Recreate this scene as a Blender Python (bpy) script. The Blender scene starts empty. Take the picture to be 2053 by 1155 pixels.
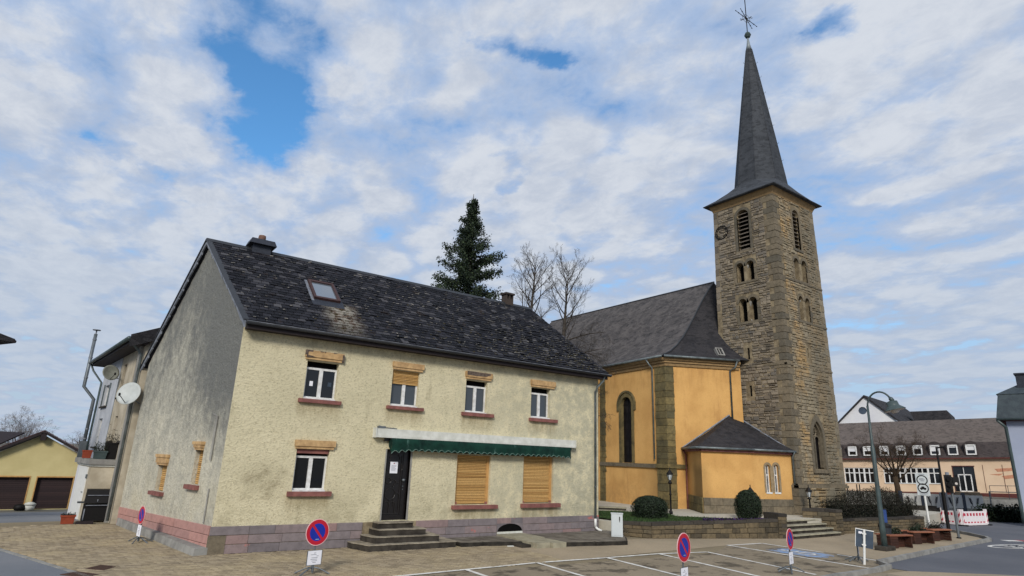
import bpy, bmesh, math, random
from mathutils import Vector, Matrix
from mathutils.geometry import tessellate_polygon
S = bpy.context.scene
COL = S.collection
R = math.radians
rnd = random.Random(7)

# ------------------------------------------------------------------ camera
cam = bpy.data.cameras.new('camera'); camo = bpy.data.objects.new('camera', cam); COL.objects.link(camo)
ah, pi_, ro = R(54.565), R(15.7976), R(2.1827)
def _w(v): return Vector((math.sin(ah)*v[0]+math.cos(ah)*v[1], -math.cos(ah)*v[0]+math.sin(ah)*v[1], v[2]))
_f = _w((0, math.cos(pi_), math.sin(pi_))); _u0 = _w((0, -math.sin(pi_), math.cos(pi_))); _r0 = _w((1, 0, 0))
_r = _r0*math.cos(ro)+_u0*math.sin(ro); _u = _u0*math.cos(ro)-_r0*math.sin(ro)
m = Matrix((_r, _u, -_f)).transposed().to_4x4(); m.translation = (0, 0, 2.95)
camo.matrix_world = m
cam.sensor_width = 36; cam.lens = 1205.53/2053*36; cam.clip_end = 3000; cam.clip_start = .1
S.camera = camo

# ------------------------------------------------------------------ sky, sun, exposure
SUN_EL, SUN_AZ = R(30), R(222)          # azimuth from +Y towards +X
W = bpy.data.worlds.new('World'); S.world = W; W.use_nodes = True
wn, wl = W.node_tree.nodes, W.node_tree.links
wn.clear()
def wnode(t, **k):
    n = wn.new(t)
    for a, b in k.items(): setattr(n, a, b)
    return n
def wmath(op, a, b=None, c=None, clamp=False):
    n = wnode('ShaderNodeMath', operation=op, use_clamp=clamp)
    for i, v in enumerate((a, b, c)):
        if v is None: continue
        if isinstance(v, (int, float)): n.inputs[i].default_value = v
        else: wl.new(v, n.inputs[i])
    return n.outputs[0]
def wvec(op, a, b=None):
    n = wnode('ShaderNodeVectorMath', operation=op)
    for i, v in enumerate((a, b)):
        if v is None: continue
        if isinstance(v, (tuple, list)): n.inputs[i].default_value = v
        else: wl.new(v, n.inputs[i])
    return n
def wmix(f, a, b):
    n = wnode('ShaderNodeMix', data_type='RGBA')
    for s, v in ((0, f), (6, a), (7, b)):
        if isinstance(v, tuple): n.inputs[s].default_value = v
        elif isinstance(v, (int, float)): n.inputs[s].default_value = v
        else: wl.new(v, n.inputs[s])
    return n.outputs[2]
def wnoise(vec, scale, detail, rough, dist=0., lac=2.):
    n = wnode('ShaderNodeTexNoise'); n.noise_dimensions = '3D'
    wl.new(vec, n.inputs['Vector']); n.inputs['Scale'].default_value = scale; n.inputs['Detail'].default_value = detail
    n.inputs['Roughness'].default_value = rough; n.inputs['Distortion'].default_value = dist; n.inputs['Lacunarity'].default_value = lac
    return n.outputs['Fac']
def wramp(f, a, b, lo=0., hi=1.):
    n = wnode('ShaderNodeMapRange', interpolation_type='SMOOTHSTEP')
    wl.new(f, n.inputs[0])
    for i, v in ((1, a), (2, b), (3, lo), (4, hi)): n.inputs[i].default_value = v
    return n.outputs[0]
tc = wnode('ShaderNodeTexCoord')
dirv = wvec('NORMALIZE', tc.outputs['Generated']).outputs[0]
sep = wnode('ShaderNodeSeparateXYZ'); wl.new(dirv, sep.inputs[0])
zz = wmath('ADD', wmath('MAXIMUM', sep.outputs[2], 0.), .16)
comb = wnode('ShaderNodeCombineXYZ')
wl.new(wmath('DIVIDE', sep.outputs[0], zz), comb.inputs[0]); wl.new(wmath('DIVIDE', sep.outputs[1], zz), comb.inputs[1])
cp = comb.outputs[0]
# stretch the cloud plane a little along the wind
mp = wnode('ShaderNodeMapping'); mp.inputs['Rotation'].default_value = (0, 0, R(28)); mp.inputs['Scale'].default_value = (1.2, .95, 1); mp.inputs['Location'].default_value = (3.1, 1.7, 0)
wl.new(cp, mp.inputs[0]); cq = mp.outputs[0]
big = wnoise(cq, .8, 3, .5, .3)
cells = wnoise(cq, 2.0, 8, .56, .25)
fine = wnoise(cq, 8.0, 10, .66, .35)
rip = wnoise(cq, 17., 8, .62, .5)
wc = wnode('ShaderNodeTexNoise'); wl.new(cq, wc.inputs['Vector']); wc.inputs['Scale'].default_value = 2.6; wc.inputs['Detail'].default_value = 6
wv = wvec('SCALE', wvec('SUBTRACT', wc.outputs['Color'], (.5, .5, .5)).outputs[0]); wv.inputs[3].default_value = .36
vo = wnode('ShaderNodeTexVoronoi', feature='SMOOTH_F1'); wl.new(wvec('ADD', cq, wv.outputs[0]).outputs[0], vo.inputs['Vector']); vo.inputs['Scale'].default_value = 5.4; vo.inputs['Smoothness'].default_value = .4
puff = wmath('SUBTRACT', 1., vo.outputs['Distance'])
cov = wmath('ADD', wmath('ADD', wmath('MULTIPLY', big, .22), wmath('MULTIPLY', cells, .34)), wmath('ADD', wmath('ADD', wmath('MULTIPLY', fine, .34), wmath('MULTIPLY', wmath('SUBTRACT', rip, .5), .20)), wmath('MULTIPLY', puff, .44)))
# the open gap of blue seen high between the banks of cloud
def cpt(d): z = d[2]+.16; return (d[0]/z, d[1]/z)
def gap(d0, d1, r0, r1, amt):
    (ax, ay), (bx, by) = cpt(d0), cpt(d1)
    dx, dy = bx-ax, by-ay; L2 = dx*dx+dy*dy+1e-6
    s = wnode('ShaderNodeSeparateXYZ')
    wob = wvec('SCALE', wvec('SUBTRACT', wnode_noise_col.outputs['Color'], (.5, .5, .5)).outputs[0]); wob.inputs[3].default_value = .34
    wl.new(wvec('ADD', cp, wob.outputs[0]).outputs[0], s.inputs[0])
    t = wmath('ADD', wmath('MULTIPLY', wmath('SUBTRACT', s.outputs[0], ax), dx/L2), wmath('MULTIPLY', wmath('SUBTRACT', s.outputs[1], ay), dy/L2), clamp=True)
    px = wmath('SUBTRACT', s.outputs[0], wmath('MULTIPLY_ADD', t, dx, ax)); py = wmath('SUBTRACT', s.outputs[1], wmath('MULTIPLY_ADD', t, dy, ay))
    d = wmath('SQRT', wmath('ADD', wmath('MULTIPLY', px, px), wmath('MULTIPLY', py, py)))
    return wramp(d, r0, r1, amt, 0.)
wnode_noise_col = wnode('ShaderNodeTexNoise'); wl.new(cq, wnode_noise_col.inputs['Vector']); wnode_noise_col.inputs['Scale'].default_value = 3.6; wnode_noise_col.inputs['Detail'].default_value = 8; wnode_noise_col.inputs['Roughness'].default_value = .6
g1 = gap((.075, .800, .596), (.142, .840, .524), .0, .20, .36)
g2 = gap((.155, .855, .494), (.160, .890, .427), .0, .14, .38)
g3 = gap((.43, .664, .612), (.506, .623, .597), .0, .06, .28)
g4 = gap((.742, .320, .589), (.752, .305, .585), .0, .06, .28)
g5 = gap((.475, .745, .45), (.52, .74, .43), .0, .05, .16)
g6 = gap((-.03, .92, .39), (.06, .93, .36), .0, .05, .14)
for g in (g1, g2, g3, g4, g5, g6): cov = wmath('SUBTRACT', cov, g)
mask = wramp(cov, .30, .60)
lowz = wramp(sep.outputs[2], .05, .42, .92, 0.)     # towards the horizon the layers close up
mask = wmath('MAXIMUM', mask, lowz)
thick = wramp(cov, .56, .74)
shade = wmath('ADD', wmath('MULTIPLY', wnoise(cq, 3.2, 6, .6, .4), .45), wmath('MULTIPLY', wnoise(cq, 12., 8, .68, .4), .55))
shade = wramp(shade, .38, .68)
CL_LIT, CL_MID, CL_DARK = (.34, .44, .62, 1), (.56, .595, .655, 1), (.355, .41, .515, 1)
ccol = wmix(thick, CL_LIT, CL_MID)
ccol = wmix(wmath('MULTIPLY', shade, .62), ccol, CL_DARK)
ccol = wmix(wmath('MULTIPLY', lowz, .75), ccol, (.38, .455, .565, 1))
sky = wnode('ShaderNodeTexSky', sky_type='NISHITA', sun_disc=False, sun_elevation=SUN_EL, sun_rotation=SUN_AZ)
sky.air_density = 1.2; sky.dust_density = .4; sky.ozone_density = 2.
tint = wnode('ShaderNodeMix', data_type='RGBA', blend_type='MULTIPLY'); tint.inputs[0].default_value = 1.; wl.new(sky.outputs[0], tint.inputs[6]); tint.inputs[7].default_value = (.46, .80, 1.02, 1)
bg = wnode('ShaderNodeBackground'); wl.new(tint.outputs[2], bg.inputs[0]); bg.inputs[1].default_value = .15
bg2 = wnode('ShaderNodeBackground'); wl.new(ccol, bg2.inputs[0]); bg2.inputs[1].default_value = 1.
mx = wnode('ShaderNodeMixShader'); wl.new(mask, mx.inputs[0]); wl.new(bg.outputs[0], mx.inputs[1]); wl.new(bg2.outputs[0], mx.inputs[2])
wo = wnode('ShaderNodeOutputWorld'); wl.new(mx.outputs[0], wo.inputs[0])

sl = bpy.data.lights.new('sun', 'SUN'); sl.energy = 2.25; sl.angle = R(14); sl.color = (1, .95, .87)
so = bpy.data.objects.new('sun', sl); COL.objects.link(so)
sd = Vector((math.sin(SUN_AZ)*math.cos(SUN_EL), math.cos(SUN_AZ)*math.cos(SUN_EL), math.sin(SUN_EL)))
so.rotation_euler = sd.to_track_quat('Z', 'Y').to_euler(); so.location = (0, -20, 60)
S.view_settings.view_transform = 'Standard'; S.view_settings.look = 'None'; S.view_settings.exposure = 0.26; S.view_settings.gamma = 1
S.view_settings.use_curve_mapping = False

# ------------------------------------------------------------------ materials
def lin(c):
    return tuple(((x/255)/12.92 if x/255 <= .04045 else ((x/255+.055)/1.055)**2.4) for x in c)
class Mat:
    """small builder for a principled material on world-space position"""
    def __init__(s, name, rough=.85, spec=.3, metal=0.):
        s.m = bpy.data.materials.new(name); s.m.use_nodes = True
        s.t = s.m.node_tree; s.n = s.t.nodes; s.l = s.t.links
        s.p = s.n['Principled BSDF']; s.p.inputs['Roughness'].default_value = rough
        s.p.inputs['Specular IOR Level'].default_value = spec; s.p.inputs['Metallic'].default_value = metal
        s.geo = s.n.new('ShaderNodeNewGeometry'); s.pos = s.geo.outputs['Position']
        s.h = None
    def put(s, sock, v):
        if isinstance(v, (int, float)): sock.default_value = v
        elif isinstance(v, (tuple, list)): sock.default_value = tuple(v)+((1,) if len(v) == 3 and sock.type == 'RGBA' else ())
        else: s.l.new(v, sock)
    def math(s, op, a, b=0., clamp=False):
        n = s.n.new('ShaderNodeMath'); n.operation = op; n.use_clamp = clamp; s.put(n.inputs[0], a); s.put(n.inputs[1], b); return n.outputs[0]
    def scaled(s, sc, rot=(0, 0, 0)):
        n = s.n.new('ShaderNodeMapping'); s.l.new(s.pos, n.inputs[0]); n.inputs['Scale'].default_value = sc; n.inputs['Rotation'].default_value = rot; return n.outputs[0]
    def noise(s, scale, detail=4, rough=.55, vec=None, dist=0.):
        n = s.n.new('ShaderNodeTexNoise'); s.l.new(vec or s.pos, n.inputs['Vector']); n.inputs['Scale'].default_value = scale
        n.inputs['Detail'].default_value = detail; n.inputs['Roughness'].default_value = rough; n.inputs['Distortion'].default_value = dist
        return n.outputs['Fac']
    def voro(s, scale, vec=None, feature='F1', out='Distance'):
        n = s.n.new('ShaderNodeTexVoronoi'); n.feature = feature; s.l.new(vec or s.pos, n.inputs['Vector']); n.inputs['Scale'].default_value = scale; return n.outputs[out]
    def step(s, f, a, b, lo=0., hi=1.):
        n = s.n.new('ShaderNodeMapRange'); n.interpolation_type = 'SMOOTHSTEP'; s.put(n.inputs[0], f)
        for i, v in ((1, a), (2, b), (3, lo), (4, hi)): s.put(n.inputs[i], v)
        return n.outputs[0]
    def mix(s, f, a, b, mode='MIX'):
        n = s.n.new('ShaderNodeMix'); n.data_type = 'RGBA'; n.blend_type = mode
        s.put(n.inputs[0], f); s.put(n.inputs[6], a); s.put(n.inputs[7], b); return n.outputs[2]
    def axis(s, i):
        n = s.n.new('ShaderNodeSeparateXYZ'); s.l.new(s.pos, n.inputs[0]); return n.outputs[i]
    def piece(s):
        o = s.n.new('ShaderNodeObjectInfo').outputs['Random']; return s.math('FRACT', s.math('ADD', o, s.geo.outputs['Random Per Island']))
    def ramp(s, f, stops):
        n = s.n.new('ShaderNodeValToRGB'); s.l.new(f, n.inputs[0]); e = n.color_ramp.elements
        for i, (p, c) in enumerate(stops):
            x = e[i] if i < 2 else e.new(p); x.position = p; x.color = tuple(c)+(1,)
        return n.outputs[0]
    def done(s, col, bump=None, dist=.01, strength=1.):
        s.put(s.p.inputs['Base Color'], col)
        if bump is not None:
            b = s.n.new('ShaderNodeBump'); b.inputs['Strength'].default_value = strength; b.inputs['Distance'].default_value = dist
            s.l.new(bump, b.inputs['Height']); s.l.new(b.outputs[0], s.p.inputs['Normal'])
        return s.m
def plain(name, c, rough=.6, spec=.4, metal=0., var=.25, scale=6., bump=.0, c2=None):
    k = Mat(name, rough, spec, metal); c = lin(c)
    d = lin(c2) if c2 else tuple(x*(1-var) for x in c)
    f = k.step(k.noise(scale, 5, .6), .3, .7)
    return k.done(k.mix(f, c, d), k.noise(scale*6, 3) if bump else None, bump or .01)
def pieces(name, stops, rough=.85, grain=14., gamt=.45, bump=.008, spec=.25, big=None):
    k = Mat(name, rough, spec); c = k.ramp(k.piece(), [(p, lin(x)) for p, x in stops])
    c = k.mix(k.math('MULTIPLY', k.step(k.noise(grain, 6, .65), .35, .75), gamt), c, (.02, .018, .015))
    if big: c = k.mix(k.math('MULTIPLY', k.step(k.noise(big[0], 4, .6), big[1], big[2]), big[4]), c, lin(big[3]))
    return k.done(c, k.noise(grain*2, 5, .6), bump)

def m_render_front():
    k = Mat('cream_roughcast', .95, .1)
    big = k.step(k.noise(.55, 5, .6), .35, .7); c = k.mix(big, lin((232, 221, 186)), lin((218, 208, 174)))
    grit = k.noise(17, 7, .78, k.scaled((1, 1, 1.4))); c = k.mix(k.math('MULTIPLY', k.step(grit, .50, .66), .62), c, lin((142, 130, 98)))
    c = k.mix(k.math('MULTIPLY', k.step(grit, .46, .30), .35), c, lin((226, 218, 184)))
    spk = k.step(k.noise(9, 5, .7), .58, .72); c = k.mix(k.math('MULTIPLY', spk, .45), c, lin((126, 114, 84)))
    pit = k.step(k.voro(2.3), .0, .035, 1, 0); c = k.mix(k.math('MULTIPLY', pit, .8), c, lin((70, 60, 45)))
    st = k.step(k.noise(1.3, 6, .7, k.scaled((1.6, 1, .35))), .55, .78); c = k.mix(k.math('MULTIPLY', st, .6), c, lin((146, 134, 102)))
    low = k.math('MULTIPLY', k.step(k.axis(2), .7, 2.2, 1, 0), k.step(k.noise(1.1, 5, .7), .42, .7)); c = k.mix(k.math('MULTIPLY', low, .45), c, lin((150, 140, 108)))
    sm = k.math('MULTIPLY', k.step(k.math('ABSOLUTE', k.math('SUBTRACT', k.axis(2), 1.95)), .1, .8, 1, 0), k.step(k.math('ABSOLUTE', k.math('SUBTRACT', k.axis(0), 5.2)), .2, 1.0, 1, 0)); c = k.mix(k.math('MULTIPLY', sm, k.step(k.noise(3, 5, .7), .4, .7, .1, .6)), c, lin((120, 104, 76)))
    gx = k.math('MULTIPLY', k.step(k.axis(0), 9, 18.5), k.step(k.noise(2.2, 6, .7), .32, .62)); c = k.mix(k.math('MULTIPLY', gx, .65), c, lin((170, 168, 148)))
    for (xa, xb, zt) in ((5.9, 7.3, 4.44), (8.96, 10.38, 4.45), (12.03, 13.46, 4.43), (15.25, 16.7, 4.44), (5.9, 7.3, 1.57), (11.84, 13.8, 1.1), (14.96, 16.9, 1.1)):   # rain stains below the sills
        f = k.math('MULTIPLY', k.step(k.math('ABSOLUTE', k.math('SUBTRACT', k.axis(0), (xa+xb)/2)), (xb-xa)/2-.12, (xb-xa)/2+.12, 1, 0), k.math('MULTIPLY', k.step(k.axis(2), zt-.75, zt-.05), k.step(k.axis(2), zt, zt+.06, 1, 0)))
        c = k.mix(k.math('MULTIPLY', f, k.step(k.noise(3, 5, .7, k.scaled((2, 1, .5))), .3, .7, .15, .6)), c, lin((140, 120, 82)))
    ev = k.math('MULTIPLY', k.step(k.axis(2), 5.9, 6.5), k.step(k.noise(2, 6, .7), .4, .65)); c = k.mix(k.math('MULTIPLY', ev, .4), c, lin((150, 140, 112)))
    h = k.math('ADD', k.math('MULTIPLY', grit, 1.2), k.math('MULTIPLY', k.noise(6, 5, .65), .6))
    return k.done(c, h, .05)
def m_render_gable():
    k = Mat('grey_stained_roughcast', .95, .1)
    c = k.mix(k.step(k.noise(.7, 5, .6), .35, .7), lin((212, 206, 186)), lin((196, 192, 176)))
    stre = k.noise(1.2, 8, .72, k.scaled((1.3, 1.3, .42))); blot = k.noise(2.6, 7, .7)
    up = k.step(k.axis(2), 1.2, 9.5); edge = k.math('MULTIPLY', k.step(k.axis(0), 3.0, 3.8), k.step(k.axis(2), 2., 5.))
    v = k.math('ADD', k.math('ADD', k.math('MULTIPLY', stre, .55), k.math('MULTIPLY', blot, .50)), k.math('ADD', k.math('MULTIPLY', up, .34), k.math('MULTIPLY', edge, .24)))
    c = k.mix(k.math('MULTIPLY', k.step(v, .44, .92), .9), c, lin((106, 108, 107)))
    c = k.mix(k.math('MULTIPLY', k.step(k.noise(6, 7, .72), .54, .74), .5), c, lin((112, 110, 102)))
    warm = k.math('MULTIPLY', k.step(k.axis(2), .5, 3.2, 1, 0), k.step(k.noise(.9, 4), .4, .7)); c = k.mix(k.math('MULTIPLY', warm, .45), c, lin((200, 190, 158)))
    grit = k.noise(13, 7, .75); c = k.mix(k.math('MULTIPLY', k.step(grit, .5, .7), .45), c, lin((110, 106, 94)))
    return k.done(c, k.math('ADD', grit, k.noise(5, 4)), .06)
def m_church_plaster():
    k = Mat('ochre_plaster', .92, .15)
    c = k.mix(k.step(k.noise(.8, 5, .6), .35, .7), lin((214, 168, 104)), lin((198, 152, 92)))
    st = k.step(k.noise(1.1, 6, .7, k.scaled((1.4, 1.4, .3))), .54, .78); c = k.mix(k.math('MULTIPLY', st, .65), c, lin((164, 118, 74)))
    c = k.mix(k.math('MULTIPLY', k.step(k.noise(22, 3), .5, .7), .22), c, lin((150, 108, 60)))
    bs = k.math('MULTIPLY', k.step(k.axis(2), .7, 2.6, 1, 0), k.step(k.noise(1.5, 6, .7), .35, .65)); c = k.mix(k.math('MULTIPLY', bs, .45), c, lin((150, 116, 76)))
    tp = k.math('MULTIPLY', k.step(k.axis(2), 6.5, 8.5), k.step(k.noise(1.6, 6, .7, k.scaled((1.6, 1.6, .3))), .42, .68)); c = k.mix(k.math('MULTIPLY', tp, .45), c, lin((158, 118, 74)))
    ft = k.math('MULTIPLY', k.math('MULTIPLY', k.step(k.axis(0), 26.95, 26.6, 1, 0) if False else k.step(k.math('ABSOLUTE', k.math('SUBTRACT', k.axis(0), 27.1)), .25, .75, 1, 0), k.step(k.axis(1), 19.9, 20.3)), k.step(k.axis(2), 3.3, 2.6, 0, 1)); c = k.mix(k.math('MULTIPLY', ft, .6), c, lin((96, 80, 54)))
    return k.done(c, k.noise(30, 4), .006)
def m_slate(name, a, b, ln=(6., 26.), lich=None, la=.5):
    k = Mat(name, .8, .2)
    br = k.n.new('ShaderNodeTexBrick'); br.inputs['Scale'].default_value = 1.
    c = k.mix(k.step(k.noise(1.2, 6, .65), .32, .7), lin(a), lin(b))
    v = k.voro(3.8, k.scaled((1, 1, 1.9)), 'F1', 'Color'); sp = k.n.new('ShaderNodeSeparateColor'); k.l.new(v, sp.inputs[0])
    c = k.mix(k.math('MULTIPLY', sp.outputs[0], .55), c, lin(b)); c = k.mix(k.math('MULTIPLY', k.step(sp.outputs[1], .55, 1.), .5), c, tuple(x*.45 for x in lin(a)))
    if lich: c = k.mix(k.math('MULTIPLY', k.step(k.noise(9, 6, .7), .56, .7), la), c, lin(lich))
    row = k.n.new('ShaderNodeTexWave'); row.wave_type = 'BANDS'; row.bands_direction = 'Z'; row.wave_profile = 'SAW'; k.l.new(k.pos, row.inputs[0]); row.inputs['Scale'].default_value = 1.6; row.inputs['Distortion'].default_value = .4
    h = k.math('ADD', k.math('MULTIPLY', row.outputs['Fac'], .6), k.math('ADD', k.math('MULTIPLY', k.noise(14, 5, .6), .9), sp.outputs[2]))
    return k.done(c, h, .04)
def m_house_slate():
    k = Mat('weathered_slate', .8, .15)
    pc = k.piece(); c = k.ramp(pc, [(0, lin((22, 23, 28))), (.5, lin((33, 34, 40))), (.85, lin((46, 46, 52))), (1, lin((78, 77, 80)))])
    fleck = k.step(k.noise(8.5, 6, .8, k.scaled((1, 1.3, 1.6))), .62, .66); c = k.mix(k.math('MULTIPLY', fleck, k.step(k.noise(1.1, 4), .35, .62, .25, .8)), c, lin((168, 165, 158)))  # pale flecks, partly painted light along the slate edges
    rust = k.math('MULTIPLY', k.step(k.noise(2.4, 5, .7), .58, .72), .45); c = k.mix(rust, c, lin((72, 58, 48)))
    # run-off stain with a shape of its own under the roof window
    x, y = k.axis(0), k.axis(1)
    w = k.math('MULTIPLY', k.step(k.math('ABSOLUTE', k.math('SUBTRACT', k.math('ADD', x, k.math('MULTIPLY', k.math('SUBTRACT', k.noise(1.7, 4), .5), .7)), 7.25)), .15, .85, 1, 0), k.step(y, 21.3, 21.0, 0, 1))
    w = k.math('MULTIPLY', w, k.step(y, 19.4, 20.6, .35, 1))
    c = k.mix(k.math('MULTIPLY', w, .8), c, k.mix(k.step(k.noise(3.5, 5, .7), .45, .6), lin((150, 144, 132)), lin((84, 62, 42))))
    return k.done(c, k.noise(30, 4), .006)
def m_ground(name, a, b, c3, scale=.35, rough=.95, grain=40., dark=.35, lo=.55, hi=.75):
    k = Mat(name, rough, .2)
    c = k.mix(k.step(k.noise(scale, 6, .6), .3, .7), lin(a), lin(b))
    c = k.mix(k.math('MULTIPLY', k.step(k.noise(scale*4.3, 6, .7), lo, hi), dark), c, lin(c3))
    c = k.mix(k.math('MULTIPLY', k.step(k.noise(grain, 3, .7), .45, .7), .25), c, tuple(x*.45 for x in lin(a)))
    return k.done(c, k.noise(grain*2, 4, .7), .006)
def m_pavers():
    k = Mat('tan_block_paving', .92, .2)
    c = k.ramp(k.piece(), [(0, lin((128, 115, 95))), (.5, lin((148, 134, 111))), (1, lin((164, 149, 125)))])
    c = k.mix(k.math('MULTIPLY', k.step(k.noise(.5, 6, .65), .4, .68), .45), c, lin((188, 170, 132)))
    c = k.mix(k.math('MULTIPLY', k.step(k.noise(1.6, 6, .7), .56, .74), .45), c, lin((104, 94, 80)))
    c = k.mix(k.math('MULTIPLY', k.step(k.noise(45, 3, .7), .45, .7), .3), c, lin((88, 80, 68)))
    return k.done(c, k.noise(60, 4), .004)
def m_leaf(name, stops, rough=.6):
    k = Mat(name, rough, .25); c = k.ramp(k.piece(), [(p, lin(x)) for p, x in stops]); return k.done(c)
def m_tower_stone(name='sandstone_rubble'):
    k = Mat(name, .92, .2)
    c = k.ramp(k.piece(), [(0, lin((90, 84, 76))), (.3, lin((120, 110, 96))), (.7, lin((146, 134, 116))), (1, lin((104, 99, 92)))])
    right = k.step(k.axis(1), 18.02, 18.10, 1, 0)      # the side facing the square is paler with ochre patches
    c = k.mix(k.math('MULTIPLY', right, .6), c, k.mix(k.step(k.noise(.55, 4, .6), .45, .62), lin((156, 144, 118)), lin((192, 156, 100))))
    grey = k.math('MULTIPLY', right, k.math('MULTIPLY', k.step(k.math('ADD', k.axis(0), k.math('MULTIPLY', k.noise(.8, 4), 1.6)), 34.3, 36.3), .8)); c = k.mix(grey, c, lin((112, 106, 92)))
    c = k.mix(k.math('MULTIPLY', k.step(k.noise(7, 6, .7), .5, .72), .5), c, lin((72, 62, 50)))
    c = k.mix(k.math('MULTIPLY', k.step(k.noise(.9, 5, .7, k.scaled((1.5, 1.5, .4))), .55, .75), .4), c, lin((84, 76, 62)))
    return k.done(c, k.noise(24, 5, .65), .02)
M = {}
M['front'] = m_render_front(); M['gable'] = m_render_gable(); M['ochre'] = m_church_plaster()
M['hslate'] = m_house_slate()
M['cslate'] = m_slate('church_slate', (60, 58, 59), (98, 93, 91), lich=(132, 127, 121), la=.65)
M['dslate'] = m_slate('dark_slate', (40, 40, 44), (58, 56, 58), lich=(92, 88, 84), la=.3)
M['sslate'] = m_slate('spire_slate', (58, 61, 66), (74, 77, 82), lich=(98, 100, 102), la=.3)
M['mortar'] = plain('lime_mortar', (150, 136, 110), .95, .15, var=.3, scale=3, bump=.02, c2=(104, 92, 74))
M['tstone'] = m_tower_stone()
M['dress'] = pieces('dressed_sandstone', [(0, (106, 97, 82)), (.5, (128, 116, 96)), (1, (98, 92, 80))], grain=7, gamt=.45, big=(1.1, .5, .75, (70, 66, 52), .5))
M['quoin'] = pieces('choir_quoin_stone', [(0, (96, 86, 58)), (.5, (132, 116, 76)), (1, (84, 80, 60))], grain=6, gamt=.5, big=(1.3, .45, .7, (58, 56, 42), .6))
M['wallstone'] = pieces('garden_wall_stone', [(0, (80, 72, 58)), (.5, (116, 102, 78)), (1, (94, 86, 70))], grain=8, gamt=.5, big=(.8, .5, .7, (44, 42, 36), .6))
M['capstone'] = pieces('black_crusted_capstone', [(0, (48, 45, 42)), (1, (76, 70, 62))], grain=9, gamt=.5)
M['plinth'] = pieces('mauve_plinth_panel', [(0, (116, 109, 111)), (.5, (130, 121, 122)), (.85, (140, 125, 124)), (1, (150, 124, 120))], grain=5, gamt=.28, big=(.9, .64, .70, (200, 100, 84), .8))
M['gplinth'] = pieces('pink_plinth_panel', [(0, (164, 128, 122)), (1, (186, 140, 130))], grain=5, gamt=.25)
M['sill'] = plain('red_sandstone_sill', (142, 94, 86), .8, .25, scale=4, bump=.004, c2=(112, 72, 68))
M['box'] = plain('ochre_shutter_box', (202, 168, 120), .75, .3, scale=5, c2=(160, 128, 90))
M['peel'] = plain('bare_grey_board', (110, 98, 90), .85, .2, scale=9, c2=(78, 66, 58))
M['slat'] = pieces('ochre_shutter_slat', [(0, (186, 146, 88)), (.6, (206, 166, 106)), (1, (162, 122, 70))], .6, 18, .25, .002)
M['white'] = plain('white_window_paint', (226, 226, 224), .55, .4, scale=7, c2=(196, 194, 190))
M['glass'] = Mat('dark_glass', .04, .5).done((.008, .009, .011))
M['iglass'] = Mat('grey_blue_glass', .06, .5).done((.055, .065, .075))  # pane a little paler and bluer than the dark glass
M['skyglass'] = Mat('roof_window_glass', .02, 1., 0.); M['skyglass'].p.inputs['IOR'].default_value = 2.2; M['skyglass'] = M['skyglass'].done((.10, .12, .14))
M['rwf'] = plain('brown_roof_window_frame', (70, 48, 46), .6, .3)
M['black'] = plain('black_ironwork', (20, 18, 18), .6, .25, scale=9)
M['doorblk'] = plain('black_door_paint', (24, 19, 18), .35, .5, scale=6, c2=(14, 11, 10))
M['doorrib'] = plain('door_iron_grille', (40, 36, 34), .45, .5)
M['paper'] = plain('white_paper', (232, 232, 238), .8, .2, var=.06)
M['ink'] = plain('grey_print', (128, 130, 140), .9, .1)
M['redink'] = plain('red_print', (150, 30, 50), .8, .2)
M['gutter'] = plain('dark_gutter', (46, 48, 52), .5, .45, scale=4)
M['zinc'] = plain('zinc_pipe', (120, 128, 130), .5, .5, .4, scale=3, c2=(86, 94, 94))
M['lead'] = plain('lead_flashing', (134, 138, 146), .6, .4, .2, scale=4, c2=(98, 102, 110))
M['plast'] = plain('white_plastic', (214, 214, 206), .5, .4, scale=3, c2=(190, 190, 180))
def m_awn():
    k = Mat('green_awning_cloth', .85, .2); c = k.mix(k.step(k.noise(2.5, 5, .65), .35, .7), lin((17, 54, 44)), lin((9, 35, 30)))
    c = k.mix(k.math('MULTIPLY', k.step(k.noise(3., 5, .7, k.scaled((2.2, 1, .5))), .58, .72), .45), c, lin((98, 132, 124)))
    return k.done(c, k.noise(8, 3), .01)
M['awn'] = m_awn()
M['stepc'] = plain('step_concrete', (72, 67, 60), .95, .2, scale=3, bump=.008, c2=(44, 40, 36))
M['nosing'] = plain('worn_step_top', (166, 156, 138), .9, .2, scale=3, bump=.004, c2=(104, 96, 84))
M['kerbc'] = plain('kerb_concrete', (150, 148, 142), .9, .2, scale=2.5, bump=.004, c2=(122, 120, 116))
M['ledge'] = plain('black_mossy_ledge', (62, 58, 52), .95, .15, scale=4, bump=.02, c2=(38, 36, 33))
M['ledgeT'] = plain('grey_ledge_top', (126, 119, 108), .95, .15, scale=2, bump=.01, c2=(86, 80, 72))
M['slabc'] = plain('pale_slab', (164, 158, 136), .9, .2, scale=3, bump=.006, c2=(136, 130, 112))
M['pave'] = m_pavers()
M['joint'] = m_ground('paving_bed', (128, 116, 94), (144, 132, 108), (92, 84, 70), .5)
M['plaza'] = m_ground('distant_block_paving', (152, 138, 116), (168, 152, 128), (116, 106, 92), .4, grain=14)
M['bay'] = m_ground('parking_bay_paving', (134, 122, 103), (150, 137, 116), (70, 63, 54), .27, grain=12, dark=.8, lo=.50, hi=.62)
M['asph'] = m_ground('asphalt', (92, 94, 100), (104, 105, 110), (72, 74, 80), .3, grain=30)
M['asphL'] = m_ground('worn_asphalt', (112, 116, 122), (126, 128, 132), (92, 94, 100), .3, grain=30)
M['earth'] = m_ground('earth', (110, 108, 100), (122, 118, 108), (90, 88, 80), .08)
M['line'] = plain('road_paint', (232, 230, 224), .8, .2, scale=4, c2=(196, 190, 180))
M['bluep'] = plain('blue_bay_paint', (128, 162, 204), .8, .2, scale=2.6, c2=(140, 134, 128))
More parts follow.
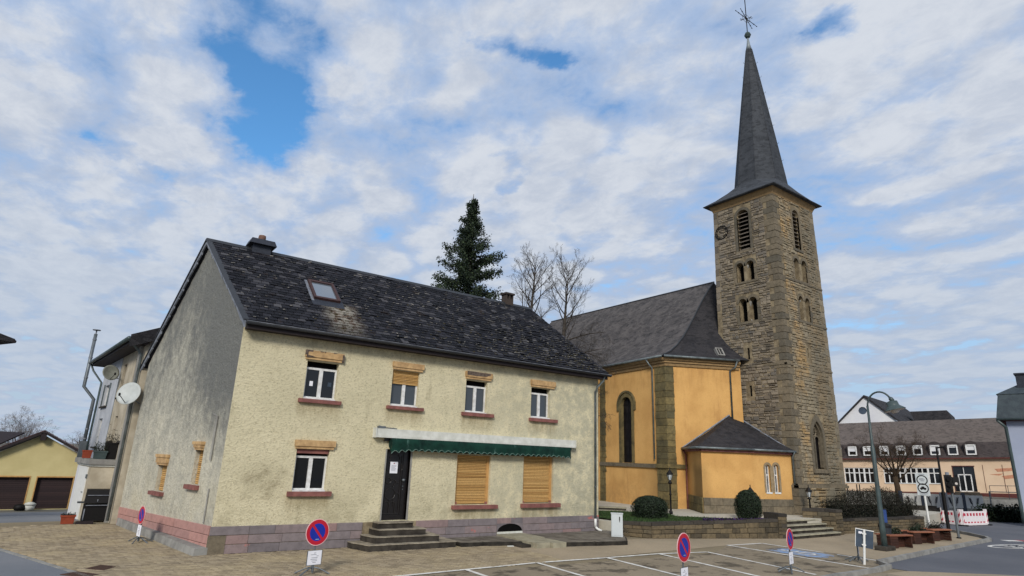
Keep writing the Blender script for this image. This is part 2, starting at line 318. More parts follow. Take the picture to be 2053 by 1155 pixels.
M['redp'] = plain('red_road_paint', (168, 92, 96), .85, .2, scale=2)
M['terr'] = m_ground('terrace_gravel', (176, 170, 156), (192, 186, 170), (150, 142, 128), .8)
M['lawn'] = plain('lawn_soil', (48, 64, 34), .95, .1, scale=3, c2=(44, 58, 30))
M['grass'] = m_leaf('grass_blades', [(0, (40, 62, 30)), (1, (64, 88, 42))])
M['yew'] = m_leaf('yew_leaf', [(0, (20, 28, 20)), (.6, (34, 46, 30)), (1, (52, 66, 44))])
M['yewc'] = plain('yew_twigs', (16, 20, 14), .95, .1)
M['conif'] = m_leaf('conifer_spray', [(0, (22, 32, 24)), (.5, (38, 52, 36)), (1, (64, 76, 50))])
M['hedge'] = m_leaf('brown_hedge_twig', [(0, (24, 23, 18)), (.5, (42, 37, 29)), (1, (36, 42, 28))])
M['bark'] = plain('grey_bark', (78, 72, 66), .95, .1, scale=6, c2=(52, 48, 44))
M['barkp'] = plain('pale_birch_twig', (120, 114, 112), .95, .1, scale=3)
M['barkb'] = plain('brown_bark', (74, 62, 50), .95, .1, scale=6)
M['red'] = plain('sign_red', (190, 24, 48), .35, .5, var=.1); M['blue'] = plain('sign_blue', (18, 44, 160), .35, .5, var=.1)
M['pinkrim'] = plain('sign_white_rim', (232, 186, 186), .4, .5, var=.05)
M['galv'] = plain('galvanised_steel', (112, 118, 122), .5, .5, .5, scale=5)
M['steelback'] = plain('blue_grey_sign_back', (62, 76, 92), .5, .4, scale=3, c2=(50, 62, 76))
M['wposts'] = plain('white_post_paint', (224, 224, 220), .5, .4, var=.1)
M['gpole'] = plain('dark_green_pole', (66, 80, 80), .45, .5, scale=3, c2=(52, 64, 64))
M['lampin'] = plain('lamp_reflector', (206, 198, 190), .4, .5)
M['bin'] = plain('bin_grey', (44, 50, 56), .5, .4); M['bluebox'] = plain('blue_box', (40, 70, 130), .5, .4)
M['wood'] = pieces('red_brown_timber', [(0, (52, 32, 26)), (1, (72, 44, 34))], .7, 12, .3); M['woodtop'] = pieces('orange_timber_top', [(0, (140, 88, 66)), (1, (160, 106, 80))], .7, 14, .25)
M['terra'] = plain('terracotta', (150, 70, 48), .8, .25, scale=5)
M['soil'] = plain('soil', (44, 34, 28), .95, .1)
M['cabinet'] = plain('cabinet_grey', (192, 198, 199), .5, .4, scale=2, var=.08)
M['peach'] = plain('peach_render', (216, 190, 162), .9, .15, scale=.6, c2=(204, 178, 150)); M['school'] = m_slate('school_tile', (92, 84, 79), (108, 98, 92), lich=(76, 70, 66), la=.4)
M['schoolb'] = m_slate('school_dark_tile', (64, 58, 58), (78, 70, 68)); M['maroon'] = plain('maroon_base', (96, 56, 52), .9, .15)
M['wrender'] = plain('white_render', (214, 214, 214), .9, .15, scale=.5, c2=(202, 202, 206)); M['greywall'] = plain('blue_grey_render', (170, 178, 196), .9, .15, scale=.5, c2=(156, 164, 184))
M['beige'] = plain('dirty_beige_render', (190, 180, 160), .95, .15, scale=1.2, bump=.01, c2=(156, 145, 125)); M['pwall'] = plain('pale_blue_render', (190, 192, 196), .95, .15, scale=1, c2=(164, 167, 172))
M['yell'] = plain('yellow_render', (204, 190, 140), .9, .15, scale=.7, c2=(192, 178, 128)); M['btile'] = pieces('brown_roof_tile', [(0, (78, 52, 50)), (1, (108, 74, 68))], .85, 10, .3)
M['gdoor'] = pieces('brown_garage_slat', [(0, (46, 36, 38)), (1, (60, 46, 46))], .6, 9, .2); M['frame'] = plain('ochre_door_frame', (196, 152, 96), .8, .2)
M['dkwood'] = plain('dark_fascia', (44, 36, 38), .7, .3)
M['rwb'] = plain('barrier_white', (232, 224, 224), .5, .4, var=.08); M['rwr'] = plain('barrier_red', (190, 52, 74), .5, .4)
M['fence'] = plain('fence_panel', (204, 202, 194), .7, .3, scale=1.2, c2=(184, 182, 176)); M['fpost'] = plain('fence_post_dark', (52, 58, 70), .6, .4); M['motif'] = plain('iron_motif', (46, 48, 56), .6, .4)
M['dish'] = plain('dish_grey', (190, 194, 192), .55, .4, scale=2, c2=(170, 174, 170)); M['dish2'] = plain('dish_olive', (140, 142, 132), .6, .4)
M['chim'] = plain('slate_chimney', (52, 56, 66), .7, .3, scale=8, c2=(40, 44, 52)); M['pot'] = plain('clay_pot', (120, 92, 80), .85, .2)
M['oldbrick'] = pieces('old_chimney_brick', [(0, (48, 42, 40)), (1, (72, 62, 56))], .9, 10, .4)
M['copper'] = plain('green_copper', (62, 76, 72), .6, .4, .2); M['lichen_glint'] = pieces('pale_lichen_glint', [(0, (66, 64, 62)), (.6, (100, 97, 92)), (1, (142, 137, 129))], .9, 20, .3)
M['trim'] = plain('awning_trim', (112, 136, 126), .8, .2)
M['corn'] = pieces('brown_cornice_stone', [(0, (140, 114, 78)), (1, (160, 132, 94))], grain=5, gamt=.35)
M['tan'] = plain('tan_window_stone', (158, 138, 108), .9, .15, scale=5, c2=(132, 116, 92))
M['moss'] = plain('roof_moss', (70, 62, 44), .95, .1, scale=8, c2=(50, 50, 36))
M['leadtip'] = plain('lead_spire_tip', (138, 146, 150), .6, .4, .2)
M['grilled'] = plain('rusty_grate', (84, 62, 52), .85, .3, scale=10)
M['dark'] = plain('dark_inside', (14, 13, 13), .95, .1)
M['louv'] = pieces('louvre_board', [(0, (92, 84, 76)), (1, (118, 108, 96))], .85, 9, .35)
M['stglass'] = plain('leaded_church_glass', (14, 14, 17), .35, .2, scale=3, c2=(34, 30, 30))
M['purple'] = m_leaf('purple_flower', [(0, (62, 40, 80)), (.5, (92, 60, 120)), (1, (44, 58, 40))])
M['trunkc'] = plain('conifer_bark', (66, 54, 46), .95, .1)

# ------------------------------------------------------------------ mesh helpers
class Fr:
    """wall frame: u along the wall, z up, o outwards"""
    def __init__(s, O, ang, flip=1, tilt=0.):
        s.O = Vector(O); a = R(ang); s.d = Vector((math.cos(a), math.sin(a), 0)); s.n = Vector((s.d.y, -s.d.x, 0))*flip; s.tilt = tilt
    def P(s, u, z, o=0.): v = s.O+s.d*u+s.n*o; return Vector((v.x, v.y, s.O.z+z+u*s.tilt))
class MB:
    def __init__(s): s.v = []; s.f = []
    def add(s, vs, fs):
        k = len(s.v); s.v += [tuple(p) for p in vs]; s.f += [tuple(i+k for i in f) for f in fs]; return s
    def poly(s, *ps): return s.add(ps, [tuple(range(len(ps)))])
    HEX = [(0, 3, 2, 1), (4, 5, 6, 7), (0, 1, 5, 4), (1, 2, 6, 5), (2, 3, 7, 6), (3, 0, 4, 7)]
    def hexa(s, a, b): return s.add(list(a)+list(b), s.HEX)
    def box(s, x0, x1, y0, y1, z0, z1):
        return s.hexa([(x0, y0, z0), (x1, y0, z0), (x1, y1, z0), (x0, y1, z0)], [(x0, y0, z1), (x1, y0, z1), (x1, y1, z1), (x0, y1, z1)])
    def fbox(s, F, u0, u1, z0, z1, o0, o1):
        P = F.P; return s.hexa([P(u0, z0, o1), P(u1, z0, o1), P(u1, z0, o0), P(u0, z0, o0)], [P(u0, z1, o1), P(u1, z1, o1), P(u1, z1, o0), P(u0, z1, o0)])
    def pillow(s, F, q, o0, o1, ins):
        """a stone: quad q=[(u,z)*4] from depth o0, chamfered face at o1"""
        cu = sum(a for a, _ in q)/4; cz = sum(b for _, b in q)/4
        b = [F.P(u, z, o0) for u, z in q]
        mid = [F.P(u, z, o1-ins*.6) for u, z in q]
        t = [F.P(u+(ins if u < cu else -ins), z+(ins if z < cz else -ins), o1) for u, z in q]
        return s.add(b+mid+t, [(8, 9, 10, 11)]+[(i, (i+1) % 4, (i+1) % 4+4, i+4) for i in range(4)]+[(i+4, (i+1) % 4+4, (i+1) % 4+8, i+8) for i in range(4)])
    def prism(s, pts, z0, z1):
        n = len(pts); return s.add([(p[0], p[1], z0) for p in pts]+[(p[0], p[1], z1) for p in pts], [tuple(range(n))[::-1], tuple(range(n, 2*n))]+[(i, (i+1) % n, (i+1) % n+n, i+n) for i in range(n)])
    def fprism(s, F, pts, o0, o1):
        n = len(pts); return s.add([F.P(u, z, o0) for u, z in pts]+[F.P(u, z, o1) for u, z in pts], [tuple(range(n))[::-1], tuple(range(n, 2*n))]+[(i, (i+1) % n, (i+1) % n+n, i+n) for i in range(n)])
    def band(s, F, inner, outer, o0, o1):
        """ring-like trim between two open polylines of equal length"""
        n = len(inner); P = F.P
        vs = [P(*p, o0) for p in inner]+[P(*p, o0) for p in outer]+[P(*p, o1) for p in inner]+[P(*p, o1) for p in outer]
        fs = []
        for i in range(n-1):
            a, b, c, d = i, i+1, n+i, n+i+1; A, B, Cc, D = 2*n+i, 2*n+i+1, 3*n+i, 3*n+i+1
            fs += [(A, B, D, Cc), (a, b, B, A), (c, Cc, D, d), (a, c, d, b)]
        fs += [(0, 2*n, 3*n, n), (n-1, 2*n-1, 4*n-1, 3*n-1)]
        return s.add(vs, fs)
    def tube(s, pts, r, n=8, cap=True):
        pts = [Vector(p) for p in pts]; rs = r if isinstance(r, (list, tuple)) else [r]*len(pts); k0 = len(s.v); N = len(pts)
        for i, p in enumerate(pts):
            t = (pts[min(i+1, N-1)]-pts[max(i-1, 0)]).normalized()
            x = t.cross(Vector((0, 0, 1))) if abs(t.z) < .95 else t.cross(Vector((1, 0, 0))); x.normalize(); y = t.cross(x)
            for j in range(n):
                a = 2*math.pi*j/n; s.v.append(tuple(p+x*(rs[i]*math.cos(a))+y*(rs[i]*math.sin(a))))
        for i in range(N-1):
            for j in range(n):
                a = k0+i*n+j; b = k0+i*n+(j+1) % n; s.f.append((a, b, b+n, a+n))
        if cap: s.f.append(tuple(k0+j for j in range(n))[::-1]); s.f.append(tuple(k0+(N-1)*n+j for j in range(n)))
        return s
    def lathe(s, prof, c, n=16):
        k0 = len(s.v); N = len(prof)
        for r, z in prof:
            for j in range(n): a = 2*math.pi*j/n+.2; s.v.append((c[0]+r*math.cos(a), c[1]+r*math.sin(a), c[2]+z))
        for i in range(N-1):
            for j in range(n): a = k0+i*n+j; b = k0+i*n+(j+1) % n; s.f.append((a, b, b+n, a+n))
        s.f.append(tuple(k0+j for j in range(n))[::-1]); s.f.append(tuple(k0+(N-1)*n+j for j in range(n))); return s
    def disc(s, c, ax, ay, r, n=28, thick=None, nrm=None):
        c = Vector(c); pts = [c+ax*(r*math.cos(2*math.pi*i/n))+ay*(r*math.sin(2*math.pi*i/n)) for i in range(n)]
        if thick is None: return s.poly(*pts)
        return s.add(pts+[p+nrm*thick for p in pts], [tuple(range(n))[::-1], tuple(range(n, 2*n))]+[(i, (i+1) % n, (i+1) % n+n, i+n) for i in range(n)])
    def wall(s, F, outline, holes=(), depth=.2):
        loops = [[Vector((u, z, 0)) for u, z in l] for l in [outline]+list(holes)]
        flat = [p for l in loops for p in l]; k0 = len(s.v)
        s.v += [tuple(F.P(p.x, p.y)) for p in flat]
        s.f += [tuple(k0+i for i in t) for t in tessellate_polygon(loops)]
        for h in holes:
            n = len(h)
            for i in range(n):
                a, b = h[i], h[(i+1) % n]; s.poly(F.P(*a), F.P(*b), F.P(*b, -depth), F.P(*a, -depth))
        return s
    def build(s, name, mat, parent=None, smooth=False):
        me = bpy.data.meshes.new(name); off = parent.matrix_world.translation if parent else Vector()
        if parent is not None:
            off = Vector(); q = parent
            while q: off = off+q.location; q = q.parent
        me.from_pydata([tuple(Vector(p)-off) for p in s.v], [], s.f)
        me.materials.append(M[mat] if isinstance(mat, str) else mat)
        bm = bmesh.new(); bm.from_mesh(me); bmesh.ops.recalc_face_normals(bm, faces=bm.faces); bm.to_mesh(me); bm.free()
        if smooth:
            for p in me.polygons: p.use_smooth = True
        o = bpy.data.objects.new(name, me); COL.objects.link(o)
        if parent is not None: o.parent = parent
        return o
def tag(o, label=None, cat=None, group=None, kind=None):
    for k, v in (('label', label), ('category', cat), ('group', group), ('kind', kind)):
        if v: o[k] = v
    return o
def thing(name, loc, label, cat, group=None):
    o = bpy.data.objects.new(name, None); o.empty_display_size = .2; COL.objects.link(o); o.location = loc; return tag(o, label, cat, group)
def copy_tree(o, loc=None, parent=None):
    c = o.copy(); COL.objects.link(c)
    if parent is not None: c.parent = parent
    if loc is not None: c.location = loc
    for ch in list(o.children): copy_tree(ch, None, c)
    return c
def inst(src, loc, parent, rot=None, scale=None):
    c = src.copy(); COL.objects.link(c); c.parent = parent; c.location = loc
    if rot is not None: c.rotation_euler = rot
    if scale is not None: c.scale = scale
    return c
def rect(u0, u1, z0, z1): return [(u0, z0), (u1, z0), (u1, z1), (u0, z1)]
def arch(u0, u1, z0, zs, n=10, pointed=False):
    c = (u0+u1)/2; r = (u1-u0)/2; p = [(u0, z0), (u1, z0)]
    if pointed:
        for i in range(n+1): a = R(60)*i/n; p.append((u0+2*r*math.cos(a), zs+2*r*math.sin(a)))
        for i in range(1, n+1): a = R(60)*(1-i/n); p.append((u1-2*r*math.cos(a), zs+2*r*math.sin(a)))
    else:
        for i in range(n+1): a = math.pi*i/n; p.append((c+r*math.cos(a), zs+r*math.sin(a)))
    return p

# ------------------------------------------------------------------ ground, road, paving
def sst(a, b, x): t = max(0., min(1., (x-a)/(b-a))); return t*t*(3-2*t)
def gz(x, y):
    z = -1.42*sst(30, 50, y)*(1-sst(1.5, 9, x))
    z += 1.0*sst(64, 77, x)*sst(4, 14, y)
    return z
def ground_sheet(name, mat, poly, dz, step=None, kind='structure'):
    mb = MB()
    if step is None: mb.poly(*[(x, y, gz(x, y)+dz) for x, y in poly])
    else:
        (x0, x1), (y0, y1) = poly; xs = step(x0, x1); ys = step(y0, y1)
        mb.add([(x, y, gz(x, y)+dz) for y in ys for x in xs], [(j*len(xs)+i, j*len(xs)+i+1, (j+1)*len(xs)+i+1, (j+1)*len(xs)+i) for j in range(len(ys)-1) for i in range(len(xs)-1)])
    return tag(mb.build(name, mat), kind=kind)
def graded(a, b):
    v = a; out = []
    while v < b: out.append(v); v += 2. if -40 <= v < 110 else 60.
    return out+[b]
ground_sheet('ground', 'earth', ((-600, 900), (-500, 1000)), -.03, graded)
ground_sheet('far_road', 'asph', ((22, 64), (-8, 40)), -.012, lambda a, b: [a+(b-a)*i/40 for i in range(41)])
drv = ground_sheet('driveway', 'asphL', ((-14, 2.4), (26, 50.4)), -.008, lambda a, b: [a+(b-a)*i/24 for i in range(25)])
plaza = ground_sheet('plaza', 'joint', [(-.6, 20.), (.95, 17.8), (3, 6), (22.25, 6), (22.25, 9.8), (22.85, 10.45), (36.6, 11.5), (38, 12.4), (39.8, 14.2), (39.8, 15.3), (31.5, 16), (19.5, 19), (19.5, 30), (2.4, 30.2), (-1.2, 29.9), (-2.6, 27.7), (-.75, 22.8)], -.004)
ground_sheet('plaza_paving', 'plaza', [(13., 18.6), (13, 15.1), (21.6, 15.35), (23.7, 15.25), (24, 10.6), (36.6, 11.5), (38, 12.4), (39.7, 14.2), (39.7, 15.2), (31.5, 15.9), (20.2, 18.0)], .004)
ground_sheet('parking_bays', 'bay', [(6.6, 14.9), (19.2, 14.25), (21.6, 15.3), (23.7, 15.15), (23.9, 10.6), (22.8, 10.4), (22.2, 9.8), (21, 9.7), (21, 6), (6.5, 6)], .008)
ground_sheet('road', 'asph', [(21., -30), (21, 6), (22.3, 6), (22.3, 9.7), (22.95, 10.3), (36.7, 11.35), (38.2, 12.3), (40, 14.2), (50, 13.4), (74, 5), (74, -30)], .0)
ground_sheet('side_road', 'asphL', [(-14, 8), (2.6, 8), (.84, 18.39), (-.8, 22.82), (-2.6, 27.7), (-14, 28)], .0)
ground_sheet('raised_crossing', 'plaza', [(20.6, -10), (20.6, 9.4), (22.2, 9.25), (24.5, 7.6), (27.5, 5.2), (36, -6)], .006)
# paving stones of the plaza, laid on the diagonal in front of the house
pvs = []
A0 = R(-38); ux, uy = Vector((math.cos(A0), math.sin(A0))), Vector((-math.sin(A0), math.cos(A0)))
def inpoly(p, poly):
    c = False; j = len(poly)-1
    for i in range(len(poly)):
        (xi, yi), (xj, yj) = poly[i], poly[j]
        if (yi > p[1]) != (yj > p[1]) and p[0] < (xj-xi)*(p[1]-yi)/(yj-yi)+xi: c = not c
        j = i
    return c
pavezone = [(-.55, 22.5), (1.05, 18.2), (2.6, 14.2), (6.6, 15.0), (13.2, 15.1), (13.2, 18.5), (12.2, 18.7), (12, 19.85), (8, 19.85), (3.95, 19.85), (2.3, 28.3), (.2, 28.8), (-1.2, 28.3), (-2.3, 27.3)]
for i in range(-90, 110):
    for j in range(-20, 300):
        p = ux*(i*.224+(j % 2)*.112)+uy*(j*.124)
        if inpoly(p, pavezone): pvs.append(p)
def fwd_depth(x, y): return Vector((x, y, -2.95)).dot(_f)
def in_view(p):
    d = Vector((p[0], p[1], -2.95)); z = d.dot(_f)
    return z > .5 and -1.02 < d.dot(_r)/z*1205.53/1026.5 < 1.02 and d.dot(_u)/z > -577.5/1205.53*1.02
vis = sorted([p for p in pvs if in_view(p)], key=lambda p: fwd_depth(*p))
near = set(id(p) for p in vis[:300])
def paver_mesh(k):
    mb = MB(); b = .006; hx, hy = .108, .058
    mb.add([(-hx, -hy, -.02), (hx, -hy, -.02), (hx, hy, -.02), (-hx, hy, -.02), (-hx, -hy, .006), (hx, -hy, .006), (hx, hy, .006), (-hx, hy, .006), (-hx+b, -hy+b, .011), (hx-b, -hy+b, .011), (hx-b, hy-b, .011), (-hx+b, hy-b, .011)],
           [(8, 9, 10, 11)]+[(i, (i+1) % 4, (i+1) % 4+4, i+4) for i in range(4)]+[(i+4, (i+1) % 4+4, (i+1) % 4+8, i+8) for i in range(4)])
    return mb
pm = paver_mesh(0); first = None; mb = MB()
for p in pvs:
    tz = rnd.uniform(-.003, .004); loc = (p.x, p.y, gz(p.x, p.y)+tz)
    if id(p) in near:
        if first is None:
            first = pm.build('paving_stone', 'pave', plaza); o = first; o.location = loc
        else: o = inst(first, loc, plaza)
        o.rotation_euler = (rnd.uniform(-.012, .012), rnd.uniform(-.012, .012), A0)
    else:
        ca, sa = math.cos(A0), math.sin(A0)
        mb.add([(loc[0]+x*ca-y*sa, loc[1]+x*sa+y*ca, loc[2]+z) for x, y, z in pm.v], pm.f)
tag(mb.build('paving_stones', 'pave', plaza), kind='stuff')
# bay markings
ln = MB()
def stripe(a, b, w=.13, z=.013):
    a, b = Vector(a), Vector(b); d = (b-a).normalized(); n = Vector((-d.y, d.x))*w/2
    N = max(1, int((b-a).length/.5)); s0 = 0
    for i in range(N):
        if rnd.random() < .012: continue
        p, q = a.lerp(b, i/N), a.lerp(b, (i+1)/N); k = 1+rnd.uniform(-.12, .1)
        ln.poly((p.x-n.x*k, p.y-n.y*k, z), (q.x-n.x*k, q.y-n.y*k, z), (q.x+n.x*k, q.y+n.y*k, z), (p.x+n.x*k, p.y+n.y*k, z))
stripe((7.2, 14.9), (12.03, 15.12)); stripe((12.03, 15.12), (14.75, 14.98)); stripe((14.75, 14.98), (17.13, 14.9)); stripe((17.13, 14.9), (19.25, 14.5))
for a, b in (((9.5, 15.0), (9.3, 9.6)), ((12.03, 15.1), (11.6, 9.5)), ((14.75, 14.98), (14.2, 9.6)), ((17.13, 14.9), (16.4, 9.7)), ((19.22, 14.5), (18.5, 10.2)), ((21.64, 15.35), (21.44, 9.9)), ((23.68, 15.19), (23.55, 10.6))): stripe(a, b, .13, .0175)
stripe((21.6, 15.36), (23.72, 15.2)); 
tag(ln.build('bay_lines', 'line'), kind='structure')
mb = MB()
for k in range(7):
    x0 = 21.9+k*.2; mb.poly((x0, 12.0+rnd.uniform(-.2, .2), .0165), (x0+.2, 12.0+rnd.uniform(-.2, .2), .0165), (x0+.2, 13.9+rnd.uniform(-.3, .2), .0165), (x0, 13.9+rnd.uniform(-.3, .2), .0165))
tag(mb.build('disabled_bay_paint', 'bluep'), kind='structure')
mb = MB()   # wheelchair symbol, worn
c0 = Vector((22.6, 12.95)); Z = .021
mb.add([(c0.x+r*math.cos(a), c0.y-.2+r*math.sin(a), Z) for a in [R(150+i*24) for i in range(11)] for r in (.26, .34)], [(2*i, 2*i+2, 2*i+3, 2*i+1) for i in range(10)])
mb.poly((22.56, 12.9, Z), (22.66, 12.9, Z), (22.66, 13.5, Z), (22.56, 13.5, Z)); mb.poly((22.66, 12.9, Z), (22.95, 12.9, Z), (22.95, 12.98, Z), (22.66, 12.98, Z)); mb.poly((22.66, 13.15, Z), (22.9, 13.15, Z), (22.9, 13.22, Z), (22.66, 13.22, Z))
mb.disc((22.6, 13.63, Z), Vector((1, 0, 0)), Vector((0, 1, 0)), .1, 12)
tag(mb.build('wheelchair_symbol', 'line'), kind='structure')
# oval speed marking on the carriageway: an oval outline round the figures 30
mb = MB(); oc = Vector((35.35, 9.95)); od = Vector((.96, -.28)); on = Vector((.28, .96))
def om(u, v, z=.008): p = oc+od*u+on*v; return (p.x, p.y, z)
N = 36
for i in range(N):
    a, b = 2*math.pi*i/N, 2*math.pi*(i+1)/N
    mb.poly(om(1.95*math.cos(a), .62*math.sin(a)), om(1.95*math.cos(b), .62*math.sin(b)), om(1.72*math.cos(b), .5*math.sin(b)), om(1.72*math.cos(a), .5*math.sin(a)))
def bar(u0, u1, v0, v1): mb.poly(om(u0, v0), om(u1, v0), om(u1, v1), om(u0, v1))
for v in (-.36, -.05, .26): bar(-1.05, -.25, v, v+.1)
bar(-.37, -.25, -.36, .36)
for v in (-.36, .26): bar(.2, 1.05, v, v+.1)
bar(.2, .33, -.36, .36); bar(.92, 1.05, -.36, .36)
tag(mb.build('speed_marking', 'line'), kind='structure')
mb, mr = MB(), MB()
for k in range(7):
    a = Vector((37.6, 11.2)).lerp(Vector((47, 6.2)), k/7); b = Vector((37.6, 11.2)).lerp(Vector((47, 6.2)), (k+.55)/7); c = Vector((37.6, 11.2)).lerp(Vector((47, 6.2)), (k+1)/7); n = Vector((.1, .2))
    mb.poly((a.x-n.x, a.y-n.y, .008), (b.x-n.x, b.y-n.y, .008), (b.x+n.x, b.y+n.y, .008), (a.x+n.x, a.y+n.y, .008)); n *= 1.6
    mr.poly((b.x-n.x, b.y-n.y, .008), (c.x-n.x, c.y-n.y, .008), (c.x+n.x, c.y+n.y, .008), (b.x+n.x, b.y+n.y, .008))
tag(mb.build('crossing_dashes', 'line'), kind='structure'); tag(mr.build('red_crossing_paint', 'redp'), kind='structure')
# kerbs, stone by stone
kerb = thing('kerb', (22.2, 9.8, 0), 'pale concrete kerb between the paved square and the road', 'kerb'); kerb['kind'] = 'structure'
def kerb_run(pts, parent, h=.13, w=.15, L=1., mat='kerbc'):
    for a, b in zip(pts, pts[1:]):
        a, b = Vector(a), Vector(b); n = max(1, round((b-a).length/L))
        for i in range(n):
            p, q = a.lerp(b, i/n), a.lerp(b, (i+1)/n); d = (q-p).normalized(); q = q-d*.012; nn = Vector((-d.y, d.x))*w/2
            h1 = h+rnd.uniform(-.006, .006); g = gz(p.x, p.y)
            MB().hexa([(p.x-nn.x, p.y-nn.y, g-.1), (q.x-nn.x, q.y-nn.y, g-.1), (q.x+nn.x, q.y+nn.y, g-.1), (p.x+nn.x, p.y+nn.y, g-.1)],
                      [(p.x-nn.x*.8, p.y-nn.y*.8, g+h1), (q.x-nn.x*.8, q.y-nn.y*.8, g+h1), (q.x+nn.x, q.y+nn.y, g+h1), (p.x+nn.x, p.y+nn.y, g+h1)]).build('kerbstone', mat, parent)
kerb_run([(16, 9.55), (21.0, 9.62), (22.2, 9.76), (22.85, 10.38), (29, 10.9), (36.6, 11.45), (37.6, 11.9), (38.6, 12.8), (39.9, 14.3)], kerb)
edge = thing('edging_strip', (0, 20, 0), 'flat line of edging blocks between asphalt and tan paving beside the grey gable', 'edging'); edge['kind'] = 'structure'
kerb_run([(2.3, 14.5), (.84, 18.39), (-.8, 22.82), (-2.6, 27.7)], edge, .02, .12, .9)
for nm, q in (('drain_grate', [(1.03, 18.79), (1.40, 18.36), (1.71, 18.83), (1.40, 19.2)]), ('drain_grate', [(.55, 18.2), (1.05, 17.6), (1.3, 17.9), (.9, 18.45)])):
    t = thing(nm, (q[0][0], q[0][1], 0), 'rusty iron drain grate in the tan paving before the gable' if nm and q[0][0] > 1 else 'dark iron gully cover at the edge of the asphalt', 'grate')
    cx = sum(p[0] for p in q)/4; cy = sum(p[1] for p in q)/4
    MB().prism(q, .0, .014).build('frame', 'grilled', t)
    mb = MB(); a, b, c, d = [Vector(p) for p in q]
    for k in range(7):
        f0, f1 = (k+.25)/7, (k+.75)/7; mb.prism([tuple(a.lerp(b, f0).lerp(d.lerp(c, f0), .06)), tuple(a.lerp(b, f1).lerp(d.lerp(c, f1), .06)), tuple(a.lerp(b, f1).lerp(d.lerp(c, f1), .94)), tuple(a.lerp(b, f0).lerp(d.lerp(c, f0), .94))], .014, .02)
    mb.build('bar', 'grilled', t)

# ------------------------------------------------------------------ the old cream house
HX, HY = 3.94, 19.91
house = thing('old_house', (HX, HY, 0), 'shabby cream two-storey house with mossy slate roof and green shop awning', 'house')
FF = Fr((0, HY, 0), 0)                   # front: u is world x
GF = Fr((HX, HY, 0), 101, -1)            # gable: u runs back from the front corner
VX = lambda y: 3.92-(y-19.56)*.1944      # verges
VR = lambda y: 19.42-(y-19.56)*.27
wins = [dict(u=(6.05, 7.12), z=(4.58, 5.80), box=(5.94, 7.23, 5.85, 6.13), sill=(5.90, 7.30, 4.44, 4.56), peel=1, gl='glass'),
        dict(u=(9.10, 10.17), z=(4.59, 5.84), box=(9.06, 10.29, 5.87, 6.13), sill=(8.96, 10.38, 4.46, 4.57), shut=5.36, gl='iglass'),
        dict(u=(12.18, 13.17), z=(4.58, 5.80), box=(12.11, 13.33, 5.85, 6.13), sill=(12.03, 13.46, 4.44, 4.57), peel=2, gl='iglass'),
        dict(u=(15.35, 16.35), z=(4.59, 5.82), box=(15.29, 16.59, 5.85, 6.13), sill=(15.25, 16.70, 4.44, 4.57), gl='iglass'),
        dict(u=(6.07, 7.13), z=(1.73, 2.99), box=(5.98, 7.28, 3.01, 3.27), sill=(5.93, 7.31, 1.57, 1.71), peel=0, roll=1, gl='glass')]
DOOR = (9.15, 10.06, .78, 3.1); SH = [(11.98, 13.48, 1.25, 3.0, (11.84, 13.80, 1.10, 1.235)), (15.06, 16.6, 1.27, 3.05, (14.96, 16.91, 1.11, 1.26))]
XR = 19.15
holes = [rect(*w['u'], *w['z']) for w in wins]+[rect(*DOOR)]+[rect(*s[:4]) for s in SH]
MB().wall(FF, [(HX, -.1), (XR, -.1), (XR-.02, 7.02), (HX, 7.02)], holes, .24).build('front_wall', 'front', house)
gz0 = lambda y: 6.8+.82*(y-19.56)
# gable windows placed along the gable plane
gw = [dict(u=(1.50, 2.12), z=(1.80, 2.86), sill=(1.38, 2.28, 1.66, 1.79), box=(1.46, 2.2, 2.87, 3.10)), dict(u=(4.42, 5.25), z=(1.42, 2.30), sill=(4.28, 5.45, 1.29, 1.41), box=(4.32, 5.42, 2.31, 2.64))]
MB().wall(GF, [(0, -.1), (8.65, -.1), (8.65, 6.1), (4.12, 10.30), (0, 7.02)], [rect(*w['u'], *w['z']) for w in gw], .22).build('gable_wall', 'gable', house)
B1, B2 = GF.P(8.65, 0), Vector((17.0, 28.4, 0))
MB().hexa([(B1.x, B1.y, -.1), (B2.x, B2.y, -.1), (B2.x, B2.y+.02, -.1), (B1.x, B1.y+.02, -.1)], [(B1.x, B1.y, 6.1), (B2.x, B2.y, 6.1), (B2.x, B2.y+.02, 6.1), (B1.x, B1.y+.02, 6.1)]).poly((XR, HY, 0), (B2.x, B2.y, 0), (B2.x, B2.y, 6.1), (18.2, 23.95, 10.2), (XR, HY, 7.0)).build('rear_wall', 'gable', house)
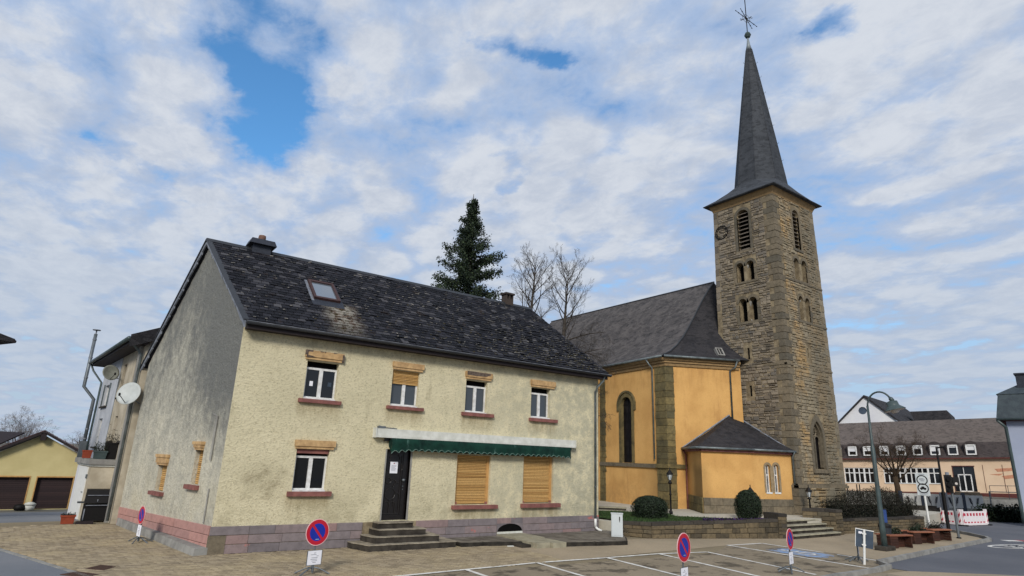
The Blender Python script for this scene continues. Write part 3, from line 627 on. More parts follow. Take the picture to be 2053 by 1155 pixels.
def win(F, w, house):
    (u0, u1), (z0, z1) = w['u'], w['z']; zt = z1-.20 if not w.get('shut') else z1-.06
    mb = MB(); fo0, fo1 = -.20, -.13
    mb.fbox(F, u0+.005, u0+.06, z0, zt, fo0, fo1).fbox(F, u1-.06, u1-.005, z0, zt, fo0, fo1).fbox(F, u0+.06, u1-.06, zt-.07, zt, fo0, fo1).fbox(F, u0+.06, u1-.06, z0, z0+.07, fo0, fo1+.01)
    c = (u0+u1)/2; mb.fbox(F, c-.06, c+.06, z0+.07, zt-.07, fo0, fo1+.012)
    wo = mb.build('window', 'white', house)
    MB().fbox(F, u0+.01, u1-.01, zt, z1-.002, -.235, -.21).build('roller_slot', 'dark', wo)
    for a, b in ((u0+.06, c-.06), (c+.06, u1-.06)): MB().fbox(F, a, b, z0+.07, zt-.07, -.185, -.17).build('pane', w['gl'], wo)
    bu0, bu1, bz0, bz1 = w['box']
    MB().fbox(F, bu0, bu1, bz0+.07, bz1, 0, .11).fbox(F, bu0+.03, bu1-.04, bz0-.01, bz0+.07, 0, .075).build('shutter_box', 'box', wo)
    if w.get('peel') == 1:
        q = lambda m_: m_.build('bare_board', 'peel', wo); q(MB().fbox(F, bu0-.006, bu0+.07, bz0+.12, bz1+.006, .02, .117).fbox(F, bu0+.07, bu0+.22, bz1-.05, bz1+.005, .02, .116)); q(MB().fbox(F, bu1-.06, bu1+.006, bz0+.0, bz1-.03, .02, .117))
        for a, b, h in ((.45, .6, .03), (.6, .66, .05), (.9, 1.05, .025)): q(MB().fprism(F, [(bu0+a, bz1+.004), (bu0+a+.02, bz1-h), (bu0+b-.03, bz1-h*.8), (bu0+b, bz1+.004)], .1, .115))
        q(MB().fprism(F, [(bu0+.02, bz0+.05), (bu0+.3, bz0+.07), (bu0+.22, bz0+.1), (bu0+.02, bz0+.12)], .07, .116))
    if w.get('peel') == 2: MB().fprism(F, [(bu0+.04, bz1-.15), (bu0+.5, bz1-.16), (bu1-.28, bz1-.14), (bu1-.2, bz1-.1), (bu1-.12, bz1-.09), (bu1-.1, bz1-.01), (bu0+.03, bz1+.004)], .1, .116).build('bare_board', 'peel', wo)
    if w.get('roll'):
        MB().fbox(F, u0+.02, u1-.02, z1-.13, z1-.005, -.10, -.02).build('roller_edge', 'sill', wo)
    s0, s1, q0, q1 = w['sill']; MB().fbox(F, s0, s1, q0, q1, -.2, .13).build('window_sill', 'sill', wo)
    MB().fbox(F, u0+.01, u1-.01, z0-.02, z0+.025, -.13, .02).build('inner_sill', 'white', wo)
    if w.get('shut'): roll(F, u0+.01, u1-.01, w['shut'], z1, -.09, wo)
    return wo
def roll(F, u0, u1, z0, z1, o, parent, h=.052):
    n = int((z1-z0)/h); sag = rnd.uniform(-.004, .004)
    for i in range(n):
        a = z0+(z1-z0)*i/n; b = z0+(z1-z0)*(i+1)/n-.007; d = rnd.uniform(-.006, .006); t = rnd.uniform(-.003, .003)
        P = F.P; mid = (a+b)/2
        MB().add([P(u0, a, o-.012), P(u1, a+t, o-.012), P(u1, b+t, o-.012), P(u0, b, o-.012), P(u0, a+.004, o+d), P(u1, a+t+.004, o+d), P(u1, mid+t, o+d+.009), P(u0, mid, o+d+.009), P(u0, b-.004, o+d), P(u1, b+t-.004, o+d)],
                 [(0, 1, 5, 4), (4, 5, 6, 7), (7, 6, 9, 8), (8, 9, 2, 3), (0, 4, 7, 8, 3), (1, 2, 9, 6, 5)]).build('slat', 'slat', parent)
wobj = [win(FF, w, house) for w in wins]
w1 = wobj[0]; MB().fbox(FF, 6.25, 6.36, 5.0, 5.16, -.168, -.166).build('paper_note', 'paper', w1); MB().fbox(FF, 6.86, 6.98, 5.03, 5.17, -.168, -.166).build('paper_note', 'steelback', w1)
for s in SH:
    u0, u1, z0, z1, sl_ = s
    so_ = MB().fbox(FF, u0+.03, u1-.09, z0, z1, -.24, -.2).build('shop_shutter', 'dark', house)
    MB().fbox(FF, u0, u0+.035, z0, z1, -.20, -.03).build('guide_rail', 'frame', so_); MB().fbox(FF, u1-.10, u1, z0, z1, -.22, -.1).build('guide_rail', 'frame', so_)
    roll(FF, u0+.04, u1-.10, z0+.02, z1, -.13, so_, .056)
    MB().fbox(FF, sl_[0], sl_[1], sl_[2], sl_[3], -.2, .15).build('window_sill', 'sill', so_)
    for u in (u0+.03, u1-.14): MB().fbox(FF, u, u+.07, z0-.01, z0+.09, -.1, -.04).build('shutter_stop', 'sill', so_)
for w in gw:
    (u0, u1), (z0, z1) = w['u'], w['z']
    o = MB().fbox(GF, u0, u1, z0, z1, -.22, -.17).build('gable_window', 'dark', house)
    roll(GF, u0+.02, u1-.02, z0+.01, z1, -.13, o, .06)
    MB().fbox(GF, *w['sill'], -.2, .14).build('window_sill', 'sill', o)
    b = w['box']; MB().fbox(GF, b[0], b[1], b[3]-.10, b[3], 0, .13).fbox(GF, b[0]+.03, b[1]-.05, b[2]+.04, b[3]-.10, 0, .10).fbox(GF, b[0]+.06, b[1]-.1, b[2]-.03, b[2]+.04, 0, .07).build('shutter_box', 'box', o)
# door with iron grille
u0, u1, z0, z1 = DOOR
door = MB().fbox(FF, u0+.01, u1-.01, z0, z1, -.2, -.14).build('door', 'doorblk', house)
MB().fbox(FF, u0, u0+.06, z0, z1, -.2, -.1).fbox(FF, u1-.2, u1-.0, z0, z1, -.2, -.115).fbox(FF, u0+.06, u1-.2, z0, z0+.16, -.2, -.112).fbox(FF, u0+.06, u1-.2, z1-.12, z1, -.2, -.112).build('door_stile', 'doorblk', door)
mb = MB()
def ring(cu, cz, r, a0=0, a1=360, n=16, w=.012):
    pts = [FF.P(cu+r*math.cos(R(a0+(a1-a0)*i/n)), cz+r*math.sin(R(a0+(a1-a0)*i/n)), -.118) for i in range(n+1)]; mb.tube(pts, w, 5)
D0 = u0+.08
for cu, cz, r, a0, a1 in ((D0+.12, 2.06, .10, 0, 360), (D0+.32, 1.98, .10, 0, 190), (D0+.46, 1.86, .13, 60, 190), (D0+.22, 1.63, .19, 0, 360), (D0+.47, 1.55, .10, 0, 180), (D0+.11, 1.27, .11, 0, 180), (D0+.33, 1.27, .11, 0, 180), (D0+.5, 2.5, .12, -70, 70), (D0+.1, 2.5, .12, 110, 250), (D0+.3, 2.75, .2, 0, 180)): ring(cu, cz, r, a0, a1)
for cu, a, b in ((D0+.0, .98, 1.27), (D0+.22, .98, 1.44), (D0+.44, .98, 1.27), (D0+.57, .98, 2.9), (D0+.37, 1.2, 1.55)): mb.tube([FF.P(cu, a, -.118), FF.P(cu, b, -.118)], .011, 5)
mb.tube([FF.P(D0, .99, -.118), FF.P(D0+.57, .99, -.118)], .011, 5)
mb.build('grille', 'doorrib', door)
kb = FF.P(9.9, 2.08, -.08); mb = MB(); mb.lathe([(.012, -.05), (.05, -.035), (.062, 0), (.05, .035), (.012, .05)], kb, 14); mb.tube([FF.P(9.9, 2.08, -.14), FF.P(9.9, 2.08, -.08)], .015, 8).build('door_knob', 'galv', door, True)
MB().fbox(FF, 9.88, 9.92, 1.86, 1.89, -.116, -.1).fbox(FF, 9.885, 9.915, 1.76, 1.79, -.116, -.1).build('keyhole', 'galv', door)
pp = MB().fbox(FF, 9.36, 9.645, 2.30, 2.68, -.104, -.1).build('paper_notice', 'paper', door)
mb = MB(); pu = 9.36
for k in range(9): mb.fbox(FF, pu+.045, pu+.235-(.05 if k % 4 == 3 else 0), 2.56-k*.023, 2.568-k*.023, -.1, -.0985)
mb.build('print', 'ink', door)
MB().fprism(FF, [(pu+.145+.024*math.cos(a*.628), 2.628+.02*math.sin(a*.628)) for a in range(10)], -.1, -.0985).build('print', 'redink', door)
MB().fbox(FF, u0-.05, u0+.0, z0, z1, -.2, .006).fbox(FF, u1, u1+.07, z0, z1, -.2, .006).build('door_reveal', 'kerbc', house)
# awning
aw = MB().fbox(FF, 8.58, 17.62, 3.50, 3.77, 0, .22).fbox(FF, 8.56, 8.60, 3.46, 3.79, 0, .26).fbox(FF, 17.60, 17.64, 3.50, 3.78, 0, .25).fbox(FF, 8.6, 17.6, 3.47, 3.55, .16, .25).build('awning', 'plast', house)
mb = MB(); n = 150; x0, x1 = 9.16, 17.28
rows = []
for i in range(n+1):
    t = i/n; x = x0+(x1-x0)*t; sag = .04*math.sin(t*math.pi); sc = .085*abs(math.sin(t*math.pi*31)); fold = .018*math.sin(t*70)+.014*math.sin(t*23+1)
    col = []
    for k, (z, o) in enumerate(((3.50, .20), (3.43, .30+fold), (3.31, .31+fold*1.4), (3.18, .315+fold), (3.09, .31+fold*.8))): col.append((x, HY-o, z-sag*(k/4)-(.03 if t < .03 or t > .97 else 0)*k/4))
    col.append((x, HY-.315-fold, 3.045-.3*sag+sc*1.1-.09*(1-min(1, 8*t))-.05*(1-min(1, 10*(1-t))))); rows.append(col)
for c in rows: mb.v += c
for i in range(n):
    for k in range(5): a = i*6+k; mb.f.append((a, a+6, a+7, a+1))
MB().tube([r[-1] for r in rows], .011, 4).build('valance_trim', 'trim', aw)
v = mb.build('valance', 'awn', aw, True); sm = v.modifiers.new('t', 'SOLIDIFY'); sm.thickness = .006
MB().poly((x0, HY-.02, 3.45), (x0, HY-.3, 3.45), (x0, HY-.32, 2.98), (x0, HY-.06, 3.2)).poly((x1, HY-.02, 3.5), (x1, HY-.3, 3.45), (x1, HY-.32, 3.0), (x1, HY-.06, 3.2)).build('side_cloth', 'awn', aw)
MB().tube([(8.75, HY, 3.86), (9.0, HY-.1, 3.8), (9.4, HY-.1, 3.79)], .02, 6).fbox(FF, 8.7, 8.95, 3.78, 3.85, .0, .15).build('bracket', 'galv', aw)
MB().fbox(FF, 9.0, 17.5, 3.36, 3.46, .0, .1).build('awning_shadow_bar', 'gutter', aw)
# plinth of panels, front and gable
PL = MB().fbox(FF, HX-.02, XR, -.1, .745, 0, .02).build('plinth', 'mortar', house)
def panels(F, u0, u1, mat, z=(0.0, .255, .505, .755), skip=lambda a, b, k: False, slope=0., L=(.7, 1.3)):
    for k in range(3):
        u = u0; 
        while u < u1-.05:
            w = rnd.uniform(*L); e = min(u+w, u1); e = u1 if u1-e < .3 else e
            if not skip(u, e, k):
                d = rnd.uniform(.036, .05); s0, s1 = slope*(u-u0), slope*(e-u0)
                MB().pillow(F, [(u+.004, z[k]+.007+s0), (e-.004, z[k]+.007+s1), (e-.004, z[k+1]-.007+s1), (u+.004, z[k+1]-.007+s0)], 0, d, .008).build('panel', mat, PL)
            u = e
panels(FF, HX-.03, 8.5, 'plinth'); panels(FF, 10.45, 13.86, 'plinth'); panels(FF, 15.09, XR-.02, 'plinth')
panels(FF, 13.86, 15.09, 'plinth', (.0, .01, .55, .755), lambda a, b, k: k < 2, L=(.6, .7))
AC, AR = 14.475, .585
mb = MB()
mb.fprism(FF, [(13.87, .26)]+[(AC-AR*math.cos(math.pi*i/16), .27+.275*math.sin(math.pi*i/16)) for i in range(17) if i <= 8]+[(AC, .56), (13.87, .56)], 0, .045).fprism(FF, [(15.08, .26), (15.08, .56), (AC, .56)]+[(AC+AR*math.sin(math.pi*i/16), .27+.275*math.cos(math.pi*i/16)) for i in range(0, 9)], 0, .045).build('arch_panel', 'plinth', PL)
MB().fprism(FF, [(AC-AR*math.cos(math.pi*i/16), .27+.275*math.sin(math.pi*i/16)) for i in range(17)], .021, .026).build('cellar_opening', 'dark', PL)
for a, b in ((13.88, 14.47), (14.48, 15.07)): MB().fbox(FF, a, b, .06, .265, .021, .05).build('white_tile', 'plast', PL)
panels(GF, .03, 8.6, 'gplinth', (.12, .28, .52, .77), slope=-.016, L=(.8, 1.5))
MB().prism([(HX-.05, HY-.055), (HX+.42, HY-.05), (HX+.42, HY), (HX, HY+.3), (HX-.06, HY+.3)], -.05, .5).build('bare_corner_stone', 'dress', PL)
# kerb along the gable foot
k0, k1 = GF.P(.0, 0), GF.P(8.6, 0)
gk = MB()
P = GF.P; gk.hexa([P(-.05, -.05, .42), P(8.4, -.05, .10), P(8.4, -.05, 0), P(-.05, -.05, 0)], [P(-.05, .2, .38), P(8.4, .26, .08), P(8.4, .26, 0), P(-.05, .2, 0)]); gk.build('gable_kerb', 'kerbc', house)
# roof
cr, ct = math.cos(math.atan(.82)), math.sin(math.atan(.82)); TH = math.atan(.82)
es = Vector((0, cr, ct)); en = Vector((0, -ct, cr))
roof = MB()
Y0, Y1 = 19.5, 23.95; Z0 = gz0(Y0); Z1 = gz0(Y1); YB, ZB = 28.75, 10.4-.934*4.8
roof.hexa([(VX(Y0), Y0, Z0-.10), (VR(Y0), Y0, Z0-.10), (VR(Y1), Y1, Z1-.10), (VX(Y1), Y1, Z1-.10)], [(VX(Y0), Y0, Z0-.03), (VR(Y0), Y0, Z0-.03), (VR(Y1), Y1, Z1-.03), (VX(Y1), Y1, Z1-.03)])
roof.hexa([(VX(Y1), Y1, Z1-.12), (VR(Y1), Y1, Z1-.12), (VR(YB)+.3, YB, ZB-.12), (VX(YB), YB, ZB-.12)], [(VX(Y1), Y1, Z1), (VR(Y1), Y1, Z1), (VR(YB)+.3, YB, ZB), (VX(YB), YB, ZB)])
roof = roof.build('roof', 'hslate', house)
mb = MB()   # verge boarding with a ragged slate edge on the left rake
for a, b, za, zb in ((Y0, Y1, Z0, Z1), (Y1, YB, Z1, ZB)):
    nseg = 15
    for i in range(nseg):
        y, y2 = a+(b-a)*i/nseg, a+(b-a)*(i+.97)/nseg; z, z2 = za+(zb-za)*i/nseg, za+(zb-za)*(i+.97)/nseg; d = .20+rnd.uniform(-.03, .05)
        X, X2 = VX(y)-.05, VX(y2)-.05
        mb.hexa([(X-.03, y, z-d), (X2-.03, y2, z2-d+.06), (X2+.02, y2, z2-d+.06), (X+.02, y, z-d)], [(X-.03, y, z+.0), (X2-.03, y2, z2+.0), (X2+.02, y2, z2), (X+.02, y, z)])
mb.build('verge', 'lead', roof)
mb = MB()
for a, b, za, zb in ((Y0, Y1, Z0, Z1), (Y1, YB, Z1, ZB)): mb.hexa([(VX(a)-.12, a, za-.02), (VX(b)-.12, b, zb-.02), (VX(b)+.05, b, zb-.02), (VX(a)+.05, a, za-.02)], [(VX(a)-.12, a, za+.035), (VX(b)-.12, b, zb+.035), (VX(b)+.05, b, zb+.035), (VX(a)+.05, a, za+.035)])
mb.build('verge_capping', 'gutter', roof)
mb = MB(); mb.hexa([(VX(Y1)-.1, Y1-.16, Z1-.09), (VR(Y1)+.05, Y1-.16, Z1-.09), (VR(Y1)+.05, Y1+.16, Z1-.11), (VX(Y1)-.1, Y1+.16, Z1-.11)], [(VX(Y1)-.1, Y1-.03, Z1+.05), (VR(Y1)+.05, Y1-.03, Z1+.05), (VR(Y1)+.05, Y1+.03, Z1+.05), (VX(Y1)-.1, Y1+.03, Z1+.05)])
mb.build('ridge_capping', 'gutter', roof)
def slate_mesh(mb, w=.262, l=.34, t=.019):
    return mb.hexa([(-w/2, 0, 0), (w/2, 0, 0), (w/2, l, -.012), (-w/2, l, -.012)], [(-w/2+.01, .004, t), (w/2-.012, 0, t), (w/2-.01, l, -.002), (-w/2+.01, l, -.002)])
sk = (6.38, 7.36, 21.25, 22.36)
NR = 29; slates = []
for r in range(NR):
    s = r*.1985; y = Y0+s*cr; z = Z0+s*ct; xa, xb = VX(y), VR(y); n = int((xb-xa)/.275); wd = (xb-xa-.02)/n; off = .5 if r % 2 else 0
    for i in range(n+(1 if r % 2 else 0)):
        x = xa+.01+wd*(i+.5-off)
        if r % 2 and (i == 0 or i == n): x += wd*.25*(1 if i == 0 else -1)
        if sk[0]-.1 < x < sk[1]+.1 and sk[2]-.28 < y < sk[3]+.02: continue
        slates.append((x, y, z, wd if not (r % 2 and i in (0, n)) else wd*.5))
sm0 = None; stuff = MB()
slates.sort(key=lambda q: Vector((q[0], q[1], q[2]-2.95)).length)
for k, (x, y, z, wd) in enumerate(slates):
    rough_ = sst(9, 18, x)*(1-sst(21., 23.2, y)); 
    lift = rnd.uniform(.006, .022)+(rnd.random() < .12+.5*rough_)*rnd.uniform(.01, .045+.05*rough_)
    rz = rnd.gauss(0, .012+.05*rough_); rx = lift/.34; ry = rnd.gauss(0, .008+.05*rough_)
    if rnd.random() < .02: continue
    mat4 = Matrix.Translation((x, y, z)+en*.0) if False else Matrix.Translation(Vector((x, y, z))+en*(.004+lift*.5)+es*rnd.uniform(-.015, .015)) @ Matrix.Rotation(TH-rx*.8, 4, 'X') @ Matrix.Rotation(ry, 4, 'Y') @ Matrix.Rotation(rz, 4, 'Z') @ Matrix.Diagonal((wd/.275, 1, 1, 1))
    if k < 300:
        if sm0 is None: sm0 = slate_mesh(MB()).build('slate', 'hslate'); o = sm0; o.parent = roof
        else: o = sm0.copy(); COL.objects.link(o)
        o.matrix_local = Matrix.Translation((-HX, -HY, 0)) @ mat4
    else:
        b = slate_mesh(MB()); stuff.add([mat4 @ Vector(v) for v in b.v], b.f)
tag(stuff.build('slates', 'hslate', roof), kind='stuff')
mb = MB()      # moss cushions, thickest towards the low right end and under the roof window
for k in range(520):
    if k < 60: x, y = rnd.gauss(7.35, .28), rnd.uniform(19.6, 21.0)
    else: x = 19.4-abs(rnd.gauss(0, 4.2)); y = 19.6+abs(rnd.gauss(0, 1.1))
    if not VX(y)+.1 < x < VR(y)-.1 or y > 23.5: continue
    z = gz0(y); r = rnd.uniform(.02, .055); c = Vector((x, y, z))+en*.015
    ax = [Vector((1, 0, 0))*r*rnd.uniform(.8, 1.6), es*r*rnd.uniform(.7, 1.2), en*r*rnd.uniform(.5, .8)]
    vs = [c+ax[0], c+ax[1], c-ax[0], c-ax[1], c+ax[2]]; mb.add(vs, [(0, 1, 4), (1, 2, 4), (2, 3, 4), (3, 0, 4)])
tag(mb.build('moss', 'moss', roof), kind='stuff')
mb = MB()      # pale flakes: broken slate, lichen crusts, painted light on lower slate edges
for k in range(820):
    if k < 380: x, y = rnd.uniform(3.3, 19.2), rnd.uniform(19.6, 23.8)
    else: x, y = 19.3-abs(rnd.gauss(0, 4.8)), 19.6+abs(rnd.gauss(0, 1.5))
    if not VX(y)+.15 < x < VR(y)-.12 or y > 23.8 or (sk[0]-.15 < x < sk[1]+.15 and sk[2]-.35 < y < sk[3]+.1): continue
    row = round((y-Y0)/cr/.1985); y = Y0+row*.1985*cr; c = Vector((x, y, gz0(y)))+en*rnd.uniform(.035, .05); a = Vector((1, 0, rnd.gauss(0, .15))).normalized(); w, h = rnd.uniform(.02, .075), rnd.uniform(.008, .022); b = (es+en*rnd.uniform(-.1, .5)).normalized()
    mb.hexa([c-a*w-b*h, c+a*w*.8-b*h*.7, c+a*w+b*h, c-a*w*.7+b*h*.8], [v+en*.012 for v in (c-a*w-b*h, c+a*w*.8-b*h*.7, c+a*w+b*h, c-a*w*.7+b*h*.8)])
tag(mb.build('lichen_glint', 'lichen_glint', roof), kind='stuff')
# roof window
def onroof(x, y, h=0.): return Vector((x, y, gz0(y)))+en*h
def rslab(mb, x0, x1, y0, y1, h0, h1): return mb.hexa([onroof(x0, y0, h0), onroof(x1, y0, h0), onroof(x1, y1, h0), onroof(x0, y1, h0)], [onroof(x0, y0, h1), onroof(x1, y0, h1), onroof(x1, y1, h1), onroof(x0, y1, h1)])
mb = MB(); a, b, c, d = sk; rslab(mb, a, a+.09, c, d, -.02, .13); rslab(mb, b-.09, b, c, d, -.02, .13); rslab(mb, a+.09, b-.09, c, c+.09, -.02, .12); rslab(mb, a+.09, b-.09, d-.09, d, -.02, .13)
rw = mb.build('roof_window', 'rwf', house); rslab(MB(), a+.09, b-.09, c+.09, d-.09, .05, .08).build('pane', 'skyglass', rw)
mb = MB(); rslab(mb, a-.1, a, c-.1, d+.05, -.01, .035); mb.build('flashing', 'lead', rw); mb = MB(); rslab(mb, a-.1, b+.1, c-.32, c-.0, -.01, .03); rslab(mb, b, b+.1, c-.1, d+.05, -.01, .035); mb.build('apron', 'chim', rw)
# chimneys
MB().hexa([(4.55, 23.70, 9.9), (5.25, 23.70, 9.9), (5.25, 24.3, 9.9), (4.55, 24.3, 9.9)], [(4.57, 23.72, 10.64), (5.23, 23.72, 10.64), (5.23, 24.28, 10.64), (4.57, 24.28, 10.64)]).build('chimney', 'chim', roof)
MB().hexa([(4.40, 23.55, 10.56), (5.40, 23.55, 10.56), (5.40, 24.45, 10.56), (4.40, 24.45, 10.56)], [(4.48, 23.64, 10.78), (5.32, 23.64, 10.78), (5.32, 24.36, 10.78), (4.48, 24.36, 10.78)]).build('chimney_cap', 'chim', roof)
MB().lathe([(.14, 10.75), (.14, 10.96), (.13, 11.03), (.1, 11.03)], (4.9, 24, 0), 14).build('chimney_pot', 'pot', roof, True)
ch = MB(); ch.box(16.6, 17.05, 23.8, 24.2, 10.1, 10.62); ch.build('chimney', 'oldbrick', roof)
mb = MB()
for x in (16.6, 16.79, 16.97): mb.box(x, x+.08, 23.8, 24.2, 10.62, 10.84)
mb.build('vent_brick', 'oldbrick', roof); MB().box(16.54, 17.1, 23.74, 24.26, 10.84, 10.93).build('chimney_cap', 'oldbrick', roof)
# gutter, fascia, downpipe
gmb = MB(); GY, GZ = 19.42, 6.70
n = 8; xs = [3.90, 19.46]; prof = [(GY-.085*math.cos(math.pi*i/n), GZ-.085*math.sin(math.pi*i/n)) for i in range(n+1)]
gmb.add([(x, y, z) for x in xs for y, z in prof], [(i, i+1, n+2+i, n+1+i) for i in range(n)]+[tuple(range(n+1)), tuple(range(n+1, 2*n+2))])
gt = gmb.build('gutter', 'gutter', house, True); s_ = gt.modifiers.new('t', 'SOLIDIFY'); s_.thickness = .008
MB().tube([(3.90, GY-.088, GZ+.004), (19.46, GY-.088, GZ+.004)], .011, 6).build('gutter_lip', 'lead', gt)
MB().box(3.95, 19.35, 19.50, 19.57, 6.50, 6.76).box(3.98, 19.3, 19.57, 19.90, 6.52, 6.60).build('shadow_fascia', 'dkwood', house)  # dark board deepened to stand in for the shadow below the gutter
MB().tube([(19.12, 19.45, 6.62), (19.10, 19.50, 6.45), (18.92, 19.72, 6.15), (18.90, 19.83, 5.95), (18.90, 19.83, .62)], .05, 10).build('downpipe', 'zinc', house, True)
MB().tube([(18.90, 19.83, .62), (18.90, 19.83, .28)], .055, 10).tube([(18.9, 19.83, .30), (18.95, 19.76, .22), (19.06, 19.62, .15)], .05, 10).build('downpipe_shoe', 'wposts', house, True)
mb = MB()
for z in (1.9, 3.6, 5.4): mb.tube([(18.9, 19.83, z-.02), (18.9, 19.83, z+.02)], .062, 10)
mb.build('pipe_clip', 'zinc', house)
g = GF; MB().tube([g.P(.78, 2.55, .04), g.P(.78, 3.86, .04), g.P(.9, 3.92, .1)], .035, 8).build('conduit', 'kerbc', house); MB().tube([g.P(.55, .8, .03), g.P(.55, 1.75, .03)], .025, 6).build('conduit', 'kerbc', house)
# front steps
st = MB().box(8.85, 10.12, 19.46, 19.89, .0, .736).build('front_steps', 'stepc', house)
def tread(poly, z, h=.06):
    mb = MB().prism(poly, z-h, z)
    return mb
MB().prism([(8.85, 19.42), (10.12, 19.42), (10.12, 19.88), (8.85, 19.88)], .735, .765).build('tread', 'nosing', st)
for poly, z in (([(8.72, 19.45), (8.80, 19.20), (10.47, 19.12), (10.5, 19.88), (8.72, 19.88)], .58), ([(8.44, 19.55), (8.58, 18.98), (10.86, 18.88), (10.95, 19.88), (8.44, 19.88)], .39), ([(8.02, 19.56), (8.28, 18.72), (11.38, 18.64), (11.5, 19.88), (8.02, 19.88)], .2)):
    MB().prism(poly, z-.022, z).build('tread', 'nosing', st)
    cx = sum(p[0] for p in poly)/5; ins = [(p[0]+(.02 if p[0] < cx else -.02), p[1]+(.02 if p[1] < 19.8 else 0)) for p in poly]
    MB().prism(ins, z-.2, z-.02).build('riser', 'stepc', st)

# ------------------------------------------------------------------ ledge and slabs along the house
led = thing('stone_ledge', (15, 18.5, 0), 'low dark mossy stone ledge running along the foot of the cream house front', 'ledge')
def rough_block(poly, z0, z1, name, mat, parent, j=.03):
    mb = MB(); n = len(poly); N = []
    for i in range(n):
        a, b = Vector(poly[i]), Vector(poly[(i+1) % n]); k = max(1, int((b-a).length/.35))
        for q in range(k): p = a.lerp(b, q/k); N.append((p.x+rnd.uniform(-j, j), p.y+rnd.uniform(-j, j)))
    mb.prism(N, z0, z1); return mb.build(name, mat, parent)
for poly in ([(11.55, 18.62), (12.4, 18.55), (12.4, 19.88), (11.55, 19.88)], [(12.42, 18.55), (13.3, 18.35), (13.82, 18.25), (13.82, 19.88), (12.42, 19.88)], [(15.14, 17.45), (16.4, 17.18), (16.4, 19.88), (15.14, 19.88)], [(16.42, 17.18), (17.8, 16.92), (18.55, 17.75), (18.55, 19.88), (16.42, 19.88)], [(18.57, 17.78), (19.5, 18.85), (19.5, 19.8), (18.57, 19.88)]):
    b = rough_block(poly, -.05, .135, 'ledge_block', 'ledge', led); cx = sum(p[0] for p in poly)/len(poly); cy = sum(p[1] for p in poly)/len(poly)
    MB().prism([(cx+(p[0]-cx)*.95, cy+(p[1]-cy)*.95) for p in poly], .13, .15).build('top_face', 'ledgeT', b)
slab = thing('entry_slab', (14.5, 18.6, 0), 'pale concrete slab bridging up to the arched cellar opening of the cream house', 'slab')
for x0, x1 in ((13.86, 14.46), (14.48, 15.08)):
    for y0, y1 in ((17.42, 18.62), (18.64, 19.85)): MB().box(x0, x1, y0-(x0-13.86)*.2, y1-(x0-13.86)*(.2 if y1 < 19 else 0), 0, .16+(y1-18)*.02).build('paving_slab', 'slabc', slab)
for i in range(4): MB().box(13.45+i*.02, 13.83, 17.72+i*.4, 18.08+i*.4, 0, .1).build('edge_stone', 'stepc', slab)
t = thing('litter', (13.2, 18.15, 0), 'scrap of pale paper lying before the cellar slab', 'litter'); mb = MB().prism([(13.1, 18.1), (13.35, 18.05), (13.42, 18.2), (13.2, 18.25)], .012, .03); mb.build('paper_scrap', 'plast', t)
cab = thing('utility_cabinet', (18.3, 17.95, .15), 'narrow light grey utility cabinet standing on the end of the ledge', 'cabinet')
CF = Fr((18.10, 18.09, .15), -42); MB().fbox(CF, 0, .44, 0, .84, -.24, 0).build('body', 'cabinet', cab); MB().fbox(CF, -.02, .46, .84, .87, -.26, .02).build('cap', 'cabinet', cab); MB().fbox(CF, .035, .405, .05, .80, 0, .008).build('door', 'cabinet', cab); MB().fbox(CF, .30, .335, .6, .74, .008, .03).fbox(CF, .31, .33, .54, .6, .008, .02).build('handle', 'black', cab)

# ------------------------------------------------------------------ church
CX, CY, CZ = 31.80, 18.08, .65
church = thing('church', (CX, CY, CZ), 'village church with tall sandstone tower, slate spire and ochre plastered choir', 'church')
TR_ = Fr((CX, CY, 0), 0); TL_ = Fr((CX, CY, 0), 90, -1)
ZT = 19.0
er = lambda z: 5.05+(4.58-5.05)*(z-2.1)/(ZT-2.1)     # far edges lean in slightly
el = lambda z: 4.45+(4.12-4.45)*(z-2.1)/(ZT-2.1)
LR = arch(2.05, 2.80, 15.86, 18.08); LL = arch(1.63, 2.46, 15.79, 18.05)
P1R = [arch(1.76, 2.29, 13.84, 14.95), arch(2.62, 3.16, 13.84, 14.97)]; P2R = [arch(1.90, 2.36, 11.38, 12.63), arch(2.62, 3.10, 11.38, 12.62)]
P1L = [arch(1.52, 2.02, 13.82, 14.80), arch(2.22, 2.72, 13.82, 14.80)]; P2L = [arch(1.50, 2.03, 11.33, 12.50), arch(2.18, 2.71, 11.33, 12.50)]
SLR = [rect(2.33, 2.48, 9.2, 9.75), ]; SLL = [rect(2.22, 2.38, 9.06, 9.73), rect(2.24, 2.40, 6.9, 7.52)]
GOT = arch(1.92, 3.10, 3.0, 4.62, 10, True)
hr = [LR]+P1R+P2R+SLR+[GOT]; hl = [LL]+P1L+P2L+SLL
tw = MB().wall(TR_, [(0, -.3), (er(-.3), -.3), (er(ZT), ZT), (0, ZT)], hr, .45).wall(TL_, [(0, -.3), (el(-.3), -.3), (el(ZT), ZT), (0, ZT)], hl, .45)
a, b, c, d = TR_.P(er(-.3), -.3), TR_.P(er(ZT), ZT), TL_.P(el(-.3), -.3), TL_.P(el(ZT), ZT)
e0, e1 = Vector((a.x, c.y, -.3)), Vector((b.x, d.y, ZT)); tw.poly(a, e0, e1, b).poly(c, e0, e1, d)
tower = tw.build('tower', 'mortar', church)
MB().box(CX+.5, CX+4.0, CY+.5, CY+3.6, .7, 18.9).build('tower_core', 'dark', tower)
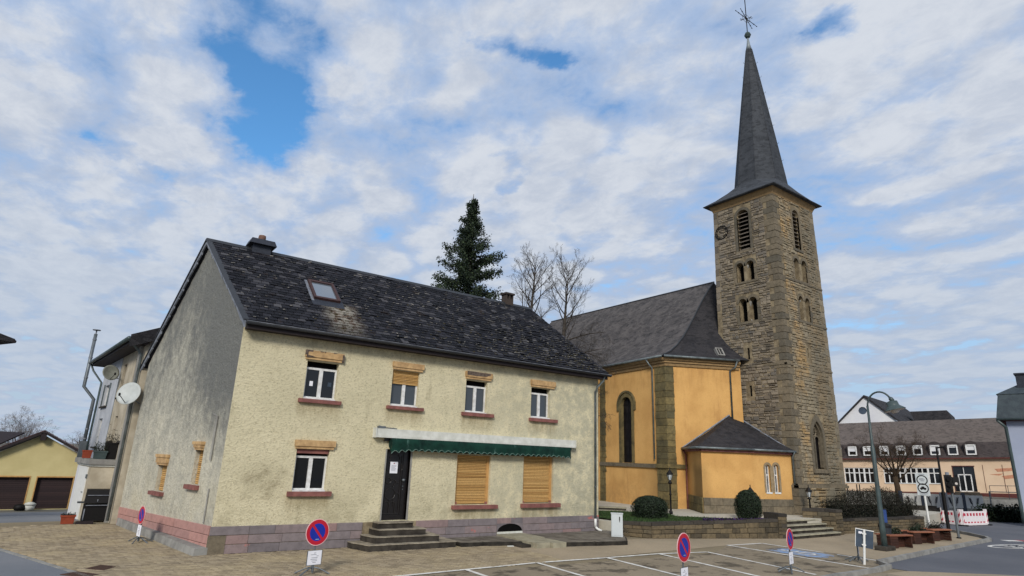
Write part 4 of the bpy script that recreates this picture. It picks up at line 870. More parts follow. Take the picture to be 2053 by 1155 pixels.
# rubble facing
def bbox(h): return (min(p[0] for p in h), max(p[0] for p in h), min(p[1] for p in h), max(p[1] for p in h))
stones = []
def rubble(F, edge, z0, z1, holes, q0, q1, hmin, hmax, wmin, wmax, pad=.2):
    bb = [bbox(h) for h in holes]; z = z0
    while z < z1-.05:
        h = rnd.uniform(hmin, hmax); h = min(h, z1-z)
        segs = [(q0, edge(z)-q1)]
        for (a, b, c, d) in bb:
            if z+h > c-.12 and z < d+pad:
                ns = []
                for s, e in segs:
                    A, B = a-pad, b+pad
                    if B <= s or A >= e: ns.append((s, e)); continue
                    if A > s: ns.append((s, A))
                    if B < e: ns.append((B, e))
                segs = ns
        for s, e in segs:
            u = s
            while u < e-.04:
                w = rnd.uniform(wmin, wmax)*(1.5 if rnd.random() < .12 else 1); x = min(u+w, e)
                if e-x < wmin*.6: x = e
                g = rnd.uniform(.011, .026); j = lambda k=.02: rnd.uniform(-k, k)
                za, zb = z+g+j(), z+h-g+j()
                if rnd.random() < .25 and h > .2 and x-u > .3:
                    zm = (za+zb)/2+j(.03); quads = [[(u+g, za), (x-g, za+j()), (x-g, zm-g), (u+g, zm-g+j())], [(u+g, zm+g), (x-g, zm+g), (x-g, zb), (u+g, zb+j())]]
                else: quads = [[(u+g+j(), za), (x-g+j(), za+j()), (x-g+j(), zb+j()), (u+g+j(), zb)]]
                for q in quads: stones.append((F, q, rnd.uniform(.015, .075)))
                u = x
        z += h
qr = .62
rubble(TL_, el, 2.2, 18.9, hl, qr, .35, .11, .23, .14, .44)
rubble(TR_, er, 2.2, 18.9, hr, qr, .45, .11, .23, .14, .42)
rubble(TR_, lambda z: er(z)+.12, .3, 2.0, [], .6, .5, .22, .36, .3, .8); rubble(TL_, el, .3, 2.0, [], .6, .35, .22, .36, .3, .8)
def stone_size(s):
    F, q, _ = s; c = F.P(q[0][0], q[0][1]); d = (c-Vector((0, 0, 2.95))).length; n = abs(F.n.dot((c-Vector((0, 0, 2.95))).normalized()))
    vis_ = 1. if not (F is TL_ and q[0][1] < 9+1.2*(q[0][0]-3.) and q[0][0] > 3.) else .05
    if F is TL_ and q[0][1] < 5.9-.55*0 and q[0][1] < 3.9+.55*q[0][0]: vis_ = .05
    return (q[1][0]-q[0][0])*(q[2][1]-q[0][1])*n/d/d*vis_
stones.sort(key=stone_size, reverse=True)
rest = MB()
for k, (F, q, o) in enumerate(stones):
    extra = .13 if q[0][1] < 2.02 and q[2][1] < 2.3 and F is TR_ else 0
    if k < 235: MB().pillow(F, q, -.02, o+extra, .02).build('stone', 'tstone', tower)
    else: rest.pillow(F, q, -.02, o+extra, .02)
tag(rest.build('stones', 'tstone', tower), kind='stuff')
# dressed corner stones
z = 2.2; k = 0
while z < 18.85:
    h = min(rnd.uniform(.32, .44), 18.9-z); L1, L2 = (.80, .38) if k % 2 else (.38, .78); L1 += rnd.uniform(-.06, .06); L2 += rnd.uniform(-.06, .06); p = rnd.uniform(.02, .045)
    MB().box(CX-p, CX+L1, CY-p, CY+L2, z+.016, z+h-.016).build('quoin', 'dress', tower)
    if True:
        e = er(z+h/2); L3 = (.55 if k % 2 else .32)+rnd.uniform(-.05, .05); MB().fbox(TR_, e-L3, e+.015, z+.01, z+h-.01, -.05, p-.012).build('quoin', 'tstone', tower)
        e = el(z+h/2)
        if z > 12: MB().fbox(TL_, e-L3*.8, e+.01, z+.01, z+h-.01, -.05, p-.012).build('quoin', 'tstone', tower)
    z += h; k += 1
z = .3
while z < 2.0:
    h = .42; MB().box(CX-.16, CX+.62+rnd.uniform(-.1, .1), CY-.16, CY+.6+rnd.uniform(-.1, .1), z+.01, min(z+h, 2.03)-.01).build('quoin', 'dress', tower); z += h
# base table, strings, slits
def string(z, h, o, F1=True, F2=True, r0=0., chamf=0.):
    mb = MB()
    if F1: mb.fbox(TR_, -o, er(z)+o*.5, z, z+h, -.1, o)
    if F2: mb.fbox(TL_, -o+.002, el(z), z+.002, z+h-.002, -.1, o)
    return mb.build('string_course', 'dress', tower)
string(2.0, .14, .17); string(2.14, .08, .10)
mb = MB().fbox(TR_, .6, er(13.6), 13.66, 13.76, -.05, .06); mb.build('string_course', 'dress', tower)
mb = MB().fbox(TR_, .3, er(11.3), 11.22, 11.33, -.05, .07).fbox(TL_, .3, 2.9, 11.18, 11.28, -.05, .06); mb.build('string_course', 'dress', tower)
string(8.55, .10, .06)
MB().fbox(TL_, 1.3, 2.85, 13.70, 13.81, -.1, .05).build('string_course', 'dress', tower)
# cornice and roof
mb = MB(); top = [(CX, CY), (CX+4.58, CY), (CX+4.58, CY+4.12), (CX, CY+4.12)]
def ringp(o): return [(CX-o, CY-o), (CX+4.58+o, CY-o), (CX+4.58+o, CY+4.12+o), (CX-o, CY+4.12+o)]
for o0, o1, z0, z1 in ((.03, .06, 18.9, 19.02), (.07, .17, 19.02, 19.22), (.17, .24, 19.22, 19.32)):
    A, B = ringp(o0), ringp(o1); mb.hexa([(x, y, z0) for x, y in A], [(x, y, z1) for x, y in B])
mb.build('tower_cornice', 'corn', church)
tcx, tcy = CX+2.29, CY+2.06; rr = 1.62
octa = [(tcx+rr*math.cos(R(22.5+45*i)), tcy+rr*math.sin(R(22.5+45*i))) for i in range(8)]
sq = ringp(.47); ez, oz = 19.33, 20.62
order = [None]*4
mb = MB(); base = [(x, y, ez) for x, y in sq]; ob = [(x, y, oz) for x, y in octa]
mids = []
def lerp3(a, b, t, dz=0): return (a[0]+(b[0]-a[0])*t, a[1]+(b[1]-a[1])*t, a[2]+(b[2]-a[2])*t+dz)
cidx = {0: (4, 5), 1: (6, 7), 2: (0, 1), 3: (2, 3)}     # octagon corners nearest each square corner
for ci, (i, j) in cidx.items():
    c = base[ci]; nx = base[(ci+1) % 4]; j2 = cidx[(ci+1) % 4][0]
    for t0, t1 in ((0, .35), (.35, .7), (.7, 1)):
        dz = lambda t: -.22*t*(1-t)*2.2
        mb.poly(lerp3(c, ob[i], t0, dz(t0)), lerp3(c, ob[j], t0, dz(t0)), lerp3(c, ob[j], t1, dz(t1)), lerp3(c, ob[i], t1, dz(t1))) if t0 else mb.poly(c, lerp3(c, ob[j], t1, dz(t1)), lerp3(c, ob[i], t1, dz(t1)))
        mb.poly(lerp3(c, ob[j], t0, dz(t0)), lerp3(nx, ob[j2], t0, dz(t0)), lerp3(nx, ob[j2], t1, dz(t1)), lerp3(c, ob[j], t1, dz(t1)))
mb.poly(*[(x, y, ez-.001) for x, y in sq])
mb.hexa([(x, y, ez-.05) for x, y in ringp(.44)], [(x, y, ez) for x, y in ringp(.47)])
mb.build('tower_roof', 'sslate', church)
mb = MB()
lv = [(20.3, 1.66), (21.2, 1.56), (24, 1.20), (28, .66), (31.35, .20)]
for (z0, r0), (z1, r1) in zip(lv, lv[1:]):
    for i in range(8):
        a0, a1 = R(22.5+45*i), R(67.5+45*i); mb.poly((tcx+r0*math.cos(a0), tcy+r0*math.sin(a0), z0), (tcx+r0*math.cos(a1), tcy+r0*math.sin(a1), z0), (tcx+r1*math.cos(a1), tcy+r1*math.sin(a1), z1), (tcx+r1*math.cos(a0), tcy+r1*math.sin(a0), z1))
sp = mb.build('spire', 'sslate', church)
mb = MB()
for i in range(8):
    a = R(22.5+45*i); mb.tube([(tcx+(r+.005)*math.cos(a), tcy+(r+.005)*math.sin(a), z) for z, r in lv], [.035, .03, .028, .025, .02], 5)
mb.build('hip_lead', 'sslate', sp)
mb = MB()
for z in (22.3, 23.6, 25., 26.3, 27.6, 28.9, 30.1):
    r = 1.66-(z-20.3)*.1315
    for a in (R(-67.5), R(157.5)): mb.tube([(tcx+r*math.cos(a), tcy+r*math.sin(a), z), (tcx+(r+.13)*math.cos(a), tcy+(r+.13)*math.sin(a), z+.02), (tcx+(r+.14)*math.cos(a), tcy+(r+.14)*math.sin(a), z+.1)], .012, 4)
mb.build('roof_hook', 'black', sp)
MB().lathe([(.215, 31.3), (.12, 31.75), (.05, 32.35)], (tcx, tcy, 0), 10).build('lead_tip', 'leadtip', sp, True)
MB().lathe([(.05, 32.3), (.16, 32.38), (.235, 32.56), (.16, 32.74), (.04, 32.82)], (tcx, tcy, 0), 10).build('finial_ball', 'copper', church)
# cross on the axis of the square front
cz = 33.98; mb = MB().tube([(tcx, tcy, 32.75), (tcx, tcy, cz+1.9)], .035, 6)
cd = Vector((.97, -.24, 0))
def cp_(u, v): return Vector((tcx, tcy, cz))+cd*u+Vector((0, 0, v))
A_ = R(-12)
for ang, L in ((-21, 1.0), (159, 1.0), (-56, .82), (124, .82), (28, .48), (208, .48)):
    a = R(ang); e = cp_(L*math.cos(a), L*math.sin(a)); mb.tube([cp_(0, 0), e], [.03, .018], 5)
    for f, r in ((.72, .05), (1., .04)): q = cp_(L*f*math.cos(a), L*f*math.sin(a)); mb.lathe([(.008, -.05), (r, 0), (.008, .05)], q, 6)
    if L < .5:
        q = cp_(L*1.15*math.cos(a), L*1.15*math.sin(a)); mb.tube([q+cd*(.085*math.cos(R(t)))+Vector((0, 0, .085*math.sin(R(t)))) for t in range(0, 361, 45)], .015, 4)
sq_ = [cp_(.36*math.cos(R(t)), .36*math.sin(R(t))) for t in (-21, 28, 90, 159, 208, 270, 339)]
for a, b in zip(sq_, sq_[1:]): mb.tube([a, b], .013, 4)
mb.lathe([(.02, -.09), (.085, 0), (.02, .09)], (tcx, tcy, cz), 8); mb.build('iron_cross', 'black', church)
# belfry louvres
for F, h in ((TR_, LR), (TL_, LL)):
    a, b, c, d = bbox(h); w = MB().fprism(F, h, -.46, -.40).build('belfry_window', 'dark', church)
    zs = d-(b-a)/2; out = [(a-.16, c-.02), ]; 
    inner = [(a, c)]+[(a, zs)]+[((a+b)/2-(b-a)/2*math.cos(math.pi*i/12), zs+(b-a)/2*math.sin(math.pi*i/12)) for i in range(1, 12)]+[(b, zs), (b, c)]
    ro_ = (b-a)/2+.17; outer = [(a-.17, c)]+[(a-.17, zs)]+[((a+b)/2-ro_*math.cos(math.pi*i/12), zs+ro_*math.sin(math.pi*i/12)) for i in range(1, 12)]+[(b+.17, zs), (b+.17, c)]
    MB().band(F, inner, outer, -.1, .035).fbox(F, a-.17, b+.17, c-.14, c, -.1, .05).build('stone_surround', 'dress', w)
    for i in range(10):
        z = c+.12+i*.262; hw = (b-a)/2
        if z > zs: hw = math.sqrt(max(.01, hw*hw-(z-zs)**2))-.02
        cu = (a+b)/2; P = F.P
        MB().hexa([P(cu-hw, z-.07, -.06), P(cu+hw, z-.07, -.06), P(cu+hw, z+.08, -.30), P(cu-hw, z+.08, -.30)], [P(cu-hw, z-.03, -.06), P(cu+hw, z-.03, -.06), P(cu+hw, z+.12, -.30), P(cu-hw, z+.12, -.30)]).build('louvre', 'louv', w)
# twin round-arched openings with a colonnette
for F, pr in ((TR_, P1R), (TR_, P2R), (TL_, P1L), (TL_, P2L)):
    A, B = bbox(pr[0]), bbox(pr[1]); w = MB()
    for h in pr:
        a, b, c, d = bbox(h); zs = d-(b-a)/2; r0 = (b-a)/2; cu = (a+b)/2
        inn = [(cu-r0*math.cos(math.pi*i/10), zs+r0*math.sin(math.pi*i/10)) for i in range(11)]; o_ = [(cu-(r0+.15)*math.cos(math.pi*i/10), zs+(r0+.17)*math.sin(math.pi*i/10)) for i in range(11)]
        w.band(F, inn, o_, -.05, .03)
    for x0, x1 in ((A[0]-.17, A[0]-.0), (B[1]+.0, B[1]+.17)):
        for i in range(3): w.fbox(F, x0-(.12 if i % 2 else 0)*(x0 < A[0]), x1+(.12 if i % 2 else 0)*(x0 > A[0]), A[2]+i*.36, A[2]+i*.36+.34, -.05, .028)
    w.fbox(F, A[0]-.1, B[1]+.1, A[2]-.10, A[2]-.0, -.1, .04)
    w = w.build('twin_window', 'dress', church)
    cu = (A[1]+B[0])/2; c = F.P(cu, 0, -.16); zs = A[3]-(A[1]-A[0])/2
    MB().lathe([(.11, A[2]), (.11, A[2]+.08), (.075, A[2]+.14), (.07, zs-.28), (.085, zs-.24), (.15, zs-.02), (.15, zs+.06)], c, 10).build('colonnette', 'kerbc', w, False)
    MB().fbox(F, A[0], B[1], A[2], A[3], -.46, -.44).build('dark_inside', 'dark', w)
for F, hs in ((TR_, SLR), (TL_, SLL)):
    for h in hs: MB().fprism(F, h, -.16, -.08).build('slit', 'dark', tower)
# clock ring
ck = MB(); c = TL_.P(3.57, 17.38, .06); ax, ay = TL_.d, Vector((0, 0, 1))
for r, t in ((.44, .035), (.33, .018)): ck.tube([c+ax*(r*math.cos(R(i*15)))+ay*(r*math.sin(R(i*15))) for i in range(25)], t, 6)
for i in range(12): a = R(i*30); ck.tube([c+ax*.34*math.cos(a)+ay*.34*math.sin(a), c+ax*.43*math.cos(a)+ay*.43*math.sin(a)], .02, 4)
ck = ck.build('clock', 'black', church); MB().tube([c, c+ax*.2+ay*.08], .02, 5).tube([c, c-ax*.28-ay*.1], .015, 5).build('hand', 'black', ck)
# gothic window
a, b, c_, d_ = bbox(GOT); gw_ = MB().fprism(TR_, GOT, -.32, -.30).build('gothic_window', 'stglass', church)
def gpts(g, n=10):
    a0, b0 = a-g, b+g; rr_ = b0-a0; z_ = 4.62; 
    L = [(a0, 3.0-g), (a0, z_)]+[(b0-rr_*math.cos(R(60)*i/n), z_+rr_*math.sin(R(60)*i/n)) for i in range(1, n+1)]
    return L+[(a0+rr_*math.cos(R(60)*(1-i/n)), z_+rr_*math.sin(R(60)*(1-i/n))) for i in range(1, n+1)]+[(b0, 3.0-g)]
MB().band(TR_, gpts(-.02), gpts(.20), -.28, .05).build('stone_surround', 'dress', gw_)
MB().band(TR_, gpts(-.09), gpts(.0), -.25, -.08).fbox(TR_, (a+b)/2-.05, (a+b)/2+.05, 3.0, 4.62, -.28, -.16).build('mullion', 'dress', gw_)
mb = MB(); cu = (a+b)/2
for x, z, r, t0, t1 in ((cu-.26, 4.52, .27, 0, 180), (cu+.26, 4.52, .27, 0, 180), (cu, 5.02, .25, 0, 360)): mb.tube([TR_.P(x+r*math.cos(R(t0+(t1-t0)*i/16)), z+r*math.sin(R(t0+(t1-t0)*i/16)), -.2) for i in range(17)], .045, 6)
for t in (90, 210, 330): mb.tube([TR_.P(cu+.11*math.cos(R(t))+.1*math.cos(R(q)), 5.02+.11*math.sin(R(t))+.1*math.sin(R(q)), -.2) for q in range(0, 361, 60)], .022, 5)
mb.build('tracery', 'dress', gw_)
MB().fbox(TR_, a-.28, b+.28, 2.78, 2.98, -.3, .13).build('window_sill', 'dress', gw_)
# choir and nave walls
K0 = Vector((27.4, 22.96, 0)); K1 = Vector((28.29, 29.2, 0)); K2 = Vector((31.6, 20.9, 0))
aL = math.degrees(math.atan2(K1.y-K0.y, K1.x-K0.x)); aR = math.degrees(math.atan2(K2.y-K0.y, K2.x-K0.x))
CL, CR = Fr(K0, aL, -1), Fr(K0, aR, 1); EZ = 8.98
CW = arch(3.04, 4.10, 2.95, 6.38)
cwall = MB().wall(CL, [(0, -.3), (6.3, -.3), (6.3, 8.55), (0, 8.55)], [CW], .24).wall(CR, [(0, -.3), (4.7, -.3), (4.7, 8.55), (0, 8.55)])
n1 = CL.P(6.3, 0); far1 = Vector((n1.x+.15, 42, 0)); far2 = Vector((40.4, 42, 0)); far3 = Vector((40.6, 22.9, 0))
for p, q in ((n1, far1), (far1, far2), (far2, far3), (far3, Vector((36.4, 21, 0)))): cwall.poly((p.x, p.y, -.3), (q.x, q.y, -.3), (q.x, q.y, 8.55), (p.x, p.y, 8.55))
cw = cwall.build('choir_wall', 'ochre', church)
mb = MB()
for z0, z1, o in ((8.42, 8.60, .08), (8.60, 8.74, .16), (8.74, 8.88, .26)): mb.fbox(CL, -o*.6, 6.4, z0, z1, -.1, o).fbox(CR, -o*.6, 4.6, z0+.001, z1-.001, -.1, o)
mb.build('eaves_cornice', 'corn', church)
gt2 = MB().tube([CL.P(8.5, 8.93, .42), CL.P(-.20, 8.93, .42)], .07, 8).tube([CR.P(-.22, 8.932, .42), CR.P(4.45, 8.932, .42)], .07, 8).build('gutter', 'zinc', church, True)
MB().fbox(CL, .88, 6.3, 2.72, 2.94, -.05, .09).build('string_course', 'dress', cw); MB().fbox(CL, 0, .87, 2.74, 2.96, -.05, .16).fbox(CR, -.1, 1.2, 2.74, 2.96, -.05, .14).build('string_course', 'quoin', cw)
# stone corner pilaster, block by block
z = -.2; k = 0
while z < 8.40:
    h = min(rnd.uniform(.30, .52), 8.41-z); g = .008
    MB().pillow(CL, [(-.055, z+g), (.86+rnd.uniform(-.03, .03), z+g), (.86, z+h-g), (-.055, z+h-g)], -.02, .055+rnd.uniform(0, .02), .012).build('quoin', 'quoin', cw)
    MB().pillow(CR, [(-.05, z+g), (.47+rnd.uniform(-.03, .05), z+g), (.47, z+h-g), (-.05, z+h-g)], -.02, .05+rnd.uniform(0, .02), .012).build('quoin', 'quoin', cw)
    if k % 1 == 0: MB().pillow(CL, [(5.72+rnd.uniform(-.1, .1), z+g), (6.3, z+g), (6.3, z+h-g), (5.75, z+h-g)], -.02, .05, .012).build('quoin', 'quoin', cw)
    z += h; k += 1
a, b, c_, d_ = bbox(CW); zs = 6.38; r0 = (b-a)/2; cu = (a+b)/2
cwin = MB().fprism(CL, CW, -.18, -.16).build('choir_window', 'stglass', church)
def rp(r): return [(cu-r, 2.95)]+[(cu-r*math.cos(math.pi*i/12), zs+r*math.sin(math.pi*i/12)) for i in range(13)]+[(cu+r, 2.95)]
MB().band(CL, rp(r0-.03), rp(r0+.19), -.155, .06).build('stone_surround', 'quoin', cwin)
MB().fbox(CL, a-.36, a-.22, 6.05, 6.55, -.02, .09).fbox(CL, b+.22, b+.36, 6.05, 6.55, -.02, .09).band(CL, [(cu-(r0+.24)*math.cos(math.pi*i/12), zs+(r0+.24)*math.sin(math.pi*i/12)) for i in range(13)], [(cu-(r0+.36)*math.cos(math.pi*i/12), zs+(r0+.36)*math.sin(math.pi*i/12)) for i in range(13)], -.02, .10).build('hood_mould', 'quoin', cwin)
mb = MB(); mb.fbox(CL, cu-.025, cu+.025, 2.95, 6.85, -.16, -.13)
for i in range(7): mb.fbox(CL, a, b, 3.4+i*.5, 3.43+i*.5, -.16, -.135)
mb.build('glazing_bar', 'black', cwin)
# roof of the choir, bell-cast at the eaves
RX, RZ, RY0 = 34.1, 15.05, 24.1
def gcast(t): return t-.11*math.sin(math.pi*min(1, t*1.15))*(1-t)*1.5
def roofpatch(E0, E1, T0, T1, n=9, nu=10):
    mb = MB(); rows = []
    for i in range(n+1):
        t = i/n
        for j in range(nu+1):
            s = j/nu; e = E0.lerp(E1, s); q = T0.lerp(T1, s); p = e.lerp(q, t); rows.append((p.x, p.y, e.z+(q.z-e.z)*gcast(t)))
    w = nu+1; mb.add(rows, [(i*w+j, i*w+j+1, (i+1)*w+j+1, (i+1)*w+j) for i in range(n) for j in range(nu)]); return mb
eC = CL.P(-.35, EZ, .42); eC = Vector((27.06, 22.74, EZ))
eL = CL.P(6.7, EZ, .42); eF = Vector((far1.x-.45, 42.4, EZ)); eR = CR.P(5.2, EZ, .42)
ap = Vector((RX, RY0, RZ)); apF = Vector((RX, 41.5, RZ))
r1 = roofpatch(eC, eL, ap, Vector((RX, 31.2, RZ))); r1.add(*(lambda b: (b.v, b.f))(roofpatch(eL, eF, Vector((RX, 31.2, RZ)), apF)))
mr = roofpatch(Vector((41, 22.9, EZ)), Vector((41, 42.4, EZ)), ap, apF); r1.add(mr.v, mr.f); r1.poly(eF, (41, 42.4, EZ), apF)
nav = r1.build('nave_roof', 'cslate', church)
r2 = roofpatch(eC, eR, ap, Vector((RX+.01, RY0-.01, RZ)), 9, 8); mr = roofpatch(eR, Vector((41, 22.9, EZ)), Vector((RX, RY0, RZ)), ap, 9, 4); r2.add(mr.v, mr.f)
hip = r2.build('hip_roof', 'dslate', church)
hp = []
for i in range(10): t = i/9; p = eC.lerp(ap, t); hp.append((p.x, p.y, EZ+(RZ-EZ)*gcast(t)+.02))
MB().tube(hp, .06, 6).build('hip_ridge', 'gutter', hip); MB().tube([ap, apF], .07, 6).build('ridge_capping', 'gutter', nav)
# little roof light in the hip
t = .13; c = eC.lerp(eR, .63).lerp(ap, t); c.z = EZ+(RZ-EZ)*gcast(t); nrm = Vector((-.35, -.75, .62)).normalized(); axu = CR.d; ayu = nrm.cross(axu).normalized(); ayu = ayu if ayu.z > 0 else -ayu
def hexa_at(mb, u0, u1, v0, v1, w0, w1): return mb.hexa([c+axu*u+ayu*v+nrm*w0 for u, v in ((u0, v0), (u1, v0), (u1, v1), (u0, v1))], [c+axu*u+ayu*v+nrm*w1 for u, v in ((u0, v0), (u1, v0), (u1, v1), (u0, v1))])
mb = MB(); hexa_at(mb, -.22, -.15, -.32, .32, 0, .2); hexa_at(mb, .15, .22, -.32, .32, 0, .2); hexa_at(mb, -.15, .15, .25, .32, 0, .2); hexa_at(mb, -.15, .15, -.32, -.25, 0, .2); hexa_at(mb, -.03, .03, -.25, .25, 0, .17)
rl = mb.build('roof_light', 'kerbc', church); hexa_at(MB(), -.15, .15, -.25, .25, 0, .12).build('pane', 'glass', rl)
# downpipes
MB().tube([CL.P(1.15, 8.88, .42), CL.P(1.05, 8.6, .30), CL.P(1.02, 8.4, .10), CL.P(1.0, 3.2, .10)], .045, 8).build('downpipe', 'zinc', church, True)
MB().tube([CR.P(4.30, 8.88, .42), CR.P(4.22, 8.55, .3), CR.P(4.0, 8.35, .08), CR.P(3.98, 5.6, .08)], .05, 8).build('downpipe', 'zinc', church, True)
# sacristy
A1, A2, A3 = Vector((26.65, 20.18, 0)), Vector((29.14, 18.95, 0)), Vector((31.82, 18.28, 0)); A0_ = CR.P(1.12, 0); A0_ = Vector((A0_.x, A0_.y, 0))
def mkF(p, q): return Fr(p, math.degrees(math.atan2(q.y-p.y, q.x-p.x)), 1)
SF = [mkF(A0_, A1), mkF(A1, A2), mkF(A2, A3)]; SL = [(A1-A0_).length, (A2-A1).length, (A3-A2).length]
AW = [arch(.88, 1.20, 1.72, 2.96), arch(1.45, 1.77, 1.72, 2.98)]
mb = MB()
for i in range(3): mb.wall(SF[i], [(0, .3), (SL[i], .3), (SL[i], 3.78), (0, 3.78)], AW if i == 2 else [], .22)
sac = mb.build('sacristy_wall', 'ochre', church)
for i in range(3):
    z = .3
    while z < 1.40:
        h = min(.37, 1.41-z); u = 0.
        while u < SL[i]-.05:
            w = rnd.uniform(.35, .85); e = min(u+w, SL[i]); e = SL[i] if SL[i]-e < .25 else e
            MB().pillow(SF[i], [(u+.005, z+.006), (e-.005, z+.006), (e-.005, z+h-.006), (u+.005, z+h-.006)], -.02, .05+rnd.uniform(0, .015), .01).build('base_stone', 'dress' if i else 'quoin', sac); u = e
        z += h
for h in AW:
    a, b, c_, d_ = bbox(h); r0 = (b-a)/2; cu = (a+b)/2; zs = d_-r0
    w = MB().fprism(SF[2], h, -.20, -.18).build('sacristy_window', 'glass', church)
    q = lambda r: [(cu-r, c_)]+[(cu-r*math.cos(math.pi*i/10), zs+r*math.sin(math.pi*i/10)) for i in range(11)]+[(cu+r, c_)]
    MB().band(SF[2], q(r0), q(r0+.12), -.05, .012).build('stone_surround', 'tan', w)
    MB().band(SF[2], q(r0-.045), q(r0), -.17, -.12).fbox(SF[2], cu-.02, cu+.02, c_, d_, -.17, -.13).fbox(SF[2], a, b, c_+.85, c_+.90, -.17, -.125).fbox(SF[2], a-.04, b+.04, c_-.05, c_+.03, -.17, .03).build('window_frame', 'white', w)
MB().fprism(SF[2], [(1.20+.1, 1.72), (1.45-.1, 1.72), (1.45-.1, 3.05), (1.20+.1, 3.05)], -.02, .008).build('stone_surround', 'tan', sac)
apx = Vector((30.83, 21.28, 5.78)); ev = 3.86
def outp(p, fa, fb, o=.30): n = (fa.n+fb.n).normalized(); return Vector((p.x, p.y, 0))+n*(o/max(.5, n.dot(fa.n)))
E0_ = CR.P(.93, 0, .02)+SF[0].n*.1; E0_ = Vector((E0_.x, E0_.y, ev)); E1_ = outp(A1, SF[0], SF[1]); E2_ = outp(A2, SF[1], SF[2]); E3_ = A3+SF[2].n*.32+SF[2].d*.0
mb = MB(); rim = [E0_, Vector((E1_.x, E1_.y, ev)), Vector((E2_.x, E2_.y, ev)), Vector((E3_.x, E3_.y, ev))]
tp = [CR.P(3.6, 5.78, .02), Vector((CX-.02, 21.3, 5.78)), ]
apx2 = Vector((31.78, 21.5, 5.80)); 
for p, q, a, b in ((rim[0], rim[1], apx, apx), (rim[1], rim[2], apx, apx), (rim[2], rim[3], apx, apx2)):
    nn = 6
    for i in range(nn):
        t0, t1 = i/nn, (i+1)/nn; f = lambda t: t-.05*math.sin(math.pi*t)
        def pt(e, t, x): v = e.lerp(x, t); v.z = e.z+(x.z-e.z)*f(t); return v
        mb.poly(pt(p, t0, a), pt(q, t0, b), pt(q, t1, b), pt(p, t1, a)) if i < nn-1 or a is not b else mb.poly(pt(p, t0, a), pt(q, t0, b), a)
sr = mb.build('sacristy_roof', 'dslate', church)
mb = MB()
for p, q in zip(rim, rim[1:]): mb.tube([p+Vector((0, 0, -.03)), q+Vector((0, 0, -.03))], .06, 8)
mb.build('gutter', 'zinc', sr, True)
mb = MB()
for p, q, o in ((A0_, A1, 0), (A1, A2, 0), (A2, A3, 0)): F = mkF(p, q); mb.fbox(F, -.05, (q-p).length+.05, 3.66, 3.80, -.05, .16)
mb.build('eaves_board', 'sill', sr)
MB().tube([rim[0]+Vector((.02, 0, -.01)), apx+Vector((0, -.02, .02))], .05, 6).tube([Vector((CX-.03, CY+.12, ev+.02)), apx2+Vector((-.02, 0, .03))], .05, 6).build('flashing', 'lead', sr)
MB().tube([rim[0]+Vector((-.02, -.03, -.06)), Vector((A0_.x, A0_.y, 3.5))+SF[0].n*.09+SF[0].d*.15, Vector((A0_.x, A0_.y, .66))+SF[0].n*.09+SF[0].d*.15], .045, 8).build('downpipe', 'sill', church, True)
MB().tube([Vector((E3_.x-.15, E3_.y, ev-.06)), Vector((A3.x-.1, A3.y-.12, 3.55)), Vector((A3.x-.1, A3.y-.10, .66))], .045, 8).build('downpipe', 'zinc', church, True)

# ------------------------------------------------------------------ terrace, garden walls and stairs before the church
mb = MB(); TP = [(19.75, 18.95, .52), (20.3, 18.1, .54), (26.5, 15.95, .70), (26.6, 16.4, .70), (30.6, 16.2, .70), (31.7, 16.1, .66), (39.3, 15.45, .62), (47, 17, .62), (47, 46, .62), (19.6, 46, .45), (19.55, 30, .45), (19.6, 20.2, .50)]
mb.add([(30, 28, .6)]+TP, [(0, i+1, (i+1) % len(TP)+1) for i in range(len(TP))]); mb.add([(p[0], p[1], p[2]) for p in TP]+[(p[0], p[1], -.1) for p in TP], [(i, (i+1) % 12, (i+1) % 12+12, i+12) for i in range(12)])
tag(mb.build('terrace', 'terr'), kind='structure')
mb = MB(); LP = [(19.9, 18.95), (20.4, 18.25), (25.6, 16.45), (25.3, 17.0), (23.5, 19.3), (24.2, 20.6), (22, 23), (19.9, 23)]
def tz(x, y): return .52+.03*(x-20)
mb.add([(x, y, tz(x, y)+.05) for x, y in LP], [tuple(range(8))]); tag(mb.build('lawn', 'lawn'), kind='structure')
mb = MB()
for k in range(5200):
    x, y = rnd.uniform(19.9, 25.6), rnd.uniform(16.4, 22.5)
    if not inpoly((x, y), LP): continue
    z = tz(x, y)+.05; h = rnd.uniform(.03, .075); a = rnd.uniform(0, 6.28); d = Vector((math.cos(a), math.sin(a)))*.012; l = Vector((rnd.uniform(-.03, .03), rnd.uniform(-.03, .03)))
    mb.poly((x-d.x, y-d.y, z), (x+d.x, y+d.y, z), (x+l.x, y+l.y, z+h))
tag(mb.build('grass', 'grass'), kind='stuff')
